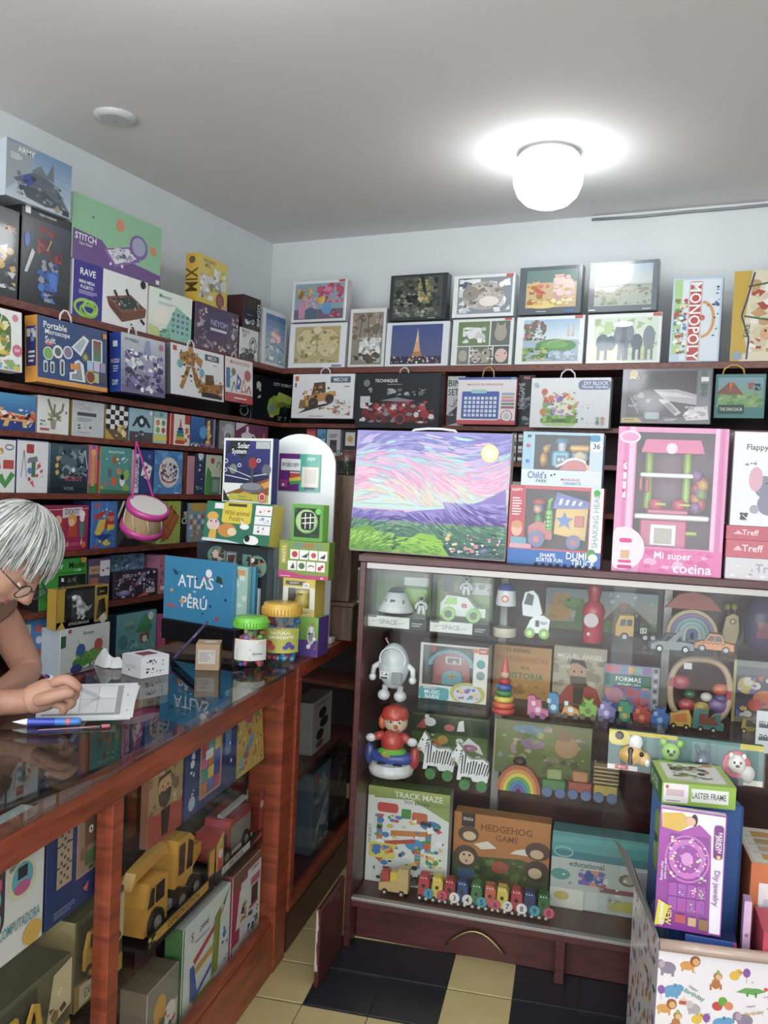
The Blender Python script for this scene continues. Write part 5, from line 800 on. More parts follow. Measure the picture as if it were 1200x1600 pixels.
# canvas kit: a generic pastel landscape
cv=carton((-.55,2.71,-5),0,TZ,546,789,672,.045,'large boxed canvas painting of a pastel sky over purple hills','#dcb8d0,#d8c8b8,#f0f0f0',
 'g 8f8fcf c9b4dc 0 .72 1 1; g e9b8d4 bfe0dc 0 .36 1 .74; f c8e4dc,e8d4c0,efc0d8,e6a9cd,eab8d4,a9d6d6,c4b4e0,9a9ad6,8484c8 .005 .4 .995 .985 900 .07 .011 3; e f0e6a0 .87 .84 .055; e f4eec8 .87 .84 .035; p 8f80c8 0 .36 .2 .3 .45 .36 .7 .4 .84 .46 .98 .56 1 .3 0 .24; f 5a4a94,6a5aa8,7f74c0,9a90d4 .005 .25 .7 .35 120 .05 .008 5; f 5a4a94,6a5aa8,7f74c0,a9a0dc .6 .25 .995 .44 110 .05 .008 6; p 4a7566 0 .27 .3 .24 .7 .26 1 .27 1 .01 0 .01; f 33505a,3f6a60,4f7f6a,5a8a70,7aa884 .005 .02 .995 .27 420 .03 .008 7; s d88aa0,e0c080,8a7ab8,c8c8e0,e8e0d0 .62 .03 .97 .19 44 .02 7; p 6aa53c 0 .01 0 .18 .12 .22 .24 .14 .3 .01; p 8ac03c .28 .01 .36 .1 .46 .18 .56 .17 .66 .01; f 4f8a34,6aa83a,8ac44a,a4d65a .005 .015 .3 .17 110 .025 .006 8; f 5f9a3a,7ab844,9ad04a .3 .015 .62 .14 110 .025 .006 9',tilt=-.06,name='painting_kit',cat='painting',handle=(.5,.16,.012,'#e8e8ea'),
 side='r c8a88a 0 .72 1 1; r d8b4c4 0 .5 1 .72; r d4d4e4 0 .26 1 .5; r 6ab8bc 0 0 1 .2; r 8a90cc 0 .2 1 .28')
# dump truck window box
dt=carton((-.13,2.69,-3),0,TZ,791,938,757,.12,'toy dump truck in a red and blue window box','#d8707a,#c8606a,#8a9aa8',
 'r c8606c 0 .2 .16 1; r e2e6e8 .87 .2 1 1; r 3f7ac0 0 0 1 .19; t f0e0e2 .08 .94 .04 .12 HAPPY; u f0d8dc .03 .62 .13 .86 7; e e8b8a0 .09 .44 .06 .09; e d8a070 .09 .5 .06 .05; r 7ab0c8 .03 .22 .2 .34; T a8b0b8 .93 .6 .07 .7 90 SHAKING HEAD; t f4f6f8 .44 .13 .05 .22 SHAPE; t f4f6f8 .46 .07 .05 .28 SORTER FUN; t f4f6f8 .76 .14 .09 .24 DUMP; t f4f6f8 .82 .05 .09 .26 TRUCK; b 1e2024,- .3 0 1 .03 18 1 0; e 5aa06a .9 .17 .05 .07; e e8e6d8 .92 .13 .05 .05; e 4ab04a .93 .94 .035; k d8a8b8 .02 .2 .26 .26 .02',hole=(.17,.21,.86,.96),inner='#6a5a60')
w,h=DIM[dt.name]; D=.06
def sub(o,nm,fn,mt='plastic'): m=MB(); fn(m); return m.build(nm,M[mt],o)
X=lambda f:-w/2+f*w
sub(dt,'dump_bed',lambda m:m.prism([(X(.48),h*.4),(X(.82),h*.33),(X(.84),h*.74),(X(.5),h*.72)],D-.03,D+.04,'#e0b42c'))
sub(dt,'bed_roof',lambda m:(m.prism([(X(.46),h*.72),(X(.85),h*.74),(X(.85),h*.82),(X(.5),h*.93)],D-.035,D+.045,'#3a5ab8'),[m.prism([(X(.52+.07*i),h*.77),(X(.55+.07*i),h*.77),(X(.57+.07*i),h*(.85-.01*i)),(X(.54+.07*i),h*(.85-.01*i))],D-.037,D-.034,'#eef0f0') for i in range(4)]))
sub(dt,'star_hole',lambda m:m.prism([(X(.59)+(.028 if i%2==0 else .012)*sin(pi*i/5),h*.57+(.028 if i%2==0 else .012)*cos(pi*i/5)) for i in range(10)],D-.034,D-.03,'#3a6ac0'))
sub(dt,'square_hole',lambda m:m.box(X(.7),D-.034,h*.5,X(.8),D-.03,h*.64,'#c84a4a',.003))
sub(dt,'cab',lambda m:(m.prism([(X(.2),h*.32),(X(.46),h*.32),(X(.46),h*.5),(X(.3),h*.55),(X(.2),h*.48)],D-.03,D+.04,'#c84438'),m.box(X(.36),D-.02,h*.44,X(.46),D+.03,h*.56,'#c8c4c0',.004)))
sub(dt,'driver',lambda m:(m.ball((X(.29),D,h*.72),w*.07,'#3f7ab8'),m.ball((X(.29),D,h*.79),(w*.075,w*.075,w*.05),'#c84438'),m.ball((X(.285),D-.014,h*.7),w*.05,'#e0b090'),m.lathe([(w*.05,h*.54),(w*.04,h*.6),(w*.02,h*.64)],'#4ab04a',12,c=(X(.29),D,0))))
sub(dt,'lever',lambda m:(m.box(X(.39),D-.045,h*.44,X(.46),D-.035,h*.7,'#6acc3a',.004),m.tube([(X(.42),D-.04,h*.7),(X(.43),D-.04,h*.82),(X(.46),D-.04,h*.85)],.006,'#6acc3a',6),[m.ball((X(.405+.03*(i%2)),D-.0455,h*(.48+.05*(i//2))),.003,'#2a4a1c',6,4) for i in range(8)]))
for x,rr in ((.3,.088),(.7,.075)): sub(dt,'wheel',lambda m:(m.cyl((X(x),D-.05,h*.22+rr*w),(X(x),D+.045,h*.22+rr*w),rr*w,rr*w,'#2f4c94',20),m.cyl((X(x),D-.053,h*.22+rr*w),(X(x),D-.05,h*.22+rr*w),rr*w*.45,rr*w*.45,'#b83a3c',14)))
# train window box
ch=carton((-.11,2.69,-3),.004,top_of(dt),813,940,674,.11,'toy train in a blue and white window box above the dump truck','#a8cbdc,#9abccc,#c8dce4',
 'r a0c8da 0 0 .12 1; r cfe0e8 .0 0 1 .3; t 3f5a9a .2 .2 .13 .24 Child\'s; t 3f4a7a .26 .09 .06 .18 PARK; t c85a6a .62 .13 .05 .24 MANUALES; t 4a7ab0 .64 .06 .05 .22 CEREBRATE; e 2a2a2a .38 .2 .012; e 2a2a2a .42 .22 .012; e e8b898 .86 .4 .06 .1; e 5a4a3a .86 .46 .06 .06; p d8dce8 .76 .04 .98 .04 .95 .32 .8 .32; r c0d4dc .84 .3 1 1; e e8ecf0 .92 .76 .075; t 2a3a4a .92 .76 .1 .1 36; k 5a9ac0 .84 .84 .96 .96 .03; t 5a5a3a .08 .92 .06 .06 M; e c86a8a .07 .74 .025; e 5a8ad0 .07 .45 .025',hole=(.15,.3,.84,.95),inner='#4a5a66')
w,h=DIM[ch.name]
sub(ch,'engine',lambda m:(m.box(X(.36),D-.035,h*.36,X(.58),D+.03,h*.66,'#5ab0d0',.006),m.cyl((X(.47),D,h*.66),(X(.47),D,h*.82),w*.05,w*.06,'#d0d4d8',14),m.cyl((X(.47),D,h*.82),(X(.47),D,h*.9),w*.1,w*.085,'#3f9cc8',16),m.box(X(.42),D-.038,h*.42,X(.54),D-.035,h*.58,'#2f6a8c',.002),m.ball((X(.455),D-.038,h*.5),.006,'#cfe4ec',8,6),m.ball((X(.505),D-.038,h*.5),.006,'#cfe4ec',8,6)))
sub(ch,'cab',lambda m:(m.box(X(.6),D-.03,h*.4,X(.82),D+.03,h*.66,'#4f8cb0',.006),m.box(X(.58),D-.036,h*.66,X(.84),D+.036,h*.78,'#e0a83c',.006),m.cyl((X(.71),D-.032,h*.56),(X(.71),D-.03,h*.56),.016,.016,'#c8b070',14)))
sub(ch,'yellow_figure',lambda m:(m.ball((X(.24),D,h*.5),(w*.06,.03,h*.14),'#e0a83c'),m.ball((X(.27),D,h*.7),(w*.05,.025,h*.08),'#e8b84a'),m.box(X(.26),D-.02,h*.74,X(.34),D+.02,h*.78,'#d89a34',.004)))
sub(ch,'red_fender',lambda m:m.prism([(X(.46),h*.31)]+[(X(.66)+w*.17*cos(radians(t)),h*.31+h*.19*sin(radians(t))) for t in range(0,151,15)],D-.045,D+.03,'#c84a54'))
sub(ch,'white_trim',lambda m:m.tube([(X(.42),D-.046,h*.36)]+[(X(.66)+w*.17*cos(radians(t)),D-.046,h*.33+h*.19*sin(radians(t))) for t in range(150,9,-20)],.005,'#eef0f2',6))
# pink toy kitchen
kc=carton((.2,2.67,-2),0,TZ,954,1127,666,.13,'pink window box with a toy kitchen, tallest on the display case','#e39cc4,#d884b4,#eab4d2',
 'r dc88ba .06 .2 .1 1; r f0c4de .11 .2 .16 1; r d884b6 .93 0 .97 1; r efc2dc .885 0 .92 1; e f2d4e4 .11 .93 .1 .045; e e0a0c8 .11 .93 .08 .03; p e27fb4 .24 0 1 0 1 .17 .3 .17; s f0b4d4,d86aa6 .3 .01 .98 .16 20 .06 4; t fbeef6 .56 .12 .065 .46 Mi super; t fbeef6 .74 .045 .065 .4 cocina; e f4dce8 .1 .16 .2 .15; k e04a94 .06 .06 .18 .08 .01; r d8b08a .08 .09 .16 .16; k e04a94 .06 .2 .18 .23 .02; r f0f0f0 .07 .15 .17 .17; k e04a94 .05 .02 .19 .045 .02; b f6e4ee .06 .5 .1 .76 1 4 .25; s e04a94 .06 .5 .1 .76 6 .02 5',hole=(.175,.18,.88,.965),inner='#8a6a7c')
w,h=DIM[kc.name]; D=.065
sub(kc,'canopy',lambda m:m.prism([(X(.22),h*.83),(X(.8),h*.83),(X(.76),h*.92),(X(.26),h*.92)],D-.045,D+.045,'#d8337e'))
sub(kc,'emblem',lambda m:m.cyl((X(.5),D-.047,h*.86),(X(.5),D-.045,h*.86),.016,.016,'#e8c8d4',14))
for x in (.3,.66): sub(kc,'post',lambda m:m.cyl((X(x),D+.01,h*.44),(X(x),D+.01,h*.83),.012,.012,'#9cc432',12))
sub(kc,'upper_shelf',lambda m:m.box(X(.22),D-.03,h*.66,X(.72),D+.045,h*.69,'#eceaea',.003)); sub(kc,'worktop',lambda m:m.box(X(.18),D-.05,h*.37,X(.875),D+.045,h*.405,'#eeecec',.004))
sub(kc,'stove_top',lambda m:m.box(X(.3),D-.045,h*.406,X(.68),D+.03,h*.44,'#c84a7a',.004))
for x in (.38,.6): sub(kc,'cooking_pot',lambda m:(m.lathe([(.016,h*.441),(.02,h*.445),(.02,h*.49),(.012,h*.505),(.001,h*.51)],'#d8446a',14,c=(X(x),D-.015,0)),m.cyl((X(x),D-.036,h*.475),(X(x)+.028,D-.036,h*.475),.004,.004,'#c8d04a',8)))
sub(kc,'oven',lambda m:m.box(X(.24),D-.04,.006,X(.68),D+.045,h*.37,'#c4246e',.005)); sub(kc,'oven_door',lambda m:(m.box(X(.34),D-.045,h*.19,X(.58),D-.04,h*.335,'#e6e2e2',.003),m.box(X(.38),D-.047,h*.205,X(.54),D-.045,h*.31,'#a89c90',.003)))
sub(kc,'tap',lambda m:m.box(X(.66),D-.05,h*.27,X(.77),D-.04,h*.295,'#a8c83a',.004)); sub(kc,'hook',lambda m:(m.box(X(.21),D-.04,h*.56,X(.25),D-.03,h*.66,'#c03a6a',.004),m.box(X(.27),D-.04,h*.55,X(.31),D-.03,h*.65,'#c03a6a',.004)))
sub(kc,'toy_food_bag',lambda m:[m.ball((X(.78+.07*((i*37%10)/10-.5)),D-.01+.02*((i*53%10)/10-.5),h*(.46+.022*i)),(.018,.014,.018),('#8a5a9a','#c84a4a','#d8a03a','#d85a6a','#7a9a4a')[i%5],8,6) for i in range(11)])
# elephant box and flat boxes
cd_='#d8dadc,#c6c8cc,#e0e2e4'
f1=carton((.42,2.67,-1),0,TZ,1131,1330,865,.2,'flat white box with faint print at the bottom of the right stack','#d4d2d4,#c4c2c4,#dcdadc','s b8b4b8,e4e2e4 .05 .1 .95 .9 30 .12 3; T a8a4a8 .35 .55 .4 .4 0 Treff; e c8b45a .75 .6 .02',name='toy_box',hgt=.062)
f2=carton((.42,2.67,-1),0,top_of(f1),1132,1330,835,.2,'lower red and white flat box on the right stack','#c86a78,#b85a68,#e0dcde','r e4e0e2 .55 0 1 1; k d4d0d2 .6 .15 .95 .85 .03; t f0dce0 .22 .55 .4 .25 Treff; b 5a565a,e4e0e2 .64 .3 .76 .7 10 1 .1; p e8b8c0 .06 .4 .1 .7 .14 .4',name='toy_box',hgt=.05)
f3=carton((.42,2.67,-1),0,top_of(f2),1133,1330,810,.2,'upper red and white flat box under the elephant box','#c46674,#b05462,#dcd8da','r e4e0e2 .5 0 1 1; k d4d0d2 .56 .15 .95 .85 .03; t f0dce0 .2 .55 .4 .25 Treff; b 5a565a,e4e0e2 .62 .3 .74 .7 10 1 .1; p e8b8c0 .06 .4 .1 .7 .14 .4',name='toy_box',hgt=.04)
carton((.42,2.67,-1),0,top_of(f3),1139,1330,674,.14,'white box with a grey plush elephant picture at the right edge','#e2e4e8,#d4d6da,#eceef0','t 5a5e64 .2 .83 .08 .28 Flappy; e 8a8c9c .28 .42 .09 .12; e d8a8b8 .2 .5 .06 .13; e 8a8c9c .32 .24 .1 .12; e a4a6b4 .2 .18 .04; e a4a6b4 .42 .16 .04; p 8a8c9c .34 .4 .42 .28 .4 .2 .32 .3; e 4a4a54 .29 .46 .006; s 8a9098,6a7078 .1 .64 .2 .7 5 .03 2; s 5a5a60,7a7a80 .08 .06 .16 .14 6 .04 5; e 8a8c9c .75 .4 .12 .2',name='toy_box')

# ================================================================== inside the display case
s1,s2,s3,s4=[z+.0006 for z in (SZ[0],SZ[1],SZ[2],.155)]
BM=CB0+.045
def ctoy(name,label,cat,x,y,z,**k): k.setdefault('bmin',BM); return toy(name,label,cat,x,y,z,**k)
# --- top shelf: two space sets
def space_set(x,y,label,rover):
    r,N,k=ctoy('space_toy_set',label,'toy set',x,y,s1,group='boxed space toys')
    m=N(); m.box(-47,0,0,47,46,18,'#1f2426',1,('#d4d8d4','#2a2e30','#2a2e30','#2a2e30','#3a4a2c','#2a2e30')); m.put('base_tray','card')
    m=N(); art(m,'r 23282a .72 0 1 1; u 9aa09e .76 .3 .94 .7 2; t 8a9290 .36 .5 .4 .3 SPACE; l 9aa29e .01 .08 .5 .22 .62; l 9aa29e .01 .5 .4 .64 .5; r 4a4e4c .01 .86 .16 .98',94,18,-47,0,0,.05); m.put('base_print','card')
    m=N(); m.box(-45,43,18,45,46,92,'#6f9c3c'); m.put('backing_card','card')
    m=N(); art(m,'g 4a5a3c 8ab84a 0 0 1 1; r 3a4438 .0 .82 .35 .92; k 2c342c .1 .55 .3 .9 .08; r c8ccc8 .62 .55 .98 .8; s e0e4e0,8a948c,c07a5a .64 .56 .96 .78 8 .07 3; r d8803a .9 .9 .97 .96' if rover else 'g 3f4a34 86b44a 0 0 1 1; r 2c342a .05 .84 .4 .96; k 9ac85a .5 .1 .95 .55 .05; r dfe4dc .5 .62 .95 .8; r c87a6a .85 .8 .95 .88',90,74,-45,18,42.7,.05); m.put('backing_print','card')
    if not rover:
        m=N(); m.lathe([(28,20),(30,24,'#3a3e40'),(29,27,'#c8ccca'),(14,54,'#d4d8d6'),(12,56,'#3a3c3c'),(9,60,'#44484a'),(0.1,62,'#55595a')],'#c4c8c6',20,c=(-8,26,0)); m.put('space_capsule')
        m=N(); m.box(-14,4.5,34,-4,10,44,'#4a5048',2); m.box(-22,8,38,-19,12,44,'#4a5048',1); m.box(6,8,38,9,12,44,'#4a5048',1); m.put('hatch')
        ax,az=33,21
    else:
        m=N(); m.prism([(-34,26),(38,26),(38,40),(22,40),(8,56),(-24,58),(-34,44)],14,38,'#cfd4d0'); m.put('rover_body')
        m=N(); m.prism([(-28,44),(-8,44),(-8,55),(-22,55)],12.5,14,'#8ac83c'); m.box(0,12.5,40,8,14,46,'#c8503c',.5); m.put('rover_panel')
        for wx in (-20,20):
            m=N(); m.cyl((wx,8,29),(wx,42,29),11,11,'#7fbf3c',16); m.cyl((wx,7,29),(wx,8,29),6,6,'#3a4a3a',12); m.put('rover_wheel')
        ax,az=4,58
    m=N(); f='#dfe3e2'
    m.ball((ax,28,az+26),5,f,10,7); m.ball((ax,24.5,az+26),(3.4,2,3),'#2a2e32',8,6); m.box(ax-5,24,az+10,ax+5,32,az+21,f,2)
    for s_ in (-1,1): m.tube([(ax+s_*5,28,az+19),(ax+s_*9,27,az+13),(ax+s_*8,24,az+9)],[2.6,2.2,2],f,7); m.tube([(ax+s_*2.6,28,az+11),(ax+s_*4,28,az+5),(ax+s_*4,27,az+.5)],[3,2.6,2.8],f,7)
    m.box(ax-3,23.6,az+14,ax+3,24,az+18,'#4a5258'); m.put('astronaut')
    m=N(); m.box(-45.5,.6,18.2,45.5,42,91,'#fff'); m.put('clear_cover','clear')
space_set(619,984,'boxed white space capsule with astronaut on a green card',False)
space_set(717,992,'boxed white and green space rover with astronaut',True)
# bottle, robot car
r,N,k=ctoy('baby_bottle','clear toy bottle with white and blue cap beside the boxed rover','bottle',788,994,s1,bmin=2.72)
m=N(); m.lathe([(17,0),(18,2),(18,14)],'#cfc4ae',20); m.put('base'); m=N(); m.lathe([(17.5,14.2),(18,20),(17,38),(14,46),(13,48)],'#fff',20); m.put('clear_body','jar')
m=N(); m.lathe([(15,48.2),(16,50),(14,72)],'#d9dde2',20); m.put('collar'); m=N(); m.lathe([(14,72.2),(13,76),(8,80),(6,82),(.1,83)],'#3a4f9a',18); m.put('cap')
m=N(); m.cyl((0,-15.8,60),(0,-16.4,60),6,6,'#d8664a',14); m.cyl((0,-16.4,60),(0,-16.6,60),3,3,'#f0e0d8',10); m.put('emblem')
r,N,k=ctoy('transforming_robot_car','white and lime patrol robot rearing beside the bottle','toy robot',838,996,s1)
m=N(); m.prism([(-18,0+8),(18,8),(20,30),(10,36),(-2,36),(-10,28)],-10,10,'#dfe4e6'); m.put('body'); m=N(); m.prism([(-22,34),(-4,32),(8,38),(0,66),(-8,74),(-20,70),(-24,52)],-9,9,'#d4dade'); m.put('cabin')
m=N(); m.prism([(-21,52),(-8,50),(-6,66),(-16,70)],-9.6,-9,'#23282c'); m.box(-2,-10.4,18,4,-10,28,'#2a3034'); m.put('window')
for wx in (-10,12):
    m=N(); m.cyl((wx,-13,8),(wx,-8,8),8,8,'#7fae34',16); m.cyl((wx,-13.6,8),(wx,-13,8),4,4,'#c8e08a',10); m.put('wheel')
m=N(); art(m,'u 3a4a54 .1 .3 .9 .9 2',14,8,4,20,-10.2,.02); m.put('lettering','card')
# picture card with dinosaur
carton('C',2.985,s1,850,1026,917,.012,'wide dinosaur picture board with a volcano behind the small cars','#9aa6aa','g 8fa4ae c4c0a4 0 .3 1 1; p 8a6a54 .5 .2 .68 .74 .74 .74 .98 .2; p c8703c .66 .72 .7 .5 .74 .72; p 6f8a4a 0 0 1 0 1 .2 .6 .26 .3 .2 0 .16; p d0a04a .02 .2 .08 .86 .2 .92 .26 .6 .2 .2; s b8863a .04 .25 .24 .85 18 .05 3; p 5f8f3e .16 .6 .24 .78 .34 .76 .4 .5 .5 .44 .44 .1 .26 .1 .28 .46 .2 .52; e 7aa854 .24 .68 .08 .12; e 1e2a1a .21 .72 .012; s dfe4e4,b8c4c8 .5 .7 .98 .95 10 .06 5; s 4f7a3a,8aa05a .4 .05 .98 .3 30 .07 6',name='picture_board',cat='board')
r,N,k=ctoy('handheld_fan','red handheld fan bottle in front of the dinosaur board','fan',925,1003,s1)
m=N(); m.lathe([(15,0),(16,3),(16,40),(18,46),(15,58),(8,64)],'#b83244',18); m.put('body'); m=N(); m.lathe([(8,64.2),(9,70),(12,84),(10,94),(4,98)],'#a8283a',16); m.put('grip')
m=N(); m.cyl((-3,-17,36),(-3,-20,36),11,11,'#b9a8ae',20); m.put('fan_disc'); m=N(); m.ball((-6,-17,14),3.2,'#e0c8cc',8,6); m.put('button')
m=N(); m.tube([(2,-4,62),(6,-6,84),(2,-2,98),(-6,0,96)],1.2,'#d8d0d2',6); m.put('wrist_strap')
def car(name,label,x,y,L_,H,body,roof,glassc,wheel,yaw=0,extra=None,D=17,z=None,group='small die-cast cars'):
    r,N,k=ctoy(name,label,'toy car',x,y,s1 if z is None else z,yaw=yaw,group=group)
    h=L_/2
    m=N(); m.prism([(-h,H*.16),(h,H*.16),(h*.98,H*.5),(h*.6,H*.58),(-h*.62,H*.58),(-h*.98,H*.44)],-D/2,D/2,body); m.put('body','plastic')
    m=N(); m.prism([(-h*.5,H*.58),(h*.52,H*.58),(h*.36,H*.96),(-h*.26,H*.98)],-D/2+1.2,D/2-1.2,roof); m.put('roof')
    m=N(); m.prism([(-h*.4,H*.62),(-.5,H*.62),(-.5,H*.9),(-h*.22,H*.9)],-D/2+.6,-D/2+1.2,glassc); m.prism([(1,H*.62),(h*.42,H*.62),(h*.3,H*.9),(1,H*.9)],-D/2+.6,-D/2+1.2,glassc); m.put('windows')
    for wx in (-h*.6,h*.6):
        for s_ in (-1,1):
            m=N(); m.cyl((wx,s_*D/2-1.6*s_,H*.2),(wx,s_*(D/2+.6),H*.2),H*.2,H*.2,'#222326',14); m.cyl((wx,s_*(D/2+.6),H*.2),(wx,s_*(D/2+1),H*.2),H*.12,H*.12,wheel,10); m.put('wheel')
    if extra: extra(N,h,D)
    return r,N
def rack(N,h,D):
    m=N(); m.box(-h*.3,-D/2+2,28.2,h*.3,D/2-2,30,'#7a5a3a',.4); m.put('roof_rack')
    m=N(); art(m,'b 3a3a3a,e8a04a 0 0 1 1 10 2 0',h*1.2,3,-h*.6,13,-D/2-.1,.01); m.put('checker_stripe','card')
car('taxi_car','orange toy taxi parked under the wooden snail',1115,1019,58,29,'#d8813a','#cf7836','#4a4038','#b8b0a8',-6,rack)
def spoil(N,h,D):
    m=N(); m.box(h*.7,-D/2,19,h*1.0,D/2,21,'#6a6e72',.4); m.put('spoiler')
    m=N(); m.prism([(-h*.3,16),(h*.1,16),(h*.5,36),(h*.3,36)],-D/2-1,-D/2,'#8a8e92'); m.put('open_door')
car('sports_car','silver toy sports car with a raised door',1048,1019,66,30,'#8f949a','#5a6068','#22262c','#d4d6d8',10,spoil)
r,N,k=ctoy('tow_truck','yellow and black toy truck in front of the volcano','toy truck',990,1001,s1,yaw=14,group='small die-cast cars')
m=N(); m.prism([(-32,8),(-4,8),(-4,40),(-26,40),(-32,24)],-11,11,'#dca62a'); m.put('cab'); m=N(); m.box(-4,-10,7,34,10,14,'#26282c',1); m.put('chassis'); m=N(); m.prism([(-26,24),(-17,24),(-17,34),(-24,34)],-11.5,-11,'#3a4248'); m.prism([(-15,24),(-7,24),(-7,34),(-15,34)],-11.5,-11,'#3a4248'); m.put('window')
m=N(); m.box(-3,-9,14,6,9,40,'#3a3c40',1); m.cyl((0,-8,38),(0,-8,42),1.5,1.5,'#b8bcc0',8); m.put('exhaust_rack'); m=N(); m.box(6,-12,13,16,-10.5,22,'#e0e0dc',.4); m.put('number_plate'); m=N(); art(m,'t 2a2a2a .5 .5 .7 .8 19',10,9,6,13,-12.3,.02); m.put('number','card')
for wx in (-18,14,26):
    m=N(); m.cyl((wx,-12,7),(wx,-8,7),7,7,'#2a2a2c',14); m.cyl((wx,-12.5,7),(wx,-12,7),3.6,3.6,'#c8c8c4',10); m.put('wheel')
# rainbow house and snail
r,N,k=ctoy('rainbow_house','wooden stacking rainbow with a red roof and key ring','wooden toy',1080,1004,s1)
m=N(); m.prism([(-42,52),(42,52),(22,74),(0,80),(-22,74)],-2,8,'#b0543c'); m.put('roof','paint')
for i,c in enumerate(('#cdb58c','#8f7ab0','#8fb0ac','#9cc0c4','#b4c4b4','#6a78b0')):
    ro=38-6*i; ri=ro-5.4; pts=ell(0,14,ro,ro,16,0,180)+[(-ro,0),(-ri,0)]+ell(0,14,ri,ri,16,180,0)+[(ri,0),(ro,0)]
    m=N(); 
    o_=ell(0,14,ro,ro,16,0,180); i_=ell(0,14,ri,ri,16,0,180); o_=[(ro,0)]+o_+[(-ro,0)]; i_=[(ri,0)]+i_+[(-ri,0)]
    for a in range(len(o_)-1): m.prism([o_[a],o_[a+1],i_[a+1],i_[a]],-6,6,c)
    m.put('arch','paint')
m=N(); m.tube([(8*cos(t*pi/8),0,88+8*sin(t*pi/8)) for t in range(16)],1.3,'#cfc6b4',6,True); m.put('key_ring','metal')
r,N,k=ctoy('wooden_snail','pale wooden snail with yellow feelers right of the rainbow','wooden toy',1138,1004,s1)
m=N(); m.prism([(-8,0),(10,0),(14,20),(12,42),(4,46),(-6,40),(-10,16)],-5,5,'#c9b488'); m.put('body','paint'); m=N(); m.cyl((4,-5.6,34),(4,-5,34),5,5,'#8a7a54',12); m.cyl((4,-5.9,34),(4,-5.6,34),2.4,2.4,'#e8dcc0',8); m.put('eye','paint')
for fx in (-2,8):
    m=N(); m.tube([(fx,0,44),(fx-2,0,52)],1.2,'#8a7a54',6); m.ball((fx-2,0,56),5,'#b8b03a',8,6); m.put('feeler','paint')
r,N,k=ctoy('bagged_plush','purple toy in a clear bag at the right of the upper shelf','toy',1186,1014,s1,bmin=2.74)
m=N(); m.lathe([(14,0),(22,8),(24,40),(20,62),(12,78),(4,86)],'#4f3a66',16); m.put('plush','fabric'); m=N(); m.prism([(-10,20),(8,20),(10,44),(-6,46)],-25,-23,'#8a4a54'); m.put('patch','fabric')
m=N(); m.lathe([(16,0),(26,6),(27,50),(22,70),(8,92),(14,98)],'#fff',14); m.put('bag','clear')
# --- second shelf
r,N,k=ctoy('astronaut_robot','white egg-shaped astronaut robot with a clear visor','toy robot',613,1094,s2,bmin=2.73)
m=N(); m.ball((0,0,54),(24,22,36),'#cfd2d4',20,14); m.put('body'); m=N(); m.ball((0,-8,66),(20,17,18),'#fff',18,10); m.put('visor','jar')
m=N(); m.tube([(20.5*cos(t*pi/10),-13+1.5*cos(t*pi/5),66+19*sin(t*pi/10)) for t in range(20)],1.3,'#e8eaea',6,True); m.put('visor_ring')
m=N(); m.ball((2,-9,66),(13,6,12),'#33343a',12,8); m.ball((0,-16,66),3,'#c84a4a',8,6); m.put('face'); m=N(); m.box(2,-22,30,18,-17,48,'#8a9094',1); m.put('chest_panel')
m=N(); m.box(-17,-22.4,36,-3,-18,48,'#e4e6e6',1); m.put('badge'); m=N(); art(m,'t 26282c .5 .68 .45 .8 T-4; r 26282c .1 .12 .9 .34',14,12,-17,36,-22.4,.05); m.put('badge_print','card')
for s_ in (-1,1):
    m=N(); m.tube([(s_*22,0,56),(s_*31,-2,50),(s_*32,-5,40)],[5,4.5,4],'#dfe2e4',8); m.ball((s_*32,-6,35),6,'#e4e6e8',10,7); m.put('arm'); m=N(); m.cyl((s_*12,-2,12),(s_*12,-2,24),5,5,'#b8bcc0',10); m.ball((s_*13,-4,8),(10,11,8.5),'#d9dcde',12,8); m.put('foot')
m=N(); m.cyl((-10,0,88),(-14,0,94),1.2,1.2,'#c8cacc',6); m.ball((-14,0,95),2.4,'#c86a6a',8,6); m.put('antenna')
bn=carton('C',2.80,s2,653,760,1003,.085,'music barn toy in a teal and white window box','#dcd8d0,#c8c4be,#c0bcb8','k 3fa0a4 -.0 0 .45 .22 .05; t f0f4f2 .2 .13 .07 .26 MUSIC; t f0f4f2 .2 .05 .07 .26 BARN; k e8ece8 .06 .185 .26 .215 .02; e b8b460 .72 .16 .26 .2; e c8d0d8 .72 .15 .2 .16; s d86a6a,5a8ac0,e8c060,8a6ab0,e8b8a0 .56 .06 .88 .26 24 .05 3; r e4e0da .8 .3 1 .99; r c85a50 .86 .88 1 .98; u f0e0dc .88 .91 .98 .96 2; e 5f9ea6 .9 .7 .065; e 7f9a9a .9 .5 .065; e e08a3a .82 .93 .035',hole=(.04,.26,.79,.96),inner='#33363c')
w,h=DIM[bn.name]; X=lambda f:-w/2+f*w; D=.045
def arch(cx,hw,z0_,zs,zt,n=12): return [(cx-hw,z0_),(cx+hw,z0_)]+[(cx+hw*cos(radians(t)),zs+(zt-zs)*sin(radians(t))) for t in range(0,181,180//n)]
sub(bn,'barn_wall',lambda m:m.prism(arch(X(.45),w*.27,h*.26,h*.62,h*.84),D-.02,D+.03,'#a83a40'))
def rf(m):
    o_=[(X(.45)+w*.34*cos(radians(t)),h*.6+h*.29*sin(radians(t))) for t in range(0,181,15)]; i_=[(X(.45)+w*.28*cos(radians(t)),h*.6+h*.235*sin(radians(t))) for t in range(0,181,15)]
    for a in range(12): m.prism([o_[a],o_[a+1],i_[a+1],i_[a]],D-.03,D+.034,'#3f9aa0')
sub(bn,'barn_roof',rf); sub(bn,'barn_door',lambda m:m.prism(arch(X(.47),w*.15,h*.26,h*.42,h*.52),D-.026,D-.02,'#4a98a0'))
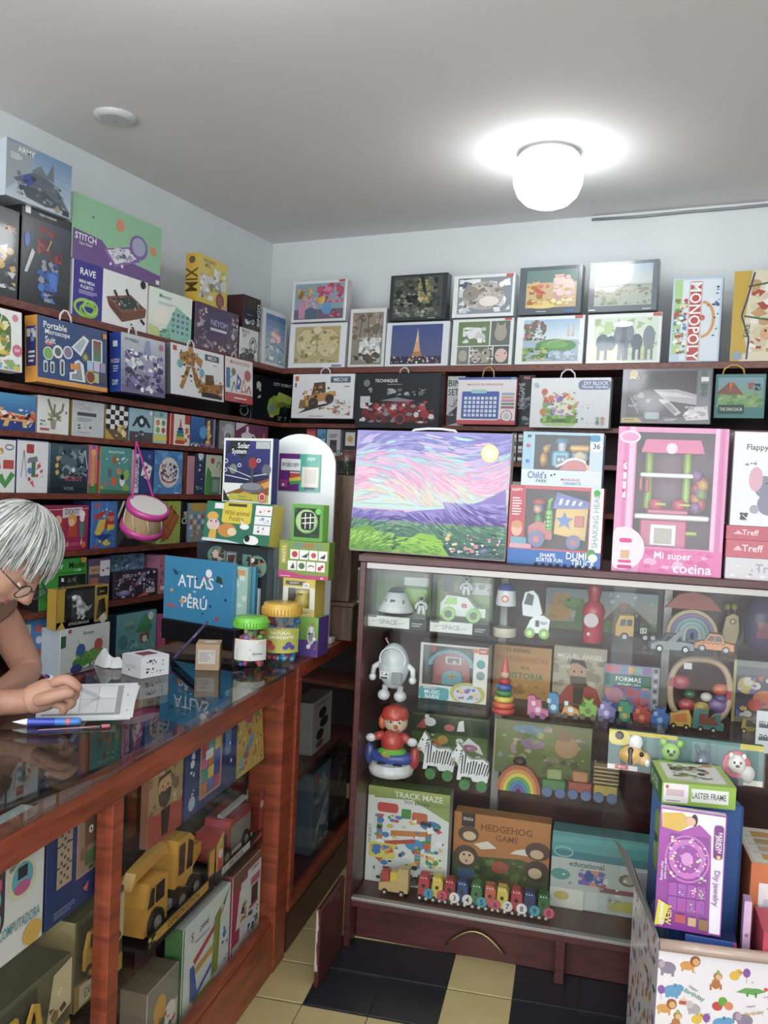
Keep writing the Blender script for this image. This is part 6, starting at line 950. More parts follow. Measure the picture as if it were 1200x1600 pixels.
sub(bn,'door_window',lambda m:(m.cyl((X(.47),D-.029,h*.42),(X(.47),D-.026,h*.42),.011,.011,'#b8904a',12),m.box(X(.47)-.001,D-.03,h*.42-.011,X(.47)+.001,D-.029,h*.42+.011,'#4a3a2a'),m.box(X(.47)-.011,D-.03,h*.42-.001,X(.47)+.011,D-.029,h*.42+.001,'#4a3a2a')))
sub(bn,'loft_window',lambda m:(m.box(X(.36),D-.024,h*.63,X(.6),D-.02,h*.76,'#d8d0c8',.002),m.box(X(.39),D-.026,h*.65,X(.57),D-.024,h*.74,'#3a3038'),m.prism([(X(.46),h*.66),(X(.54),h*.66),(X(.5),h*.72)],D-.028,D-.026,'#d8a83a')))
sub(bn,'rooster',lambda m:(m.ball((X(.16),D,h*.86),(.012,.008,.014),'#c84a4a',8,6),m.ball((X(.17),D,h*.93),.006,'#d86a5a',8,6)))
# ring stacker
r,N,k=ctoy('ring_stacker','rainbow ring stacker with a red cone in front of the ochre book','toy',786,1118,s2,bmin=2.72)
zz=0
for R_,c in ((18,'#c83c34'),(17,'#d85a30'),(15.5,'#dcc23a'),(13.5,'#3f8a4a'),(12.5,'#3f62b0'),(10.5,'#c03a44')):
    m=N(); m.lathe([(R_-3,zz+.2),(R_,zz+3),(R_,zz+6),(R_-3,zz+9)],c,20); m.put('ring'); zz+=9.2
m=N(); m.ball((0,0,zz+6),7,'#d8a884',12,8); m.put('head'); m=N(); m.lathe([(7,zz+10),(5,zz+18),(2,zz+28),(3,zz+31),(.1,zz+33)],'#c83c34',14); m.put('cone_hat')
bk=lambda *a,**kw: carton('C',*a,name='book',cat='book',**kw)
bk(2.93,s2,768,859,1006,.02,'ochre children\'s book of girls in history with colourful lettering','#c08a3a,#a87430','t 5a3a24 .42 .93 .1 .66 33 NIÑAS; t b0502c .5 .75 .1 .9 PROTAGONISTAS; t 4a3a20 .55 .6 .06 .3 de la; t 3f7a3a .55 .44 .12 .84 HISTORIA; o 6a4a24 .45 .14 .12 .05 .012; s d8a04a,a8702a .02 .02 .98 .3 14 .06 3; t 5a3a20 .45 .14 .04 .14 EDEBE')
bk(2.93,s2,861,945,1008,.02,'book with a bearded man in red on a pale stone cover, upright','#a89c84,#8a806c','r b4a88e 0 0 1 1; s c8bca4,9a8e76,8a8068 0 .3 1 .8 30 .12 2; t e8e4d8 .5 .85 .1 .92 MIGUEL ÁNGEL; p b04038 .04 0 .96 0 .84 .3 .6 .38 .3 .34; e c09070 .46 .56 .17 .17; p 4a382c .3 .66 .34 .78 .58 .78 .64 .64 .6 .74 .36 .72; p 5a4434 .32 .5 .62 .5 .66 .34 .5 .24 .34 .36; e 3a2c24 .4 .58 .02; e 3a2c24 .54 .58 .02; p 3a2a26 .4 .3 .6 .3 .56 .02 .4 .02')
bk(2.90,s2,941,1028,1036,.018,'children\'s book of shapes with a dark green title band','#8a8aa4,#6a6a84','b c86a8a,6a8ac0,e0a04a,7ab0a4,9a6ab0,d85a5a .02 .02 .82 .98 6 6 .12; r 1f6a54 0 .55 .86 .8; t f0f4f0 .44 .7 .1 .66 FORMAS; t d8ece4 .46 .59 .045 .76 MI PRIMER LIBRO; r a8a4ac .86 0 1 1; b 5a5a68,c8c4cc .88 .02 .98 .98 1 9 .3; e d890a8 .2 .35 .16 .16')
def letter_car(x,y,cols,label,kind):
    r,N,k=ctoy('toy_wagon',label,'toy car',x,y,s2,group='little painted wagons in a row')
    m=N(); m.prism({0:[(-16,5),(16,5),(16,14),(6,16),(4,30),(-4,30),(-6,36),(-16,34)],1:[(-8,5),(8,5),(8,30),(4,36),(-8,36)],2:[(-14,5),(14,5),(12,14),(-2,20),(-10,18)],3:[(-12,5),(12,5),(14,22),(6,26),(8,34),(0,30),(-8,34),(-6,24),(-14,20)]}[kind],-5,5,cols[0]); m.put('body','paint')
    m=N(); m.cyl((0,-5.8,14),(0,-5,14),4.5,4.5,cols[1],12); m.box(-10,-5.6,20,-4,-5,27,cols[1],.3); m.put('painted_patch','paint')
    for wx in (-8,8):
        m=N(); m.cyl((wx,-7,4.5),(wx,7,4.5),4.5,4.5,cols[2],12); m.put('wheel','paint')
letter_car(840,1122,('#c86a90','#e0c0d0','#8a4a7a'),'pink arch wagon below the ochre book',0); letter_car(864,1118,('#4a86b8','#c8dce8','#5a4a4a'),'tall blue block wagon beside the pink arch wagon',1); letter_car(891,1122,('#d8944a','#c8e0e4','#5a4a44'),'low orange wagon with a blue disc',2)
letter_car(918,1124,('#7fae3c','#4f7a2a','#6a5a3a'),'lime green animal wagon between orange and lilac',3); letter_car(947,1127,('#8a7ab4','#c8c0e0','#5a5a78'),'lilac animal wagon right of the lime green one',3); letter_car(975,1131,('#4f9c7c','#d8b84a','#4a5a54'),'sea green wagon below the shapes book',1); letter_car(1002,1134,('#b04038','#d87a4a','#5a3a34'),'brick red animal wagon',3); letter_car(1030,1138,('#3f6aa4','#8ab0d8','#3a4a6a'),'blue animal wagon at the end of the row',3)
# oval bead frame
r,N,k=ctoy('bead_frame','oval wooden bead frame filled with coloured balls','toy',1090,1134,s2,yaw=0)
pts=[]
for t in range(36):
    a=2*pi*t/36; cx=1 if cos(a)>=0 else -1; pts.append((44*abs(cos(a))**.75*cx,0,55+49*abs(sin(a))**.8*(1 if sin(a)>=0 else -1)))
m=N(); m.tube(pts,5.2,'#bfa083',10,True); m.put('frame','paint')
for (bx_,bz_,rr,c) in ((-28,66,14,'#a83a44'),(30,60,12,'#c8603a'),(-18,30,13,'#b83a40'),(4,28,13,'#b8983a'),(28,34,15,'#7a5a94'),(32,46,10,'#5a4a8a'),(-14,48,10,'#3f6a44'),(10,46,9,'#d8d4d0')):
    m=N(); m.ball((bx_,0,bz_),(rr,8,rr*.8),c,12,8); m.put('ball')
m=N(); m.box(-46,-5.6,58,-38,5.6,72,'#a8343c',1); m.box(38,-5.6,46,46,5.6,60,'#a8343c',1); m.put('red_band','paint'); m=N(); m.box(-26,-6,88,-14,-5,98,'#e0dcd4',.3); m.put('price_sticker','card')
def flat_car(x,y,label,poly,c,c2,z=s2):
    r,N,k=ctoy('toy_wagon',label,'toy car',x,y,z,group='flat wooden wagons')
    m=N(); m.prism(poly,-4,4,c,'#c9b48a'); m.put('body','paint'); m=N(); m.prism([(p[0]*.6,p[1]*.55+9) for p in poly],-4.6,-4,c2); m.put('painted_panel','paint')
    for wx in (-10,9):
        m=N(); m.cyl((wx,-6,4),(wx,6,4),4.5,4.5,'#3a3026',12); m.cyl((wx,-6.4,4),(wx,-6,4),2,2,'#d8c8a0',8); m.put('wheel','paint')
flat_car(1062,1138,'yellow wooden lion wagon before the bead frame',[(-16,4),(16,4),(16,20),(12,30),(0,28),(-8,24),(-16,22)],'#c8a23a','#c8702c')
flat_car(1104,1143,'wooden steam train with a teal roof before the bead frame',[(-22,4),(24,4),(24,14),(18,16),(20,30),(10,28),(2,18),(0,34),(-20,34)],'#3f7a70','#7a3a2c')
flat_car(1172,1146,'small yellow wooden car under the white note',[(-14,4),(12,4),(12,14),(4,16),(0,22),(-12,22)],'#b09434','#3a4a44')
carton('C',2.93,s2,1141,1215,1030,.06,'clear fronted box of baby toys at the right of the middle shelf','#7a7470,#6a6460','r 4a4a54 .06 .1 .96 .9; e d8c060 .3 .6 .2 .14; e e8e0d0 .32 .66 .1; e d0703a .7 .4 .26 .14; e c84a3a .5 .3 .16 .1; e 3a4a8a .2 .2 .14; s e0b04a,c85a4a,7a6ab0,d8d0c8 .1 .1 .95 .8 20 .1 3; r c8b060 0 0 .06 1',gloss=True)
zn=s2+.02
nt_=carton('C',2.66+.012,s2-.02,1178,1225,1110,.002,'white handwritten price note taped to the case front','#dfe0e2','u 6a6e7a .1 .6 .9 .78 1; u 6a6e7a .1 .3 .8 .48 1; t 4a4e5a .5 .69 .14 .8 FELIZ DIA; t 4a4e5a .45 .38 .14 .7 20.00',name='price_note',cat='note')
# --- third shelf
r,N,k=ctoy('roly_poly_clown','red haired clown toy riding a blue plane, left of the zebras','toy figure',611,1211,s3,bmin=2.735)
m=N(); m.lathe([(24,0),(34,4),(36,12),(30,20)],'#d8d8d8',20); m.put('cloud_base'); m=N(); m.ball((0,0,28),(36,18,13),'#3a52a4',18,10); m.put('plane_body')
for s_ in (-1,1):
    m=N(); m.ball((s_*36,0,30),(8,7,17),'#3f4a94' if s_<0 else '#b0343c',12,8); m.put('propeller'); m=N(); m.ball((s_*13,-16,17),(9,5,6),'#2f3034',10,7); m.put('shoe')
    m=N(); m.tube([(s_*14,0,62),(s_*27,-6,58)],[8,6],'#c03a34',8); m.ball((s_*33,-9,57),(8.5,6,6.5),'#dadcdc',10,7); m.put('arm')
m=N(); m.lathe([(14,40),(19,48),(18,60),(12,68),(8,70)],'#c43a30',16); m.put('torso'); m=N(); m.lathe([(24,37),(20,40),(14,44)],'#6ac83a',10); m.put('collar'); m=N(); m.ball((-6,-17,36),(8,4,5),'#dca42c',10,7); m.put('steering_wheel')
m=N(); m.ball((4,0,84),(19,17,18),'#e2c4a4',16,10); m.put('head'); m=N(); m.lathe([(21,90),(22,94),(19,104),(8,110),(.1,111)],'#c83a24',18,c=(2,0,0)); m.put('hat')
m=N(); m.ball((-17,0,82),(7,10,12),'#d86a34',10,7); m.put('hair'); m=N()
for ex in (-1,13): m.ball((ex,-16,88),(3.4,2,4.4),'#f2f2f0',8,6); m.ball((ex+.6,-17.6,87.5),(1.6,1,2.4),'#1a1a1c',8,6)
m.put('eyes'); m=N(); m.ball((8,-18,80),3.4,'#c83a30',8,6); m.put('nose'); m=N(); m.tube([(-2,-16,74),(6,-18,72),(13,-15,75)],1,'#a8342c',5); m.put('mouth')
carton('C',2.90,s3,640,760,1112,.05,'green farm animal toy box behind the two zebras','#4f6a34,#3f5628','g 3f5a2c 6a8a3e 0 0 1 1; r 2a4226 0 .62 1 .96; e e8e6e2 .24 .84 .08 .09; e e8e6e2 .2 .94 .03 .05; p c84a44 .06 .7 .2 .7 .16 .9; e c86a6a .5 .76 .07 .07; p e8e6e2 .6 .7 .7 .72 .68 .94 .62 .9; p d8702c .1 .4 .4 .36 .44 .5 .14 .52; e d8a83a .42 .5 .07 .09; p f0eeea .66 .44 .96 .28 .9 .46 .76 .6; e c070a0 .78 .4 .1 .07; e f0eeea .64 .52 .05 .05; s d8e0d0,8aa85a,c8a04a .05 .05 .95 .6 26 .04 5',gloss=True)
def zebra(x,y,label):
    r,N,k=ctoy('wooden_zebra',label,'wooden toy',x,y,s3,group='wooden zebras on green wheels')
    out=[(-20,14),(-14,14),(-12,20),(2,20),(6,14),(28,14),(30,26),(29,44),(20,50),(2,48),(-8,54),(-13,64),(-20,72),(-22,66),(-30,50),(-30,42),(-22,42),(-18,36),(-19,24)]
    m=N(); m.prism(out,-5,5,'#d9dad8','#c9c4b4'); m.put('body','paint')
    m=N(); rnd=random.Random(x)
    for i in range(11):
        x0=-14+4*i; zb=24+(i%3); zt=44+rnd.uniform(-2,3)
        if x0<-8: zt+=10
        for dy in (-5.15,5.05): m.prism([(x0,zb),(x0+1.6,zb),(x0+3.6+.4*i,zt),(x0+1.4+.4*i,zt)],dy,dy+.1,'#1f1f22')
    for i in range(5): m.prism([(-16-1.5*i+i,60-5*i),(-11-1.2*i,63-5*i),(-11-1.2*i,61-5*i),(-15-1.5*i,57.5-5*i)],-5.15,-5.05,'#1f1f22')
    m.put('stripes','paint')
    m=N(); m.cyl((-22,-5.4,60),(-22,-5,60),1.6,1.6,'#18181a',8); m.put('eye','paint'); m=N(); m.prism([(-31,42),(-24,42),(-23,47),(-30,48)],-5.3,-5.1,'#b8a08c'); m.put('muzzle','paint')
    for wx in (-7,20):
        m=N(); m.cyl((wx,-8,8),(wx,8,8),8.5,8.5,'#3c7a3c',18); m.put('wheel','paint')
zebra(680,1216,'wooden zebra on green wheels nearest the clown'); zebra(733,1233,'wooden zebra on green wheels right of its twin')
carton('C',2.90,s3,769,922,1122,.05,'olive green toy box with animal pictures behind the rainbow','#6f7a3e,#5c6632','g 8a8a5a 6f7f3a 0 0 1 1; r b8b088 0 0 .015 1; e 7a9ab4 .35 .86 .16 .08; e a884a0 .4 .6 .12 .1; s b89a9a,c8b098,8aa0a8,a8b070 .05 .3 .95 .95 40 .07 3; e c0946a .75 .6 .12 .2; e 9a7a5a .72 .8 .08 .1; s 9a8a6a,6a6a4a .5 .05 .98 .4 24 .1 5',gloss=True)
r,N,k=ctoy('wooden_rainbow','painted rainbow toy with a dark knob','wooden toy',810,1236,s3)
for i,c in enumerate(('#a8583c','#c8862e','#d0b83a','#5a9a4a','#3f7aa8','#6a4f94')):
    ro=34-5*i; ri=ro-4.8
    o_=ell(0,0,ro,ro*1.25,16,0,180); i_=ell(0,0,ri,ri*1.25,16,0,180); m=N()
    for a in range(16): m.prism([o_[a],o_[a+1],i_[a+1],i_[a]],-6,6,c)
    m.put('arch','paint')
m=N(); m.lathe([(8,43),(11,46),(9,51),(3,54)],'#3f2e26',14); m.put('knob','paint')
def wagon(x,y,label,c,load):
    r,N,k=ctoy('toy_wagon',label,'toy car',x,y,s3,group='train wagons beside the rainbow')
    m=N(); m.box(-18,-9,10,18,9,26,c,1.5); m.put('body','paint')
    for wx in (-10,10):
        m=N(); m.cyl((wx,-11,8),(wx,11,8),8,8,'#5a6a94',16); m.put('wheel','paint')
    m=N(); 
    if load=='rack':
        for i in range(5): m.box(-19,-9,29+6*i,19,9,32+6*i,'#b49a6c',.5)
        m.box(-19,8,27,-16,9.5,60,'#8a7048'); m.box(16,8,27,19,9.5,60,'#8a7048')
    else: m.box(-12,-7,26.2,12,7,42,load,2)
    m.put('load','paint')
wagon(865,1243,'green wagon beside the rainbow','#4a7a3e','#8a9a5a'); wagon(905,1247,'red wagon in the middle of the train','#a04a34','#b07a4a'); wagon(945,1252,'yellow wagon with a slatted wooden rack','#b89a34','rack')
# --- bottom of the case
carton('C',2.80,s4,569,697,1226,.07,'track maze toy brick box at the lower left of the case','#8fa054,#d0d2cc,#7a8c4a','g a8b45a 7a9442 0 .86 1 1; p d8dad6 .08 0 1 0 1 .72 .55 .9 .08 .88; r dfe0dc 0 0 .08 .9; T 5a5a5a .04 .5 .03 .5 90 INTELLECT; t e8e8d8 .62 .94 .06 .62 TRACK MAZE; t 3a4a3a .6 .87 .035 .46 TOY BRICKS; k c84038 .12 .74 .38 .84 .04; e 3a72b4 .78 .66 .13 .05; e 3f8cc4 .6 .44 .12 .06; k c8603a .55 .66 .74 .78 .03; k 4a8a3e .42 .7 .54 .8 .02; p c87a2c .3 .5 .8 .55 .8 .6 .3 .56; p b8442c .22 .44 .6 .5 .6 .46 .25 .4; b c8663a,5a8aa8,4f8a4a .12 .3 .2 .72 1 8 .1; b 5a8aa8,c8663a,4f8a4a .6 .2 .68 .42 1 6 .1; b c8663a,4f8a4a,5a8aa8 .72 .3 .8 .6 1 7 .1; s 3f7ab4,c84a38,4a9a4a,d8b43a,3a3a40,e8e8e4 .1 .18 .95 .72 70 .05 4; k d8cc4a .04 .26 .36 .42 .02; s c84a38,3f7ab4,d8903a .06 .28 .34 .4 16 .06 6; k e0e0c8 .72 .2 .96 .38 .01; s 3f7ab4,c84a38,4a9a4a,d8b43a .74 .22 .94 .36 14 .05 7; s 2c2c30,4a4038,6a5a48 .1 .02 .9 .18 26 .08 8')
carton('C',2.86,s4,704,856,1267,.06,'orange hedgehog game box in the middle of the case bottom','#b87434,#9a602a,#c8843e','g c07a34 b8742e 0 .6 1 1; p 4f5a2e 0 0 1 0 1 .4 .7 .48 .3 .44 0 .46; r 3a2c26 .08 .82 .22 1; t e8e0d0 .15 .92 .04 .1 EDUCA; t 7a4420 .55 .84 .09 .6 HEDGEHOG; t 7a4420 .56 .72 .08 .34 GAME; p e0d8c8 .22 .6 .36 .66 .46 .58 .3 .54; p e0d8c8 .66 .6 .8 .64 .78 .54 .6 .54; e 5a4232 .14 .42 .13 .15; e d8b894 .15 .4 .08 .09; e 1e1814 .12 .44 .012; e 1e1814 .18 .44 .012; e c86a6a .15 .36 .015; e 5a4232 .16 .72 .11 .11; e d8b894 .17 .7 .07 .06; e 5a4232 .88 .62 .13 .12; e d0b08c .87 .58 .07 .06; e 4f3a2c .88 .36 .12 .14; e d0b08c .86 .33 .07 .07; r 4a6a8a .06 .14 .24 .26; e b0443a .5 .34 .09 .08; s 3a4a24,6a7a3a .24 .08 .78 .44 36 .06 4; e 7a5a42 .58 .12 .1 .07')
carton('C',2.83,s4,857,1015,1297,.08,'teal topped educational toy box at the lower right of the case','#b9bdb6,#6a9a9a,#5a9a9a','r 4f9a98 0 .68 1 1; p 5fa8a4 0 .86 1 .9 1 .98 0 .94; r 3a7a86 0 .66 1 .76; t 3f5a54 .36 .6 .07 .56 educational; e 5a948c .1 .44 .1 .075; o 8fc4bc .12 .74 .1 .07 .012; e 7a6a54 .78 .48 .1 .08; e a89a84 .78 .48 .06 .05; s c8543c,d88a4a,3f5a94,7a6ab0 .28 .34 .56 .54 18 .09 3; p d8d8c8 0 0 .34 0 .34 .26 0 .26; e c8b45a .12 .16 .08 .06; r 8f4a4c .5 .28 .98 .34; p b8b04a .6 .06 .85 .06 .85 .2 .6 .2; r c8ccc4 .36 .02 .58 .26; s d8dcd4,8a9a94 .02 .02 .98 .66 20 .04 6',zoff=0)
# number train: engine and wagons
tr=thing('number_train','row of painted wooden wagons with numbers, the number train','wooden train',at_z(617,1404,s4),TH)
cols=[('#c9a86a','eng'),('#b83a38','1'),('#d8bc3a','2'),('#a83038','3'),('#2f4a7c','4'),('#3f7a3c','5'),('#c05a40','6'),('#d0b83a','7'),('#b0343c','8'),('#2f3f6a','9'),('#2f6a34','0')]
xs_=[617,662,683,702,722,744,765,784,806,826,848]; zf=s4
for i,((c,nm),x) in enumerate(zip(cols,xs_)):
    base=F(0,2.735,zf); P=base+U*solve(base,U,0,x)-tr.location; P=Matrix.Rotation(-TH,3,'Z')@P; k=px_scale(tr.location)
    m=MB(); m.M=Matrix.Translation(P)@Matrix.Scale(k,4)
    if nm=='eng':
        m.prism([(-25,6),(22,6),(22,44),(6,44),(4,24),(-25,18)],-8,8,c); o=m.build('engine',M['paint'],tr)
        for nm2,x0,c2 in (('red_block',-22,'#b8443a'),('yellow_block',-8,'#d8bc2c')):
            q=MB(); q.M=m.M; q.box(x0,-7,19,x0+13,7,36,c2,1); q.build(nm2,M['paint'],tr)
    else:
        m.prism([(-9,5),(9,5),(9,34),(5,40),(-7,40)],-8,8,c); o=m.build('wagon',M['paint'],tr)
        q=MB(); q.M=m.M
        for dx in (-4,0,4): q.cyl((dx,-8.4,36),(dx,-8,36),1,1,'#e8e4dc',6)
        q.cyl((0,-8.6,24),(0,-8,24),3,3,'#3a2c24',8); q.build('dots',M['paint'],o)
        q=MB(); q.M=m.M; dc=('#d8d4cc','#4a9ab0','#c8506a','#d8d4cc')[i%4] if nm not in '38' else '#e6e2da'
        q.cyl((9,-11,14),(9,-9,14),8,8,dc,16); d_=q.build('number_disc',M['paint'],o)
        q=MB(); q.M=m.M; art(q,'t 2a2624 .5 .5 .7 .8 '+nm,12,12,3,8,-11,.02); q.build('number',M['card'],d_)
    for wx in ((-15,12) if nm=='eng' else (-5,5)):
        q=MB(); q.M=m.M; q.cyl((wx,-10,5),(wx,10,5),5,5,'#3a2c24',12); q.cyl((wx,-10.5,5),(wx,-10,5),2.2,2.2,'#d8d0c0',8); q.build('wheel',M['paint'],tr)

# ================================================================== inside the counter
kb,ks,ku=.141,.4056,.6506
def kt(a,z,x0,x1,yt,dep,label,base,spec,**k): return carton('K',a,z,x0,x1,yt,dep,label,base,spec,**k)
KA=A1-.045
def kx(a,z,x0,x1,yt,yb,dep,label,base,spec,**k):
    """a box whose foot is seen: its level comes from the seen lower left corner"""
    P,D,r=frame('K',a,0); t0=solve(P,D,0,x0); zz=solve(P+D*t0,Z,1,yb); return carton('K',a,zz,x0,x1,yt,dep,label,base,spec,**k)
# upper level behind the right pane
kt(KA-.005,ku,229,283,1175,.02,'book with a bearded man in red leaning behind the counter glass','#b4623f,#8a5a44','g c4a878 a8875c 0 .3 1 1; s c8b08a,9a7f5c,7f6a4e 0 .3 1 .9 30 .1 2; t e4dccc .52 .76 .07 .9 MIGUEL ÁNGEL; p b04a3c 0 0 1 0 1 .26 .72 .32 .3 .28 0 .34; e d0a07a .44 .54 .2 .13; p 4a382c .22 .58 .27 .68 .6 .69 .68 .58 .6 .66 .28 .64; p 4a382c .25 .5 .34 .52 .45 .5 .56 .52 .64 .5 .6 .38 .46 .32 .3 .38; e 3a2c24 .37 .56 .022; e 3a2c24 .52 .56 .022; p b07a58 .43 .55 .47 .55 .48 .5 .43 .5; p 3f2a28 .34 .32 .62 .32 .56 .04 .38 .04',name='book',cat='book')
kt(KA-.005,ku,286,368,1135,.04,'indigo tangram box behind the counter glass','#27306c,#1e2656','k b98a74 .26 .1 .68 .86 .02; r 2a3a7a .29 .13 .65 .83; b c87a3a,3f6ab0,b83a5a,4a9a8a,d8b44a,2a4a9a,c85a8a .29 .13 .65 .83 3 5 .05; r d8dcd8 .36 .5 .5 .6; t d8dce4 .12 .82 .03 .14 TANGRAM; s c8d0e0 .08 .2 .16 .7 8 .05 3; k 4a7ab0 .74 .4 .86 .7 .03; e d85a7a .9 .76 .04; e e8e8e8 .84 .52 .015; p e8e8e8 .86 .34 .9 .3 .86 .28; u b0b8d0 .4 .95 .7 .97 1; e 9ab0c8 .12 .14 .06',name='board_game_box')
kt(KA-.005,ku,371,437,1083,.03,'yellow beach scene puzzle box near the end post','#c0a04a,#a88a3e','g a8c0c4 d0b050 0 .55 1 1; p c8a848 0 0 1 0 1 .6 .5 .62 0 .5; e c06a7a .46 .66 .2 .1; e b84a5a .5 .6 .12 .06; p 5a9ac0 .2 .2 .6 .44 .62 .34 .3 .14; e 8a8a6a .78 .66 .12 .1; p 7ab0c8 .02 .02 .2 .1 .2 .2 .04 .16; p 7aa84a .2 .7 .3 .95 .36 .9 .28 .68; s d8903a,b07a34,e0c870,c84a4a,5a7a54 .04 .05 .96 .6 40 .06 3',name='puzzle_box',tilt=-.08)
# fire engine in an open box
def truck_box(a,z,x0,x1,yt,label,c,kind):
    P,w,h,r=measure('K',a,z,x0,x1,yt); o=thing('toy_truck_box',label,'toy truck',P,r,'open boxed toy trucks'); k=min(w/100,.232/56); h=.2
    N=lambda: TM(o,k)
    m=N(); m.box(-50,0,0,50,38,3,'#26221e'); m.box(-50,0,3,50,1,12,'#26221e'); m.box(-50,37,3,50,38,h/k,'#2c2620'); m.put('tray','card')
    if kind=='fire':
        m=N(); art(m,'r c9c4bc .1 .2 .7 .9; t 4a2a22 .4 .55 .45 .5 FIRE TRUCK; p c83a34 .72 .2 .98 .2 .98 .8',100,9,-50,3,0,.05); m.put('tray_print','card')
        m=N(); m.prism([(-32,10),(34,10),(34,40),(-12,40),(-14,34),(-30,34),(-34,22)],6,30,'#b4303c'); m.put('body')
        m=N(); m.box(-10,5,14,32,5.9,34,'#7a7a76',.4); m.box(-10,5,36,32,31,41,'#8a3038',.5); m.put('side_panel'); m=N(); m.prism([(-30,22),(-20,22),(-20,32),(-28,32)],5.2,6,'#2c3238'); m.put('window')
        m=N(); m.box(-34,4.6,9,36,5.2,12.5,'#d4d0cc'); m.put('white_stripe'); m=N(); m.box(-14,12,42,40,18,45,'#a8a8a4',.4); m.put('ladder')
        m=N(); m.prism([(-50,3),(-38,3),(-38,42),(-50,34)],.2,1,'#c8a83a'); m.box(-49,-.2,12,-40,.1,28,'#c84438'); m.cyl((-44.5,-.6,26),(-44.5,-.2,26),4,4,'#e0d8c8',10); m.put('side_card','card')
        m=N(); m.box(42,.2,3,50,1,48,'#a8383c'); m.cyl((46,-.2,36),(46,.2,36),3.6,3.6,'#d8b8a0',10); m.put('end_card','card'); ws=((-22,9),(20,9)); wc='#22201e'
    else:
        m=N(); art(m,'r c9942c .1 .15 .9 .9; t 3a2a14 .5 .55 .5 .7 CONSTRUCTION; s 8a6020,e0b04a .0 .1 .1 .9 8 .3 2',100,9,-50,3,0,.05); m.put('tray_print','card')
        m=N(); m.prism([(-46,8),(-14,8),(-14,40),(-22,42),(-40,42),(-46,28)],6,30,c); m.put('cab'); m=N(); m.prism([(-42,26),(-34,26),(-34,38),(-38,38)],5.2,6,'#2a2620'); m.prism([(-31,26),(-20,26),(-20,38),(-31,38)],5.2,6,'#2a2620'); m.put('window')
        m=N(); m.box(-14,7,10,40,29,16,'#8a8478',.6); m.put('chassis'); m=N(); m.prism([(0,17),(28,17),(30,48),(22,54),(4,54)],8,28,c); m.put('operator_cabin'); m=N(); m.box(5,7.2,28,14,8,50,'#5a2a20',.4); m.prism([(18,28),(26,28),(27,46),(20,50)],7.2,8,'#2a2620'); m.put('cabin_window')
        m=N(); m.prism([(2,46),(-4,56),(-44,50),(-50,40),(-44,44),(-6,48)],14,22,c); m.put('crane_arm'); m=N(); m.prism([(30,22),(46,30),(46,38),(30,40)],10,26,c); m.put('engine_block')
        m=N(); m.box(40,.2,3,50,1,34,'#7a5a30'); m.box(41,-.2,14,49,.1,32,'#d8982c'); m.put('end_card','card'); ws=((-32,10),(4,9),(26,9)); wc='#2a2826'
    for wx,rr in ws:
        m=N(); m.cyl((wx,3.4,rr+3),(wx,32,rr+3),rr,rr,wc,16); m.cyl((wx,3,rr+3),(wx,3.4,rr+3),rr*.5,rr*.5,'#8a8478',10); m.put('wheel')
    return o
truck_box(KA,ks,338,437,1215,'red and grey toy fire engine in its open box','#b4303c','fire')
kz=truck_box(KA,ks,231,334,1300,'yellow toy crane truck in its open box','#d89a2a','crane')
# lower level
kt(KA,kb,281,356,1455,.05,'white marble run box with a coloured slide picture','#e2e2de,#4a7a3e,#d4d4d0','r 3a7a3a .0 0 .02 1; t b84a54 .18 .82 .1 .1 S; t 5a4a7a .42 .83 .1 .36 peed; u 8a7ab0 .24 .72 .6 .75 1; p 3f9a4a .82 .84 .96 .96 .86 .8; p c84a4a .2 .55 .7 .72 .9 .84 .72 .66 .24 .48; p d8a03a .15 .44 .75 .5 .75 .42 .18 .36; p 8a9a34 .6 .12 .74 .12 .78 .84 .64 .78; p 3f6ab0 .14 .5 .22 .5 .3 .16 .6 .3 .6 .24 .26 .08 .16 .12; p a8a83a .2 .1 .66 .1 .7 .04 .24 .04; s 2a4a6a,4a8ac0 .8 .1 .96 .6 6 .05 3',name='toy_box')
kt(KA,kb,359,432,1372,.06,'pink and white domino game box beside the marble run box','#dcd6d4,#b04a5c,#8a5a4a','r 8a5a4a 0 .82 1 1; r b83a58 0 0 .28 .82; p e4e0de .14 .3 .5 .3 .54 .76 .24 .74; r e4e0de .5 0 1 .9; t 5a4a44 .78 .86 .04 .4 DOMINO; k c86a74 .62 .66 .96 .76 .01; r 4a3a36 .66 .4 .9 .64; r b04a58 .6 .38 .92 .42; s c84a54,5a8a5a,3a3a3e,d8a04a .28 .34 .5 .56 12 .07 3; s 3a3436,6a6466 .56 .04 .96 .36 24 .05 4; r e8e4e2 .02 .02 .26 .14',name='board_game_box')
kt(KA,kb,226,276,1495,.07,'animal rattle box at the bottom of the counter beside the middle post','#c8c4b8,#7a6a54','r 8a8474 0 .5 1 1; e d8a03a .4 .6 .2 .2; e c8b86a .2 .3 .16 .14; o e8e6e0 .2 .3 .2 .18 .04; e e8e4d8 .72 .4 .2 .16; s d8982c,5a6a4a,c85a4a .05 .05 .95 .5 20 .1 3',name='toy_box',hgt=.17)
kt(KA-.10,kb,240,300,1440,.06,'small red and green box standing behind the marble run','#8a3a34,#5a2a26','r 3f6a3a .4 .3 1 1; k d8b04a .3 .5 .8 .8 .03; t e8e0d0 .6 .65 .1 .4 TOY',name='toy_box')
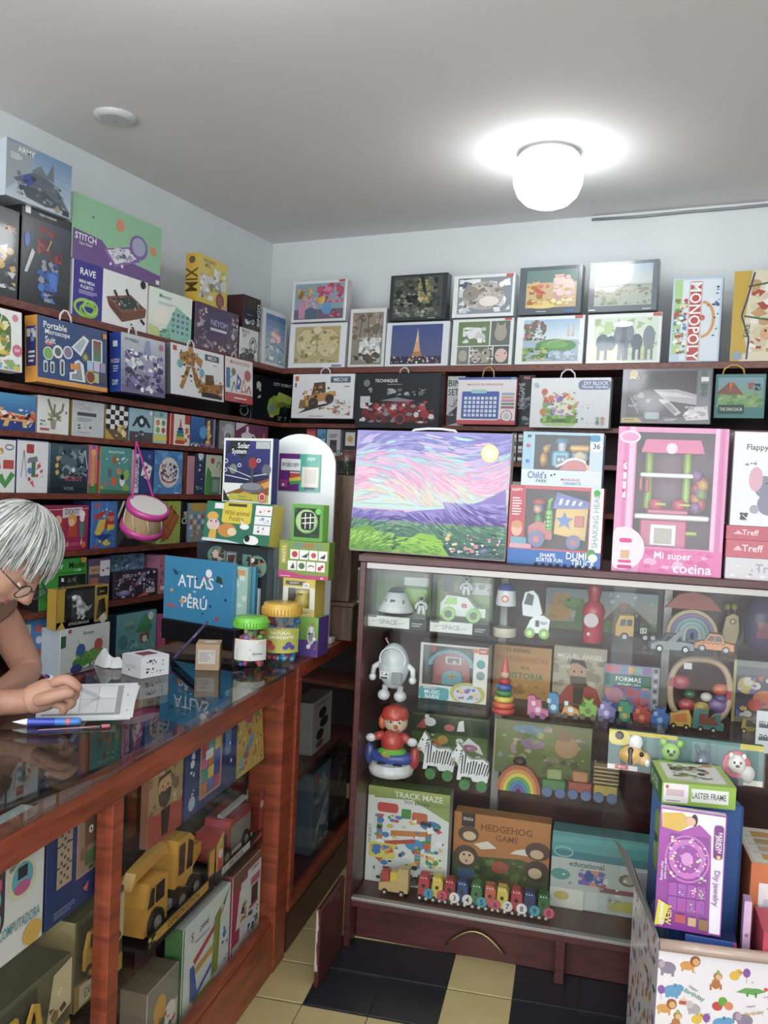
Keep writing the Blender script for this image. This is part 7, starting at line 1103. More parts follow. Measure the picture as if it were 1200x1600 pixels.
# left pane
kt(KA,ku,-75,66,1293,.05,'white toy computer box with a round screen picture at the left pane','#dcd8d4,#c8c4c0','g a8c8d8 b8a0d0 .7 .84 1 1; k f0f0ee .74 .84 .84 .92 .01; t 2a2a2a .79 .88 .05 .08 99; k 4a3a44 .0 .25 .52 .8 .1; s c84a7a,4ab0b8,d8607a,5ac0b0 .05 .3 .48 .76 30 .1 3; e d8d4a8 .72 .56 .17 .15; e 5fa8bc .72 .57 .13 .12; r 2c3438 .66 .57 .78 .66; e c05a8a .72 .5 .1 .05; T 6a6a4a .66 .72 .05 .22 30 PANTALLA LED; t 5f9aa0 .7 .24 .08 .5 COMPUTADORA; e dca83a .86 .1 .12 .09; t 6a8a6a .2 .08 .06 .3 BTA',hgt=.235)
cr=kt(KA-.23,ks,62,100,1440,.05,'crimson box on the shelf below the navy bear box','#a8263c,#8a1e30','u e0b0b8 .3 .2 .8 .4 1; p c84a5a 0 .6 .5 1 1 1 1 .8',name='toy_box',hgt=.215)
kt(KA,ku,69,189,1288,.05,'navy box with a pixel bear picture inside the counter','#22386c,#1c2e5a','k a88e78 .36 .28 .86 .93 .01; r 9a7f6c .38 .3 .84 .91; r 7a4a38 .46 .55 .76 .82; r 7a4a38 .44 .8 .52 .88; r 7a4a38 .7 .8 .78 .88; e e8e4d8 .54 .7 .03; e e8e4d8 .68 .7 .03; e 1a1a1a .54 .7 .012; e 1a1a1a .68 .7 .012; r 8a5a44 .4 .44 .5 .56; r 8a5a44 .74 .44 .82 .56; k 4a6a3e .46 .36 .78 .5 .03; r 3a3a34 .52 .31 .57 .34; r 3a3a34 .66 .31 .71 .34; p e0c8a8 .6 .6 .63 .6 .615 .66; b b09a82 .1 .32 .3 .92 1 3 .08; b 5a4a3e,b09a82 .14 .36 .26 .88 3 12 .3; p c85a4a .44 .16 .52 .2 .5 .1; p d8a84a .6 .18 .66 .22 .66 .12; p b84a5a .72 .2 .75 .24 .75 .14; u 7a88b0 .08 .06 .34 .14 3',name='puzzle_box')
def digger_box(a,z,x0,x1,yt,label,hg=None):
    P,w,h,r=measure('K',a,z,x0,x1,yt); h=hg or h; o=thing('toy_truck_box',label,'toy truck',P,r,'olive boxed diggers'); 
    MB().box(-w/2,0,0,w/2,.16,h,'#5a5440',.002,('#5c563e','#8a7650','#4a4636','#9a8658','#4f4a38','#3a362a')).build('carton',M['card'],o)
    m=art(MB(),'r 3a3830 .06 .5 .6 .94; p b0883c .0 0 1 0 1 .2 0 .3; p d8c8a8 .1 .02 .9 .06 .9 .2 .1 .26; t 6a3a2a .5 .13 .1 .6 EXCAVATOR; p c8b48a .7 .3 1 .4 1 .95 .78 .9; t e8e4d8 .86 .66 .07 .1 12; s d8a83a,8a6a34,5a4a30 .3 .3 .96 .6 14 .1 3',w,h,-w/2,0,0); m.build('cover_print',M['card'],o)
    m=MB(); k=h; m.M=Matrix.Translation((-w*.12,-.004,h*.32))@Matrix.Scale(h*.9,4)
    m.prism([(-.28,.1),(.05,.1),(.08,.3),(-.02,.34),(-.05,.56),(-.2,.56),(-.28,.34)],-.04,.004,'#cf9a2a'); m.build('digger_body',M['plastic'],o)
    m2=MB(); m2.M=m.M; m2.prism([(-.2,.36),(-.08,.36),(-.09,.52),(-.18,.52)],-.045,-.04,'#2a2822'); m2.build('window',M['plastic'],o)
    m2=MB(); m2.M=m.M; m2.prism([(.06,.22),(.24,.56),(.36,.5),(.42,.18),(.36,.18),(.3,.44),(.24,.46),(.12,.2)],-.035,0,'#cf9a2a'); m2.build('digger_arm',M['plastic'],o)
    for wx in (-.2,.0): m2=MB(); m2.M=m.M; m2.cyl((wx,-.06,.08),(wx,.003,.08),.09,.09,'#26241f',14); m2.cyl((wx,-.064,.08),(wx,-.06,.08),.04,.04,'#c8982c',10); m2.build('wheel',M['plastic'],o)
digger_box(KA,ks,-40,108,1545,'olive digger box nearest the viewer, lower left of the counter',.165)
digger_box(KA-.03,ks,114,190,1440,'second olive digger box beside the middle post of the counter',.185)
kt(KA-.26,ks,128,196,1330,.05,'dim game box deep behind the second digger box','#6a5a50,#4a4038','b 8a7a6a,4a4440 .1 .1 .9 .9 4 6 .2; e d0b060 .5 .5 .1',name='board_game_box',hgt=.22)
# things in the far cabinet
def k2(z,x0,x1,yt,label,base,spec,a=-.96,**k): return carton('K',a,z,x0,x1,yt,.08,label,base,spec,**k)
k2(.5156,486,516,1100,'pale toy box with dark round shapes in the far cabinet','#b9b4b2,#8a8684','e 3a2c34 .5 .7 .2 .1; e 2a2226 .6 .5 .22 .1; e 4a3038 .4 .3 .2 .1; e 8a3a44 .4 .12 .2 .06; u 7a7674 .1 .88 .9 .94 2')
k2(.1406,484,512,1210,'grey blue toy box in the far cabinet below the pale one','#6a7f8c,#4a5a66','e c85a5a .2 .9 .12 .06; p c8d0d4 .3 .3 .9 .6 .8 .2; e 9ab0b8 .6 .75 .2 .1; s 3a4a54,8aa0a8,c8ccd0 .05 .05 .95 .95 24 .12 3')
k2(.1406,517,540,1180,'dark toy box at the back of the far cabinet','#3a3a42,#2a2a30','s 5a5a64,7a7a80 .1 .1 .9 .9 14 .15 3')

# ================================================================== gift-wrapped bin with boxes
g0=at_z(1030,1478,.45); g1=at_z(1330,1523,.45)
bp=F(*[g0.dot(U),g0.dot(V)],0)
ba,bb=g0.dot(U),g0.dot(V); BW,BD,BH=.56,.40,.45
bin_=thing('gift_bin','open carton bin wrapped in birthday paper with animals','bin',F(ba,bb,0),TH+radians(6))

def motif(k,x,y,s=1.0):
    """one small animal or party thing of the wrapping paper, about x, y"""
    a=.0030*s; b=.0040*s; E=lambda c,dx,dy,rx,ry:'e %s %.4f %.4f %.4f %.4f;'%(c,x+dx*a,y+dy*b,rx*a,ry*b)
    R=lambda c,x0,y0,x1,y1:'r %s %.4f %.4f %.4f %.4f;'%(c,x+x0*a,y+y0*b,x+x1*a,y+y1*b)
    return {'elephant':lambda:E('8f8298',0,2,11,8)+E('8f8298',-10,6,6,6)+E('b8a0b0',-8,6,4,5)+R('8f8298',-9,-9,-5,0)+R('8f8298',5,-9,9,0)+R('8f8298',-16,-4,-13,6),
     'lion':lambda:E('d89a4a',-3,-1,10,6)+R('d89a4a',-11,-9,-8,0)+R('d89a4a',3,-9,6,0)+E('9a5a34',7,6,7,7)+E('e0aa64',8,5,4.5,4.5),
     'hippo':lambda:E('5f9ec8',0,0,12,8)+E('5f9ec8',9,5,6,5)+R('5f9ec8',-9,-9,-4,0)+R('5f9ec8',4,-9,8,0)+E('4a86b0',3,8,2.5,2.5),
     'monkey':lambda:E('b8763a',0,-3,6,7)+E('b8763a',2,7,6,5)+E('e0b88a',3,6,4,3.5)+R('b8763a',-8,-12,-5,-4)+R('b8763a',5,-10,8,-3)+E('8ab04a',2,12,2.5,3),
     'croc':lambda:'p 6aa854 %.4f %.4f %.4f %.4f %.4f %.4f %.4f %.4f %.4f %.4f;'%(x-20*a,y-3*b,x-8*a,y+4*b,x+10*a,y+5*b,x+20*a,y+2*b,x+4*a,y-4*b)+R('5a9848',-6,-7,-3,-2)+R('5a9848',5,-7,8,-1)+E('d85a4a',19,5,3,2.5),
     'chick':lambda:E('e0b83a',0,0,7,6)+E('e0b83a',5,5,5,4.5)+E('d8803a',9,5,2,1.5)+E('2a2a2a',6,6,.8,.8),
     'balloon':lambda:E('8a5aa8',0,3,5,6)+R('6a6a70',-.3,-10,.3,-3),
     'balloons':lambda:E('c84a44',-7,-3,7,6)+E('6aa83a',0,4,6,6)+E('d88a5a',8,-1,6,5.5),
     'cake':lambda:R('b85a4a',-6,-5,6,0)+R('e8c8b0',-5,0,5,3)+R('d8a03a',-.5,3,.5,6),
     'grey':lambda:E('b0a8ac',0,0,9,7)+E('c8bcc0',-6,5,5,5)+R('b0a8ac',-7,-8,-4,0)+R('b0a8ac',3,-8,6,0),
     'star':lambda:E('c8b0b8',0,0,1.4,1.2)}[k]()
def wrapping(seed,placed=()):
    rnd=random.Random(seed); t='r e9e4e8 .001 .001 .999 .999;'; done=[]
    for k,px,py in placed:
        x=(px-1030)*.00262; y=1-(py-1478)*.0034; t+=motif(k,x,y); done.append((x,y))
    n=0
    while n<600 and len(done)<90:
        n+=1; x=rnd.uniform(.05,.95); y=rnd.uniform(.05,.96)
        if placed and x<.47 and y>.55: continue
        if all(math.hypot((x-q[0]),(y-q[1])*.8)>.075 for q in done): done.append((x,y)); t+=motif(rnd.choice(('elephant','lion','hippo','monkey','croc','chick','balloon','balloons','cake','grey')),x,y,.9)
    for i in range(60): t+=motif('star',rnd.uniform(.02,.98),rnd.uniform(.02,.98))
    return t
front_paper=wrapping(5,(('elephant',1045,1512),('lion',1078,1502),('monkey',1119,1522),('chick',1146,1510),('balloon',1164,1507),('hippo',1054,1545),('croc',1172,1531),('balloons',1131,1556),('balloon',1037,1548),('cake',1072,1558),('elephant',1165,1578),('monkey',1062,1590),('chick',1093,1584),('lion',1046,1572),('hippo',1131,1586),('grey',1088,1568),('balloon',1108,1583)))+'T 9a8a90 .145 .80 .018 .1 -22 Happy; T 4a9a6a .15 .765 .03 .14 -22 Birthday; T b08a9a .375 .745 .016 .1 18 Happy; T c8a04a .39 .71 .026 .14 18 Birthday'
side_paper=wrapping(9)
T_=.006
def wall(nm,x0,y0,x1,y1): return MB().box(x0,y0,.001,x1,y1,BH,'#e9e4e8',.001).build(nm,M['gloss'],bin_)
fw=wall('front_wall',0,0,BW,T_); sw=wall('side_wall',0,T_+.0005,T_,BD); wall('side_wall',BW-T_,T_+.0005,BW,BD); wall('back_wall',T_+.0005,BD-T_,BW-T_-.0005,BD)
MB().box(T_+.001,T_+.001,.001,BW-T_-.001,BD-T_-.001,.006,'#a08a6a').build('floor_panel',M['card'],bin_)
art(MB(),front_paper,BW,BH,0,0,0,.000004).build('wrapping_print',M['gloss'],fw)
q=art(MB(),side_paper,BD,BH,0,0,0,.000004); Mx=Matrix.Translation((0,BD,0))@Matrix.Rotation(-pi/2,4,'Z'); q.v=[tuple(Mx@Vector(v)) for v in q.v]; q.build('wrapping_print',M['gloss'],sw)
MB().tube([(0,-.004,BH+.006),(BW*.3,-.005,BH+.004),(BW*.6,-.004,BH+.005),(BW,-.004,BH+.002)],.014,'#b59c8c',10).build('folded_rim',M['gloss'],bin_)
fl=MB(); fl.add([(0,.03,BH+.001),(0,BD-.02,BH+.001),(-.075,BD*.72,BH+.125),(-.05,BD*.55,BH+.12),(.0025,.03,BH+.001),(.0025,BD-.02,BH+.001),(-.0725,BD*.72,BH+.125),(-.0475,BD*.55,BH+.12)],[(0,1,2,3),(7,6,5,4),(0,3,7,4),(3,2,6,7),(2,1,5,6)],L('#6d6a66')); fl.build('open_flap',M['card'],bin_)
def gb(da,db,ang,z,x0,x1,yt,dep,label,base,spec,**k): return carton((ba+da,bb+db,ang),0,z,x0,x1,yt,dep,label,base,spec,**k)
# filling below, so that the boxes stand on something
so=gb(.02,.055,-2,.007,1052,1134,1436,.055,'blue ball sorter box low at the front of the bin','#2f5aa8,#1e2a5a','k 8ac4e0 .04 .03 .96 .4 .05; b 3a3a44,e8f0f4 .62 .1 .86 .3 14 1 .1; u 5a8ab0 .12 .2 .5 .34 2; t e8786a .68 .8 .15 .5 Pelotita; t 7ac8e8 .66 .6 .15 .4 Sorter; u c8d8f0 .1 .66 .3 .86 3; p b84a5a .9 .0 1 0 1 1 .94 1',hgt=.455)
gb(.02,.165,12,.007,1031,1136,1300,.22,'large blue box at the back left of the bin','#2f5a9c,#3a62a8,#3f6ab4','s 7fb04a,5a8ac0,c8d8e4 .02 .4 .2 .95 20 .08 3; r 24467c .96 0 1 1',side='g 4a7ac0 6a86b0 0 0 1 1; k 7fb04a .2 .68 .9 .9 .1; e a8c8d8 .5 .5 .3 .08; s 3a5a3a,8ac06a .2 .7 .9 .9 8 .1 4',hgt=.725,name='toy_box')
jw=gb(.0,.06,-2,.465,1021,1127,1265,.026,'purple bead jewellery set box standing in the bin','#9a3fa0,#7a2f86,#d8c0dc','g b04ab0 8a3a98 0 0 .8 1; p e6e0ea .02 .99 .98 .99 .98 .02 .82 .02 .8 .56 .78 .82 .6 .9 .3 .82 .04 .84; p d8b03a .03 .96 .34 .98 .5 .9 .3 .82 .04 .84; e d8a080 .46 .92 .09 .04; e 2c2226 .52 .93 .05 .05; e e0b090 .47 .915 .07 .035; k 8a3a98 .16 .14 .76 .8 .04; o c86ac0 .44 .6 .34 .2 .03; e c870c4 .44 .6 .28 .165; e 9a44a4 .44 .6 .2 .12; e d890d4 .44 .6 .09 .055; s e8c0d8,c8e0a8,a8a0e0,f0e4c0,e090b0 .16 .42 .74 .78 60 .03 4; b a050ac,a84ab0 .18 .16 .74 .4 4 2 .1; s 8a80d0,d8d0f0 .34 .3 .44 .38 12 .02 5; s e8b0c8,f0d8e4 .5 .28 .6 .38 14 .02 6; s a8d86a,c8e89a .64 .28 .74 .38 14 .02 7; s c84a7a .34 .17 .44 .26 10 .02 8; s c8c4b8 .5 .17 .6 .24 8 .02 9; s 6a7ac8 .64 .16 .74 .26 10 .02 10; k 7a2f86 .82 .64 .96 .92 .05; T f0e8f4 .915 .78 .03 .22 -90 FASHION; T f0e8f4 .86 .775 .03 .2 -90 JEWELRY; T 9a6ab0 .88 .4 .06 .3 -90 Diy jewelry; T f0e0f2 .07 .48 .03 .34 -90 Start making; T f0e0f2 .12 .5 .025 .36 -90 your own beads; p d8d03a 0 .02 .14 .04 .2 .2 .04 .24; T e8d83a .2 .12 .05 .2 -90 NEW; T e8e8f0 .1 .12 .03 .2 -90 MANGLED; r b84a54 .3 .07 .46 .14; r c8a47a .5 .06 .62 .13; r 8a6a44 .66 .04 .8 .13; e e8c850 .9 .66 .03',tilt=-.05,gloss=True,print_name='cover_print')
gb(.02,.095,-2,.007,1141,1155,1362,.04,'thin lilac box standing right of the jewellery set','#d8b0d4,#c89cc8','T 9a6ab0 .5 .3 .4 .3 -90 Diy jewelry; e b898c0 .5 .85 .3; e 8a6a94 .5 .85 .2',hgt=.54)
gb(.02,.03,0,.007,1171,1290,1395,.13,'crimson gift box at the right front of the bin','#c23a4e,#a82c40,#cc4a5c','r e8e4e4 .34 0 1 .62; p c8b83a 0 0 .34 0 .34 .16 0 .2; e c8a0d8 .6 .84 .2 .1; e e0c83a .6 .8 .22 .06; e c88ad0 .6 .85 .18 .09; e d8506a .9 .1 .12 .1',hgt=.5,side='e d88a6a .4 .6 .2 .08; p c8b83a 0 0 1 0 1 .2 0 .16')
og=gb(.03,.17,2,.007,1150,1290,1262,.24,'orange animal puzzle box with giraffe pictures at the right of the bin','#cf7038,#b85f2e,#d8c8b4','r e6e0e0 .1 .04 .7 .92; u c8c0d0 .16 .1 .4 .9 9; p d8a04a .2 .66 .5 .66 .5 .74 .34 .76 .26 .8 .2 .78; p d8a04a .2 .36 .5 .36 .5 .44 .34 .46 .26 .5 .2 .48; l d8a04a .02 .46 .74 .52 .86; l d8a04a .02 .46 .44 .52 .56',hgt=.60,lspec='r e4e0d4 .04 .04 .6 .98; b d8a04a,c8b490,b89a6a .1 .08 .54 .92 1 4 .3; r 5a544a .08 .5 .56 .51; r 5a544a .08 .28 .56 .29; r 5a544a .08 .72 .56 .73')
pf=gb(.02,.15,6,.734,1032,1150,1216,.17,'lime green plaster frame kit lying on top of the bin','#8fb83c,#2f7a3a,#b0cc6a','r e0e4dc .4 .2 .9 .8; t 4a544a .64 .5 .3 .46 LASTER FRAME; k e6e2e2 .02 .1 .36 .95 .02; e c85a5a .07 .8 .025; u 8a8688 .06 .16 .3 .24 1; r d0b8bc .06 .4 .3 .7',hgt=.055,lspec='k e8e8e0 .1 .1 .9 .92 .06; s 6a6a5a,8a8474,4a4a42,c8c0b0,b89a8a,7a9a5a .2 .25 .75 .85 50 .08 3; e d86a5a .78 .9 .08 .04; r d8e0c0 .12 .12 .5 .2',side='t e0e8d8 .4 .5 .5 .6 PLASTER',name='craft_kit_box')
pk=gb(.0,.375,-1,.734,948,1192,1140,.02,'clear bag of four animal toys propped behind the plaster kit','#4f7472,#3f605e','g 55827e 3f6664 0 0 1 1; r c8b83a .0 .9 .45 1; r c8b83a .85 .86 1 1; k d8cc5a .0 .62 .14 .98 .04; e 3a2c28 .07 .86 .03; r dcd8d8 0 0 .2 .12; r c04a50 .05 .01 .14 .14; t f0e4e4 .095 .07 .06 .07 4PCS; r 3a4250 .7 .0 .86 .1; r d0d4c0 .88 0 1 .14',name='toy_pack',tilt=-.06)
w,h=DIM[pk.name]; X=lambda f:-w/2+f*w
sub(pk,'bee_toy',lambda m:(m.ball((X(.16),-.012,h*.42),(w*.09,.018,h*.24),'#d8a83a',14,9),m.box(X(.13),-.031,h*.2,X(.165),-.012,h*.64,'#3a3430',.004),m.ball((X(.24),-.014,h*.36),(w*.045,.018,h*.18),'#e0b04a',12,8),m.ball((X(.18),-.008,h*.74),(w*.05,.012,h*.2),'#e4e6e8',10,7),m.ball((X(.26),-.028,h*.3),(w*.02,.01,h*.1),'#f0ece4',10,7),m.ball((X(.22),-.03,h*.5),(.006,.004,.007),'#2a1a14',8,6)))
sub(pk,'bear_toy',lambda m:(m.ball((X(.41),-.012,h*.62),(w*.062,.018,h*.22),'#8cc83a',14,9),m.ball((X(.36),-.01,h*.84),(w*.025,.012,h*.1),'#8cc83a',10,7),m.ball((X(.47),-.01,h*.84),(w*.025,.012,h*.1),'#8cc83a',10,7),m.ball((X(.4),-.01,h*.24),(w*.055,.018,h*.22),'#7fbc34',12,8),m.ball((X(.39),-.03,h*.66),(.004,.003,.005),'#1c2a10',7,5),m.ball((X(.43),-.03,h*.66),(.004,.003,.005),'#1c2a10',7,5),m.ball((X(.41),-.03,h*.58),(.007,.004,.005),'#3a4a1c',7,5),m.ball((X(.35),-.016,h*.34),(w*.03,.012,h*.08),'#8cc83a',10,7)))
sub(pk,'donkey_toy',lambda m:(m.ball((X(.62),-.012,h*.5),(w*.05,.016,h*.22),'#3f5468',12,8),m.ball((X(.66),-.016,h*.28),(w*.045,.018,h*.18),'#c0a490',12,8),m.tube([(X(.6),-.012,h*.62),(X(.57),-.012,h*.86)],[.008,.004],'#3f5468',7),m.tube([(X(.64),-.012,h*.64),(X(.65),-.012,h*.9)],[.008,.004],'#3f5468',7),m.ball((X(.6),-.027,h*.52),(.004,.003,.005),'#e8e8e8',7,5)))
sub(pk,'lion_toy',lambda m:(m.cyl((X(.83),-.012,h*.5),(X(.83),-.002,h*.5),w*.088,w*.088,'#c83a5a',22),m.ball((X(.83),-.014,h*.52),(w*.058,.016,h*.24),'#e8e0d8',14,9),m.ball((X(.79),-.026,h*.74),(.007,.005,.008),'#e8e0d8',8,6),m.ball((X(.87),-.026,h*.74),(.007,.005,.008),'#e8e0d8',8,6),m.ball((X(.81),-.03,h*.58),(.003,.002,.004),'#241a1a',7,5),m.ball((X(.85),-.03,h*.58),(.003,.002,.004),'#241a1a',7,5),m.ball((X(.83),-.031,h*.5),(.006,.003,.004),'#3a2a2a',7,5),m.ball((X(.9),-.006,h*.3),(w*.05,.014,h*.22),'#dcd8d4',12,8)))
cvr=MB()
nx_=24
for i in range(nx_):
    xa=-w/2+w*i/nx_; xb_=-w/2+w*(i+1)/nx_; f_=lambda t:-.036-.006*sin(t*9)*sin(t*23+1)
    ya,yb_=f_(i/nx_),f_((i+1)/nx_)
    cvr.add([(xa,ya,h*.06),(xb_,yb_,h*.06),(xb_,yb_+.01,h*.97),(xa,ya+.01,h*.97)],[(0,1,2,3)],L('fff'),True)
cvr.build('clear_bag',M['clear'],pk)

# ================================================================== the person writing at the counter
import bmesh
def skin(vs, es, rad, root=0, sub=2):
    me=bpy.data.meshes.new('s'); bm=bmesh.new(); ly=bm.verts.layers.skin.verify()
    bv=[bm.verts.new(v) for v in vs]
    for v,r in zip(bv,rad): v[ly].radius=(r,r) if not hasattr(r,'__len__') else r
    bv[root][ly].use_root=True
    for a,b in es: bm.edges.new((bv[a],bv[b]))
    bm.to_mesh(me); bm.free()
    o=bpy.data.objects.new('s',me); _tsc.collection.objects.link(o)
    m=o.modifiers.new('Skin','SKIN'); m.use_smooth_shade=True; m.branch_smoothing=.5
    o.modifiers.new('Sub','SUBSURF').levels=sub
    vl=_tsc.view_layers[0]; vl.update(); e=o.evaluated_get(vl.depsgraph); q=e.to_mesh()
    r=([tuple(v.co) for v in q.vertices],[tuple(p.vertices) for p in q.polygons]); e.to_mesh_clear(); bpy.data.objects.remove(o); bpy.data.meshes.remove(me)
    return r
def chain(n): return [(i,i+1) for i in range(n-1)]
def dep(x,y,d): return CAM+(Matrix(RC)@Vector(((x-600)/FPX,-(y-800)/FPX,-1)))*d
skin_mat=mat('skin',.5,None,noise=.1,nscale=45,bump=.12); skin_mat.node_tree.nodes['Principled BSDF'].inputs['Subsurface Weight'].default_value=.08
hair_mat=mat('grey_hair',.42,None,noise=.1,nscale=150)
SK1,SK2='#b3836a','#a8775f'
pelvis=F(-1.74,1.60,.90)
pr=thing('person','grey-haired person in glasses leaning on the counter, writing on a form','person',Vector((pelvis.x,pelvis.y,0)))
O=pr.location
body=MB()
# trunk, arms, legs as one skin
def dep(x,y,d): return CAM+(Matrix(RC)@Vector(((x-600)/FPX,-(y-800)/FPX,-1)))*d
J=dict(pel=(pelvis,(.15,.12)),sp=(F(-1.68,1.645,1.02),(.135,.11)),ch=(F(-1.585,1.69,1.13),(.14,.12)),nb=(F(-1.475,1.73,1.20),(.07,.065)),nk=(F(-1.42,1.755,1.235),(.052,.052)),hd=(F(-1.365,1.775,1.26),(.05,.05)),
       ls=(F(-1.475,1.875,1.145),.058),lu=(F(-1.455,1.915,1.06),.047),le=(F(-1.415,1.94,.967),.041),lf=(F(-1.385,1.85,.962),.036),lw=(F(-1.37,1.76,.956),.026),lh=(F(-1.365,1.70,.95),(.03,.018)),
       rs=(F(-1.55,1.53,1.145),.058),ru=(F(-1.52,1.48,1.05),.045),re=(F(-1.45,1.45,.967),.04),rf=(F(-1.36,1.57,.966),.038),rw=(F(-1.285,1.675,.964),.030),rp=(dep(44,1096,1.955),.032),rp2=(dep(62,1089,1.958),.03),
       lhip=(F(-1.75,1.69,.84),.10),lk=(F(-1.72,1.69,.47),.06),la=(F(-1.76,1.69,.09),.042),lt=(F(-1.62,1.70,.035),.032),
       rhip=(F(-1.75,1.51,.84),.10),rk=(F(-1.70,1.51,.47),.06),ra=(F(-1.76,1.51,.09),.042),rt=(F(-1.62,1.50,.035),.032))
nm=list(J); E_=[('pel','sp'),('sp','ch'),('ch','nb'),('nb','nk'),('nk','hd'),('ch','ls'),('ls','lu'),('lu','le'),('le','lf'),('lf','lw'),('lw','lh'),('ch','rs'),('rs','ru'),('ru','re'),('re','rf'),('rf','rw'),('rw','rp'),('rp','rp2'),('pel','lhip'),('lhip','lk'),('lk','la'),('la','lt'),('pel','rhip'),('rhip','rk'),('rk','ra'),('ra','rt')]
v,f=skin([J[n][0]-O for n in nm],[(nm.index(a),nm.index(b)) for a,b in E_],[J[n][1] for n in nm],0,2)
body.add(v,f,L(SK2),True)
# right hand: palm and five fingers closing on the pen
d0=1.955
HP=[(dep(40,1098,d0),.032),(dep(52,1093,d0),.036),(dep(70,1086,d0+.004),(.034,.040)),(dep(88,1079,d0+.004),(.026,.036)),(dep(96,1076,d0+.004),(.018,.028))]
v,f=skin([p-O for p,_ in HP],chain(5),[r for _,r in HP],0,2); body.add(v,f,L(SK1),True)
FG={'index':([(78,1068,d0-.012),(106,1060,d0-.020),(119,1071,d0-.018),(126,1081,d0-.010)],[.0145,.0135,.0122,.0098]),
    'middle':([(82,1076,d0-.004),(112,1073,d0-.013),(121,1085,d0-.010),(112,1094,d0-.002)],[.0145,.0138,.0125,.0105]),
    'ring':([(80,1086,d0+.002),(108,1088,d0-.010),(115,1098,d0-.006),(104,1104,d0+.002)],[.0142,.0132,.0120,.0105]),
    'little':([(76,1096,d0+.004),(99,1102,d0-.008),(104,1110,d0-.004),(93,1113,d0+.002)],[.0130,.0118,.0108,.0095]),
    'thumb':([(54,1095,d0-.020),(78,1090,d0-.036),(102,1083,d0-.036),(119,1084,d0-.026)],[.0175,.0160,.0142,.0110])}
for n_,(ps,rs_) in FG.items():
    v,f=skin([dep(*p)-O for p in ps],chain(4),rs_,0,2); body.add(v,f,L(SK1),True)
# left hand resting flat behind
for k in range(4):
    b0=J['lh'][0]; o_=F(.018*(k-1.5),-.01,0); v,f=skin([b0+o_-O,b0+o_+F(0,-.035,-.004)-O,b0+o_+F(.004,-.06,-.012)-O],chain(3),[.0095,.0088,.0072],0,2); body.add(v,f,L(SK1),True)
v,f=skin([J['lh'][0]+F(.02,.03,0)-O,J['lh'][0]+F(.045,.005,-.006)-O,J['lh'][0]+F(.05,-.02,-.012)-O],chain(3),[.013,.0105,.0085],0,2); body.add(v,f,L(SK1),True)
# head
r_,u_,b_=[Vector([RC[i][j] for i in range(3)]) for j in range(3)]
pt=radians(49); fw=(r_*cos(pt)-u_*sin(pt)+b_*.22).normalized(); up_=(r_*sin(pt)+u_*cos(pt)); up_=(up_-fw*up_.dot(fw)).normalized(); sd=up_.cross(fw)     # sd: the person's left
HC=dep(12,870,2.03); HM=Matrix.Translation(HC-O)@Matrix((fw,sd,up_)).transposed().to_4x4()
def gs(d,c,w): c=Vector(c).normalized(); a=d.angle(c); return math.exp(-(a/w)**2)
def face(d):
    """skull surface point for a direction: x to the face, z to the crown"""
    r=Vector((d.x*.094,d.y*.074,d.z*.112))
    if d.z<0: r.y*=1-.22*d.z*d.z; r.x*=1+.06*d.z
    k=0
    k+=.026*gs(d,(1,0,-.22),.13)+.016*gs(d,(1,0,-.10),.12)+.009*gs(d,(1,0,.05),.11)        # nose
    k+=.005*(gs(d,(1,.16,-.27),.1)+gs(d,(1,-.16,-.27),.1))                                     # nostrils
    k+=.006*gs(d,(1,.3,.14),.22)+.006*gs(d,(1,-.3,.14),.22)                                    # brows
    k-=.009*(gs(d,(1,.36,-.02),.17)+gs(d,(1,-.36,-.02),.17))                                   # eye sockets
    k+=.004*(gs(d,(.8,.55,-.32),.3)+gs(d,(.8,-.55,-.32),.3))                                   # cheeks
    k+=.007*gs(d,(1,0,-.52),.09)+.007*gs(d,(1,0,-.66),.09)-.004*gs(d,(1,0,-.59),.035)-.003*gs(d,(1,0,-.78),.08)
    k+=.013*gs(d,(.9,0,-.98),.2)                                                              # chin
    k-=.002*(gs(d,(1,.3,-.42),.06)+gs(d,(1,-.3,-.42),.06))
    return r+d*k
nu,nv=64,48; vs=[];fs=[]
for j in range(nv+1):
    for i in range(nu):
        ph=-pi/2+pi*j/nv; t=2*pi*i/nu; d=Vector((cos(ph)*cos(t),cos(ph)*sin(t),sin(ph))); d=d if d.length else Vector((0,0,1))
        vs.append(HM@face(d.normalized()))
for j in range(nv):
    for i in range(nu): fs.append((j*nu+i,j*nu+(i+1)%nu,(j+1)*nu+(i+1)%nu,(j+1)*nu+i))
body.add(vs,fs,L(SK1),True)
# ears
for s_ in (1,-1):
    e=MB(); e.M=HM@Matrix.Translation((-.008,s_*.073,-.012))@Matrix.Rotation(radians(18)*s_,4,'Z'); e.ball((0,0,0),(.018,.007,.031),SK1,14,9); e.ball((.004,s_*.004,-.004),(.009,.004,.016),SK2,10,7)
    body.v,body.f,body.c,body.sm=body.v+e.v,body.f+[[k+len(body.v) for k in q] for q in e.f],body.c+e.c,body.sm+e.sm
body.build('body',skin_mat,pr)
hs=lambda n,fn,m_: (lambda q:(setattr(q,'M',HM),fn(q),q.build(n,m_,pr)))(MB())
for s_ in (1,-1):
    p=face(Vector((1,.33*s_,-.02)).normalized())
    hs('eye',lambda q:(q.ball((p.x-.004,p.y,p.z),(.011,.013,.0085),'#e6e0da',12,8),q.ball((p.x+.004,p.y,p.z-.002),(.0045,.0055,.0055),'#3a2a20',10,7)),M['gloss'])
    hs('eyelid',lambda q:q.ball((p.x-.0025,p.y,p.z+.0035),(.0115,.0145,.0075),SK2,12,7),skin_mat)
    hs('eyebrow',lambda q:q.tube([face(Vector((1,a*s_,.16-.08*abs(a-.3))).normalized())+Vector((.001,0,0)) for a in (.16,.28,.4,.52)],[.002,.003,.003,.0015],'#9a9894',6),hair_mat)
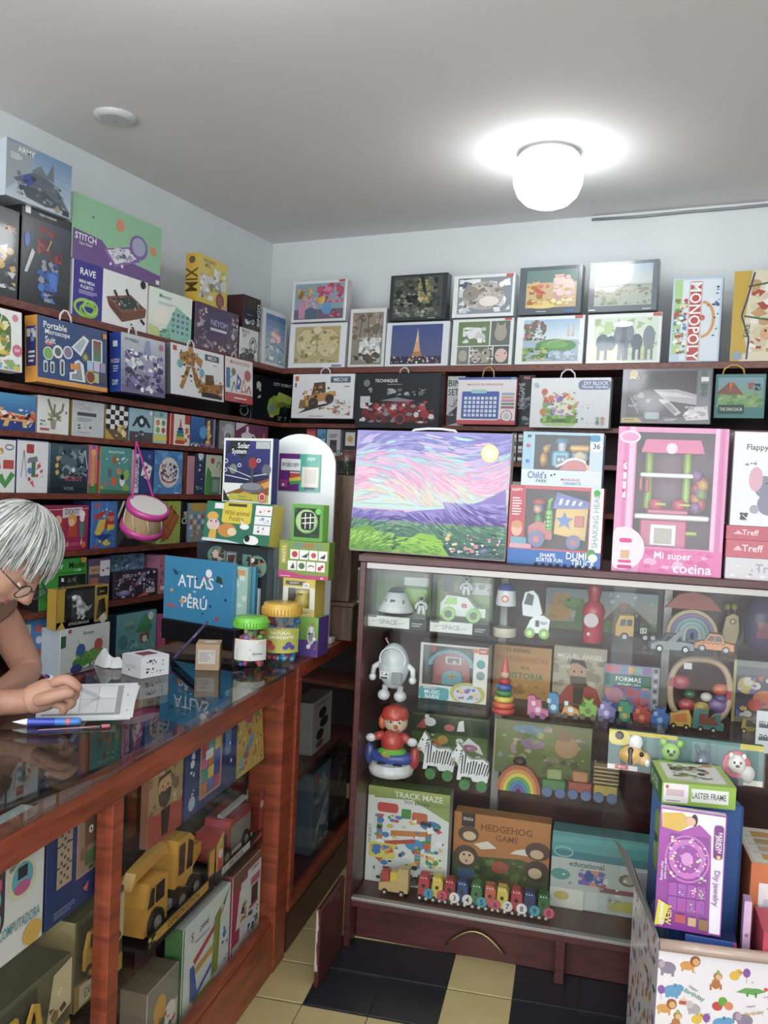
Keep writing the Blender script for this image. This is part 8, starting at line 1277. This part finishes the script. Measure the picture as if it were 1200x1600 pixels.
lp=lambda z,w:[face(Vector((1,a,z-.05*abs(a))).normalized())+Vector((.0008,0,0)) for a in (-w,-w/2,0,w/2,w)]
hs('lips',lambda q:(q.tube(lp(-.55,.24),[.001,.003,.0036,.003,.001],'#96584c',6),q.tube(lp(-.64,.22),[.001,.0035,.004,.0035,.001],'#9c5e50',6)),skin_mat)
# glasses
def gl(q):
    for s_ in (1,-1):
        c=Vector((.108,.034*s_,-.006)); q.tube([(c.x-.002*abs(sin(t*pi/9)),c.y+.025*cos(t*pi/9),c.z+.019*sin(t*pi/9)) for t in range(18)],.0017,'#2a2226',6,True)
        q.tube([(c.x,c.y+.025*s_,c.z+.008),(.06,.077*s_,.002),(.0,.083*s_,.002),(-.022,.08*s_,-.012)],.0018,'#2a2226',6)
    q.tube([(.108,.010,.0),(.112,0,.003),(.108,-.010,.0)],.0016,'#2a2226',6)
g_=hs('glasses',gl,M['plastic'])
def lens(q):
    for s_ in (1,-1): q.cyl((.1075,.034*s_,-.006),(.1085,.034*s_,-.006),.019,.019,'fff',16)
hs('lenses',lens,M['clear'])
# hair: a shell and many strands falling forward from the crown
def hsurf(d,off): 
    p=Vector((d.x*.100-.006,d.y*.082,d.z*.116+.004)); return p+d*off
cap=MB(); cap.M=HM; nu,nv=48,30; vs=[];idx={};fs=[]
def hairy(d):        # where hair grows: not on the face or the neck
    return d.z>.34 or (d.x<.34 and d.z>-.68+.9*max(0,d.x)) or (d.x<.62 and d.z>.05 and abs(d.y)>.35)
for j in range(nv+1):
    for i in range(nu):
        ph=-pi/2+pi*j/nv; t=2*pi*i/nu; d=Vector((cos(ph)*cos(t),cos(ph)*sin(t),sin(ph))).normalized() if 0<j<nv else Vector((0,0,-1 if j==0 else 1))
        idx[j,i]=(len(vs),d); vs.append(hsurf(d,.010+.003*sin(14*t+6*ph)))
for j in range(nv):
    for i in range(nu):
        q=[idx[j,i],idx[j,(i+1)%nu],idx[j+1,(i+1)%nu],idx[j+1,i]]
        if sum(hairy(k[1]) for k in q)>=3: fs.append(tuple(k[0] for k in q))
cap.add(vs,fs,L('#8f908c'),True); cap.build('hair_cap',hair_mat,pr)
st=MB(); st.M=HM; rnd=random.Random(11)
cr=Vector((-.45,0,.9)).normalized()
for n_ in range(1500):
    az=rnd.uniform(-pi,pi); a0=rnd.uniform(.02,1.0)
    e1=Vector((cr.z,0,-cr.x)); e2=Vector((0,1,0)); tg=e1*cos(az)+e2*sin(az)       # az 0: towards the forehead
    front=max(0,cos(az)); side_=abs(sin(az))
    lim=1.80*front**1.0+2.02*(1-front) if cos(az)>0 else 2.0
    L_=rnd.uniform(.6,1.1); a1=min(a0+L_,lim+rnd.uniform(-.1,.08))
    if a1<a0+.15: continue
    lift=rnd.uniform(.010,.021); pts=[]; sw=rnd.uniform(-.12,.12); m_=6
    for k in range(m_):
        q=a0+(a1-a0)*k/(m_-1); aa=az+sw*(k/(m_-1))**2+.18*side_*(1 if az<0 else -1)*(-1)*(k/(m_-1))
        t2=e1*cos(aa)+e2*sin(aa); d=(cr*cos(q)+t2*sin(q)).normalized(); p=hsurf(d,lift*(1-.25*(k/(m_-1))**2)+(.004 if k==m_-1 and q>1.4 else 0)); pts.append(p)
    st.tube(pts,[.0012,.0019,.0021,.002,.0017,.0006],rnd.choice(('#b6b7b4','#a4a6a3','#c6c7c3','#929492','#cfcfcb','#7c7e7c')),4)
tag(st.build('hair_strands',hair_mat,pr),kind='stuff')
# clothing
def cloth(name,names,edges,grow,col):
    c=MB(); v,f=skin([J[n][0]-O for n in names],[(names.index(a),names.index(b)) for a,b in edges],[tuple(q+grow for q in J[n][1]) if hasattr(J[n][1],'__len__') else J[n][1]+grow for n in names],0,2); c.add(v,f,L(col),True); c.build(name,M['fabric'],pr)
J['lu2']=(F(-1.468,1.89,1.105),.056); J['ru2']=(F(-1.54,1.51,1.10),.056); J['nb2']=(F(-1.50,1.72,1.185),(.085,.08))
cloth('sleeveless_top',['pel','sp','ch','nb2','ls','lu2','rs','ru2'],[('pel','sp'),('sp','ch'),('ch','nb2'),('ch','ls'),('ls','lu2'),('ch','rs'),('rs','ru2')],.012,'#7d5b49')
cloth('trousers',['pel','lhip','lk','la','rhip','rk','ra'],[('pel','lhip'),('lhip','lk'),('lk','la'),('pel','rhip'),('rhip','rk'),('rk','ra')],.016,'#2c3040')
# pen in the hand
tip=at_z(157,1089,CTZ+.0022); topp=dep(69,1055,d0-.045); d=topp-tip
pn=thing('ballpoint_pen','white pen with blue end held in the writing hand','pen',tip,0); pn.rotation_euler=Vector((0,0,1)).rotation_difference(d.normalized()).to_euler(); ln=d.length
MB().lathe([(.0006,0),(.0022,.012),(.0048,.03),(.0052,ln*.75)],'#d4d8dc',12).build('barrel',M['plastic'],pn); MB().lathe([(.0055,ln*.751),(.0055,ln*.8)],'#2a3a9a',12).build('ring',M['plastic'],pn)
MB().lathe([(.0052,ln*.801),(.0052,ln*.92),(.003,ln*.93)],'#e4e6ea',12).build('upper_barrel',M['plastic'],pn); MB().lathe([(.0038,ln*.931),(.0042,ln*.97),(.002,ln)],'#2a2f86',12).build('push_button',M['plastic'],pn)
bpy.data.scenes.remove(_tsc)
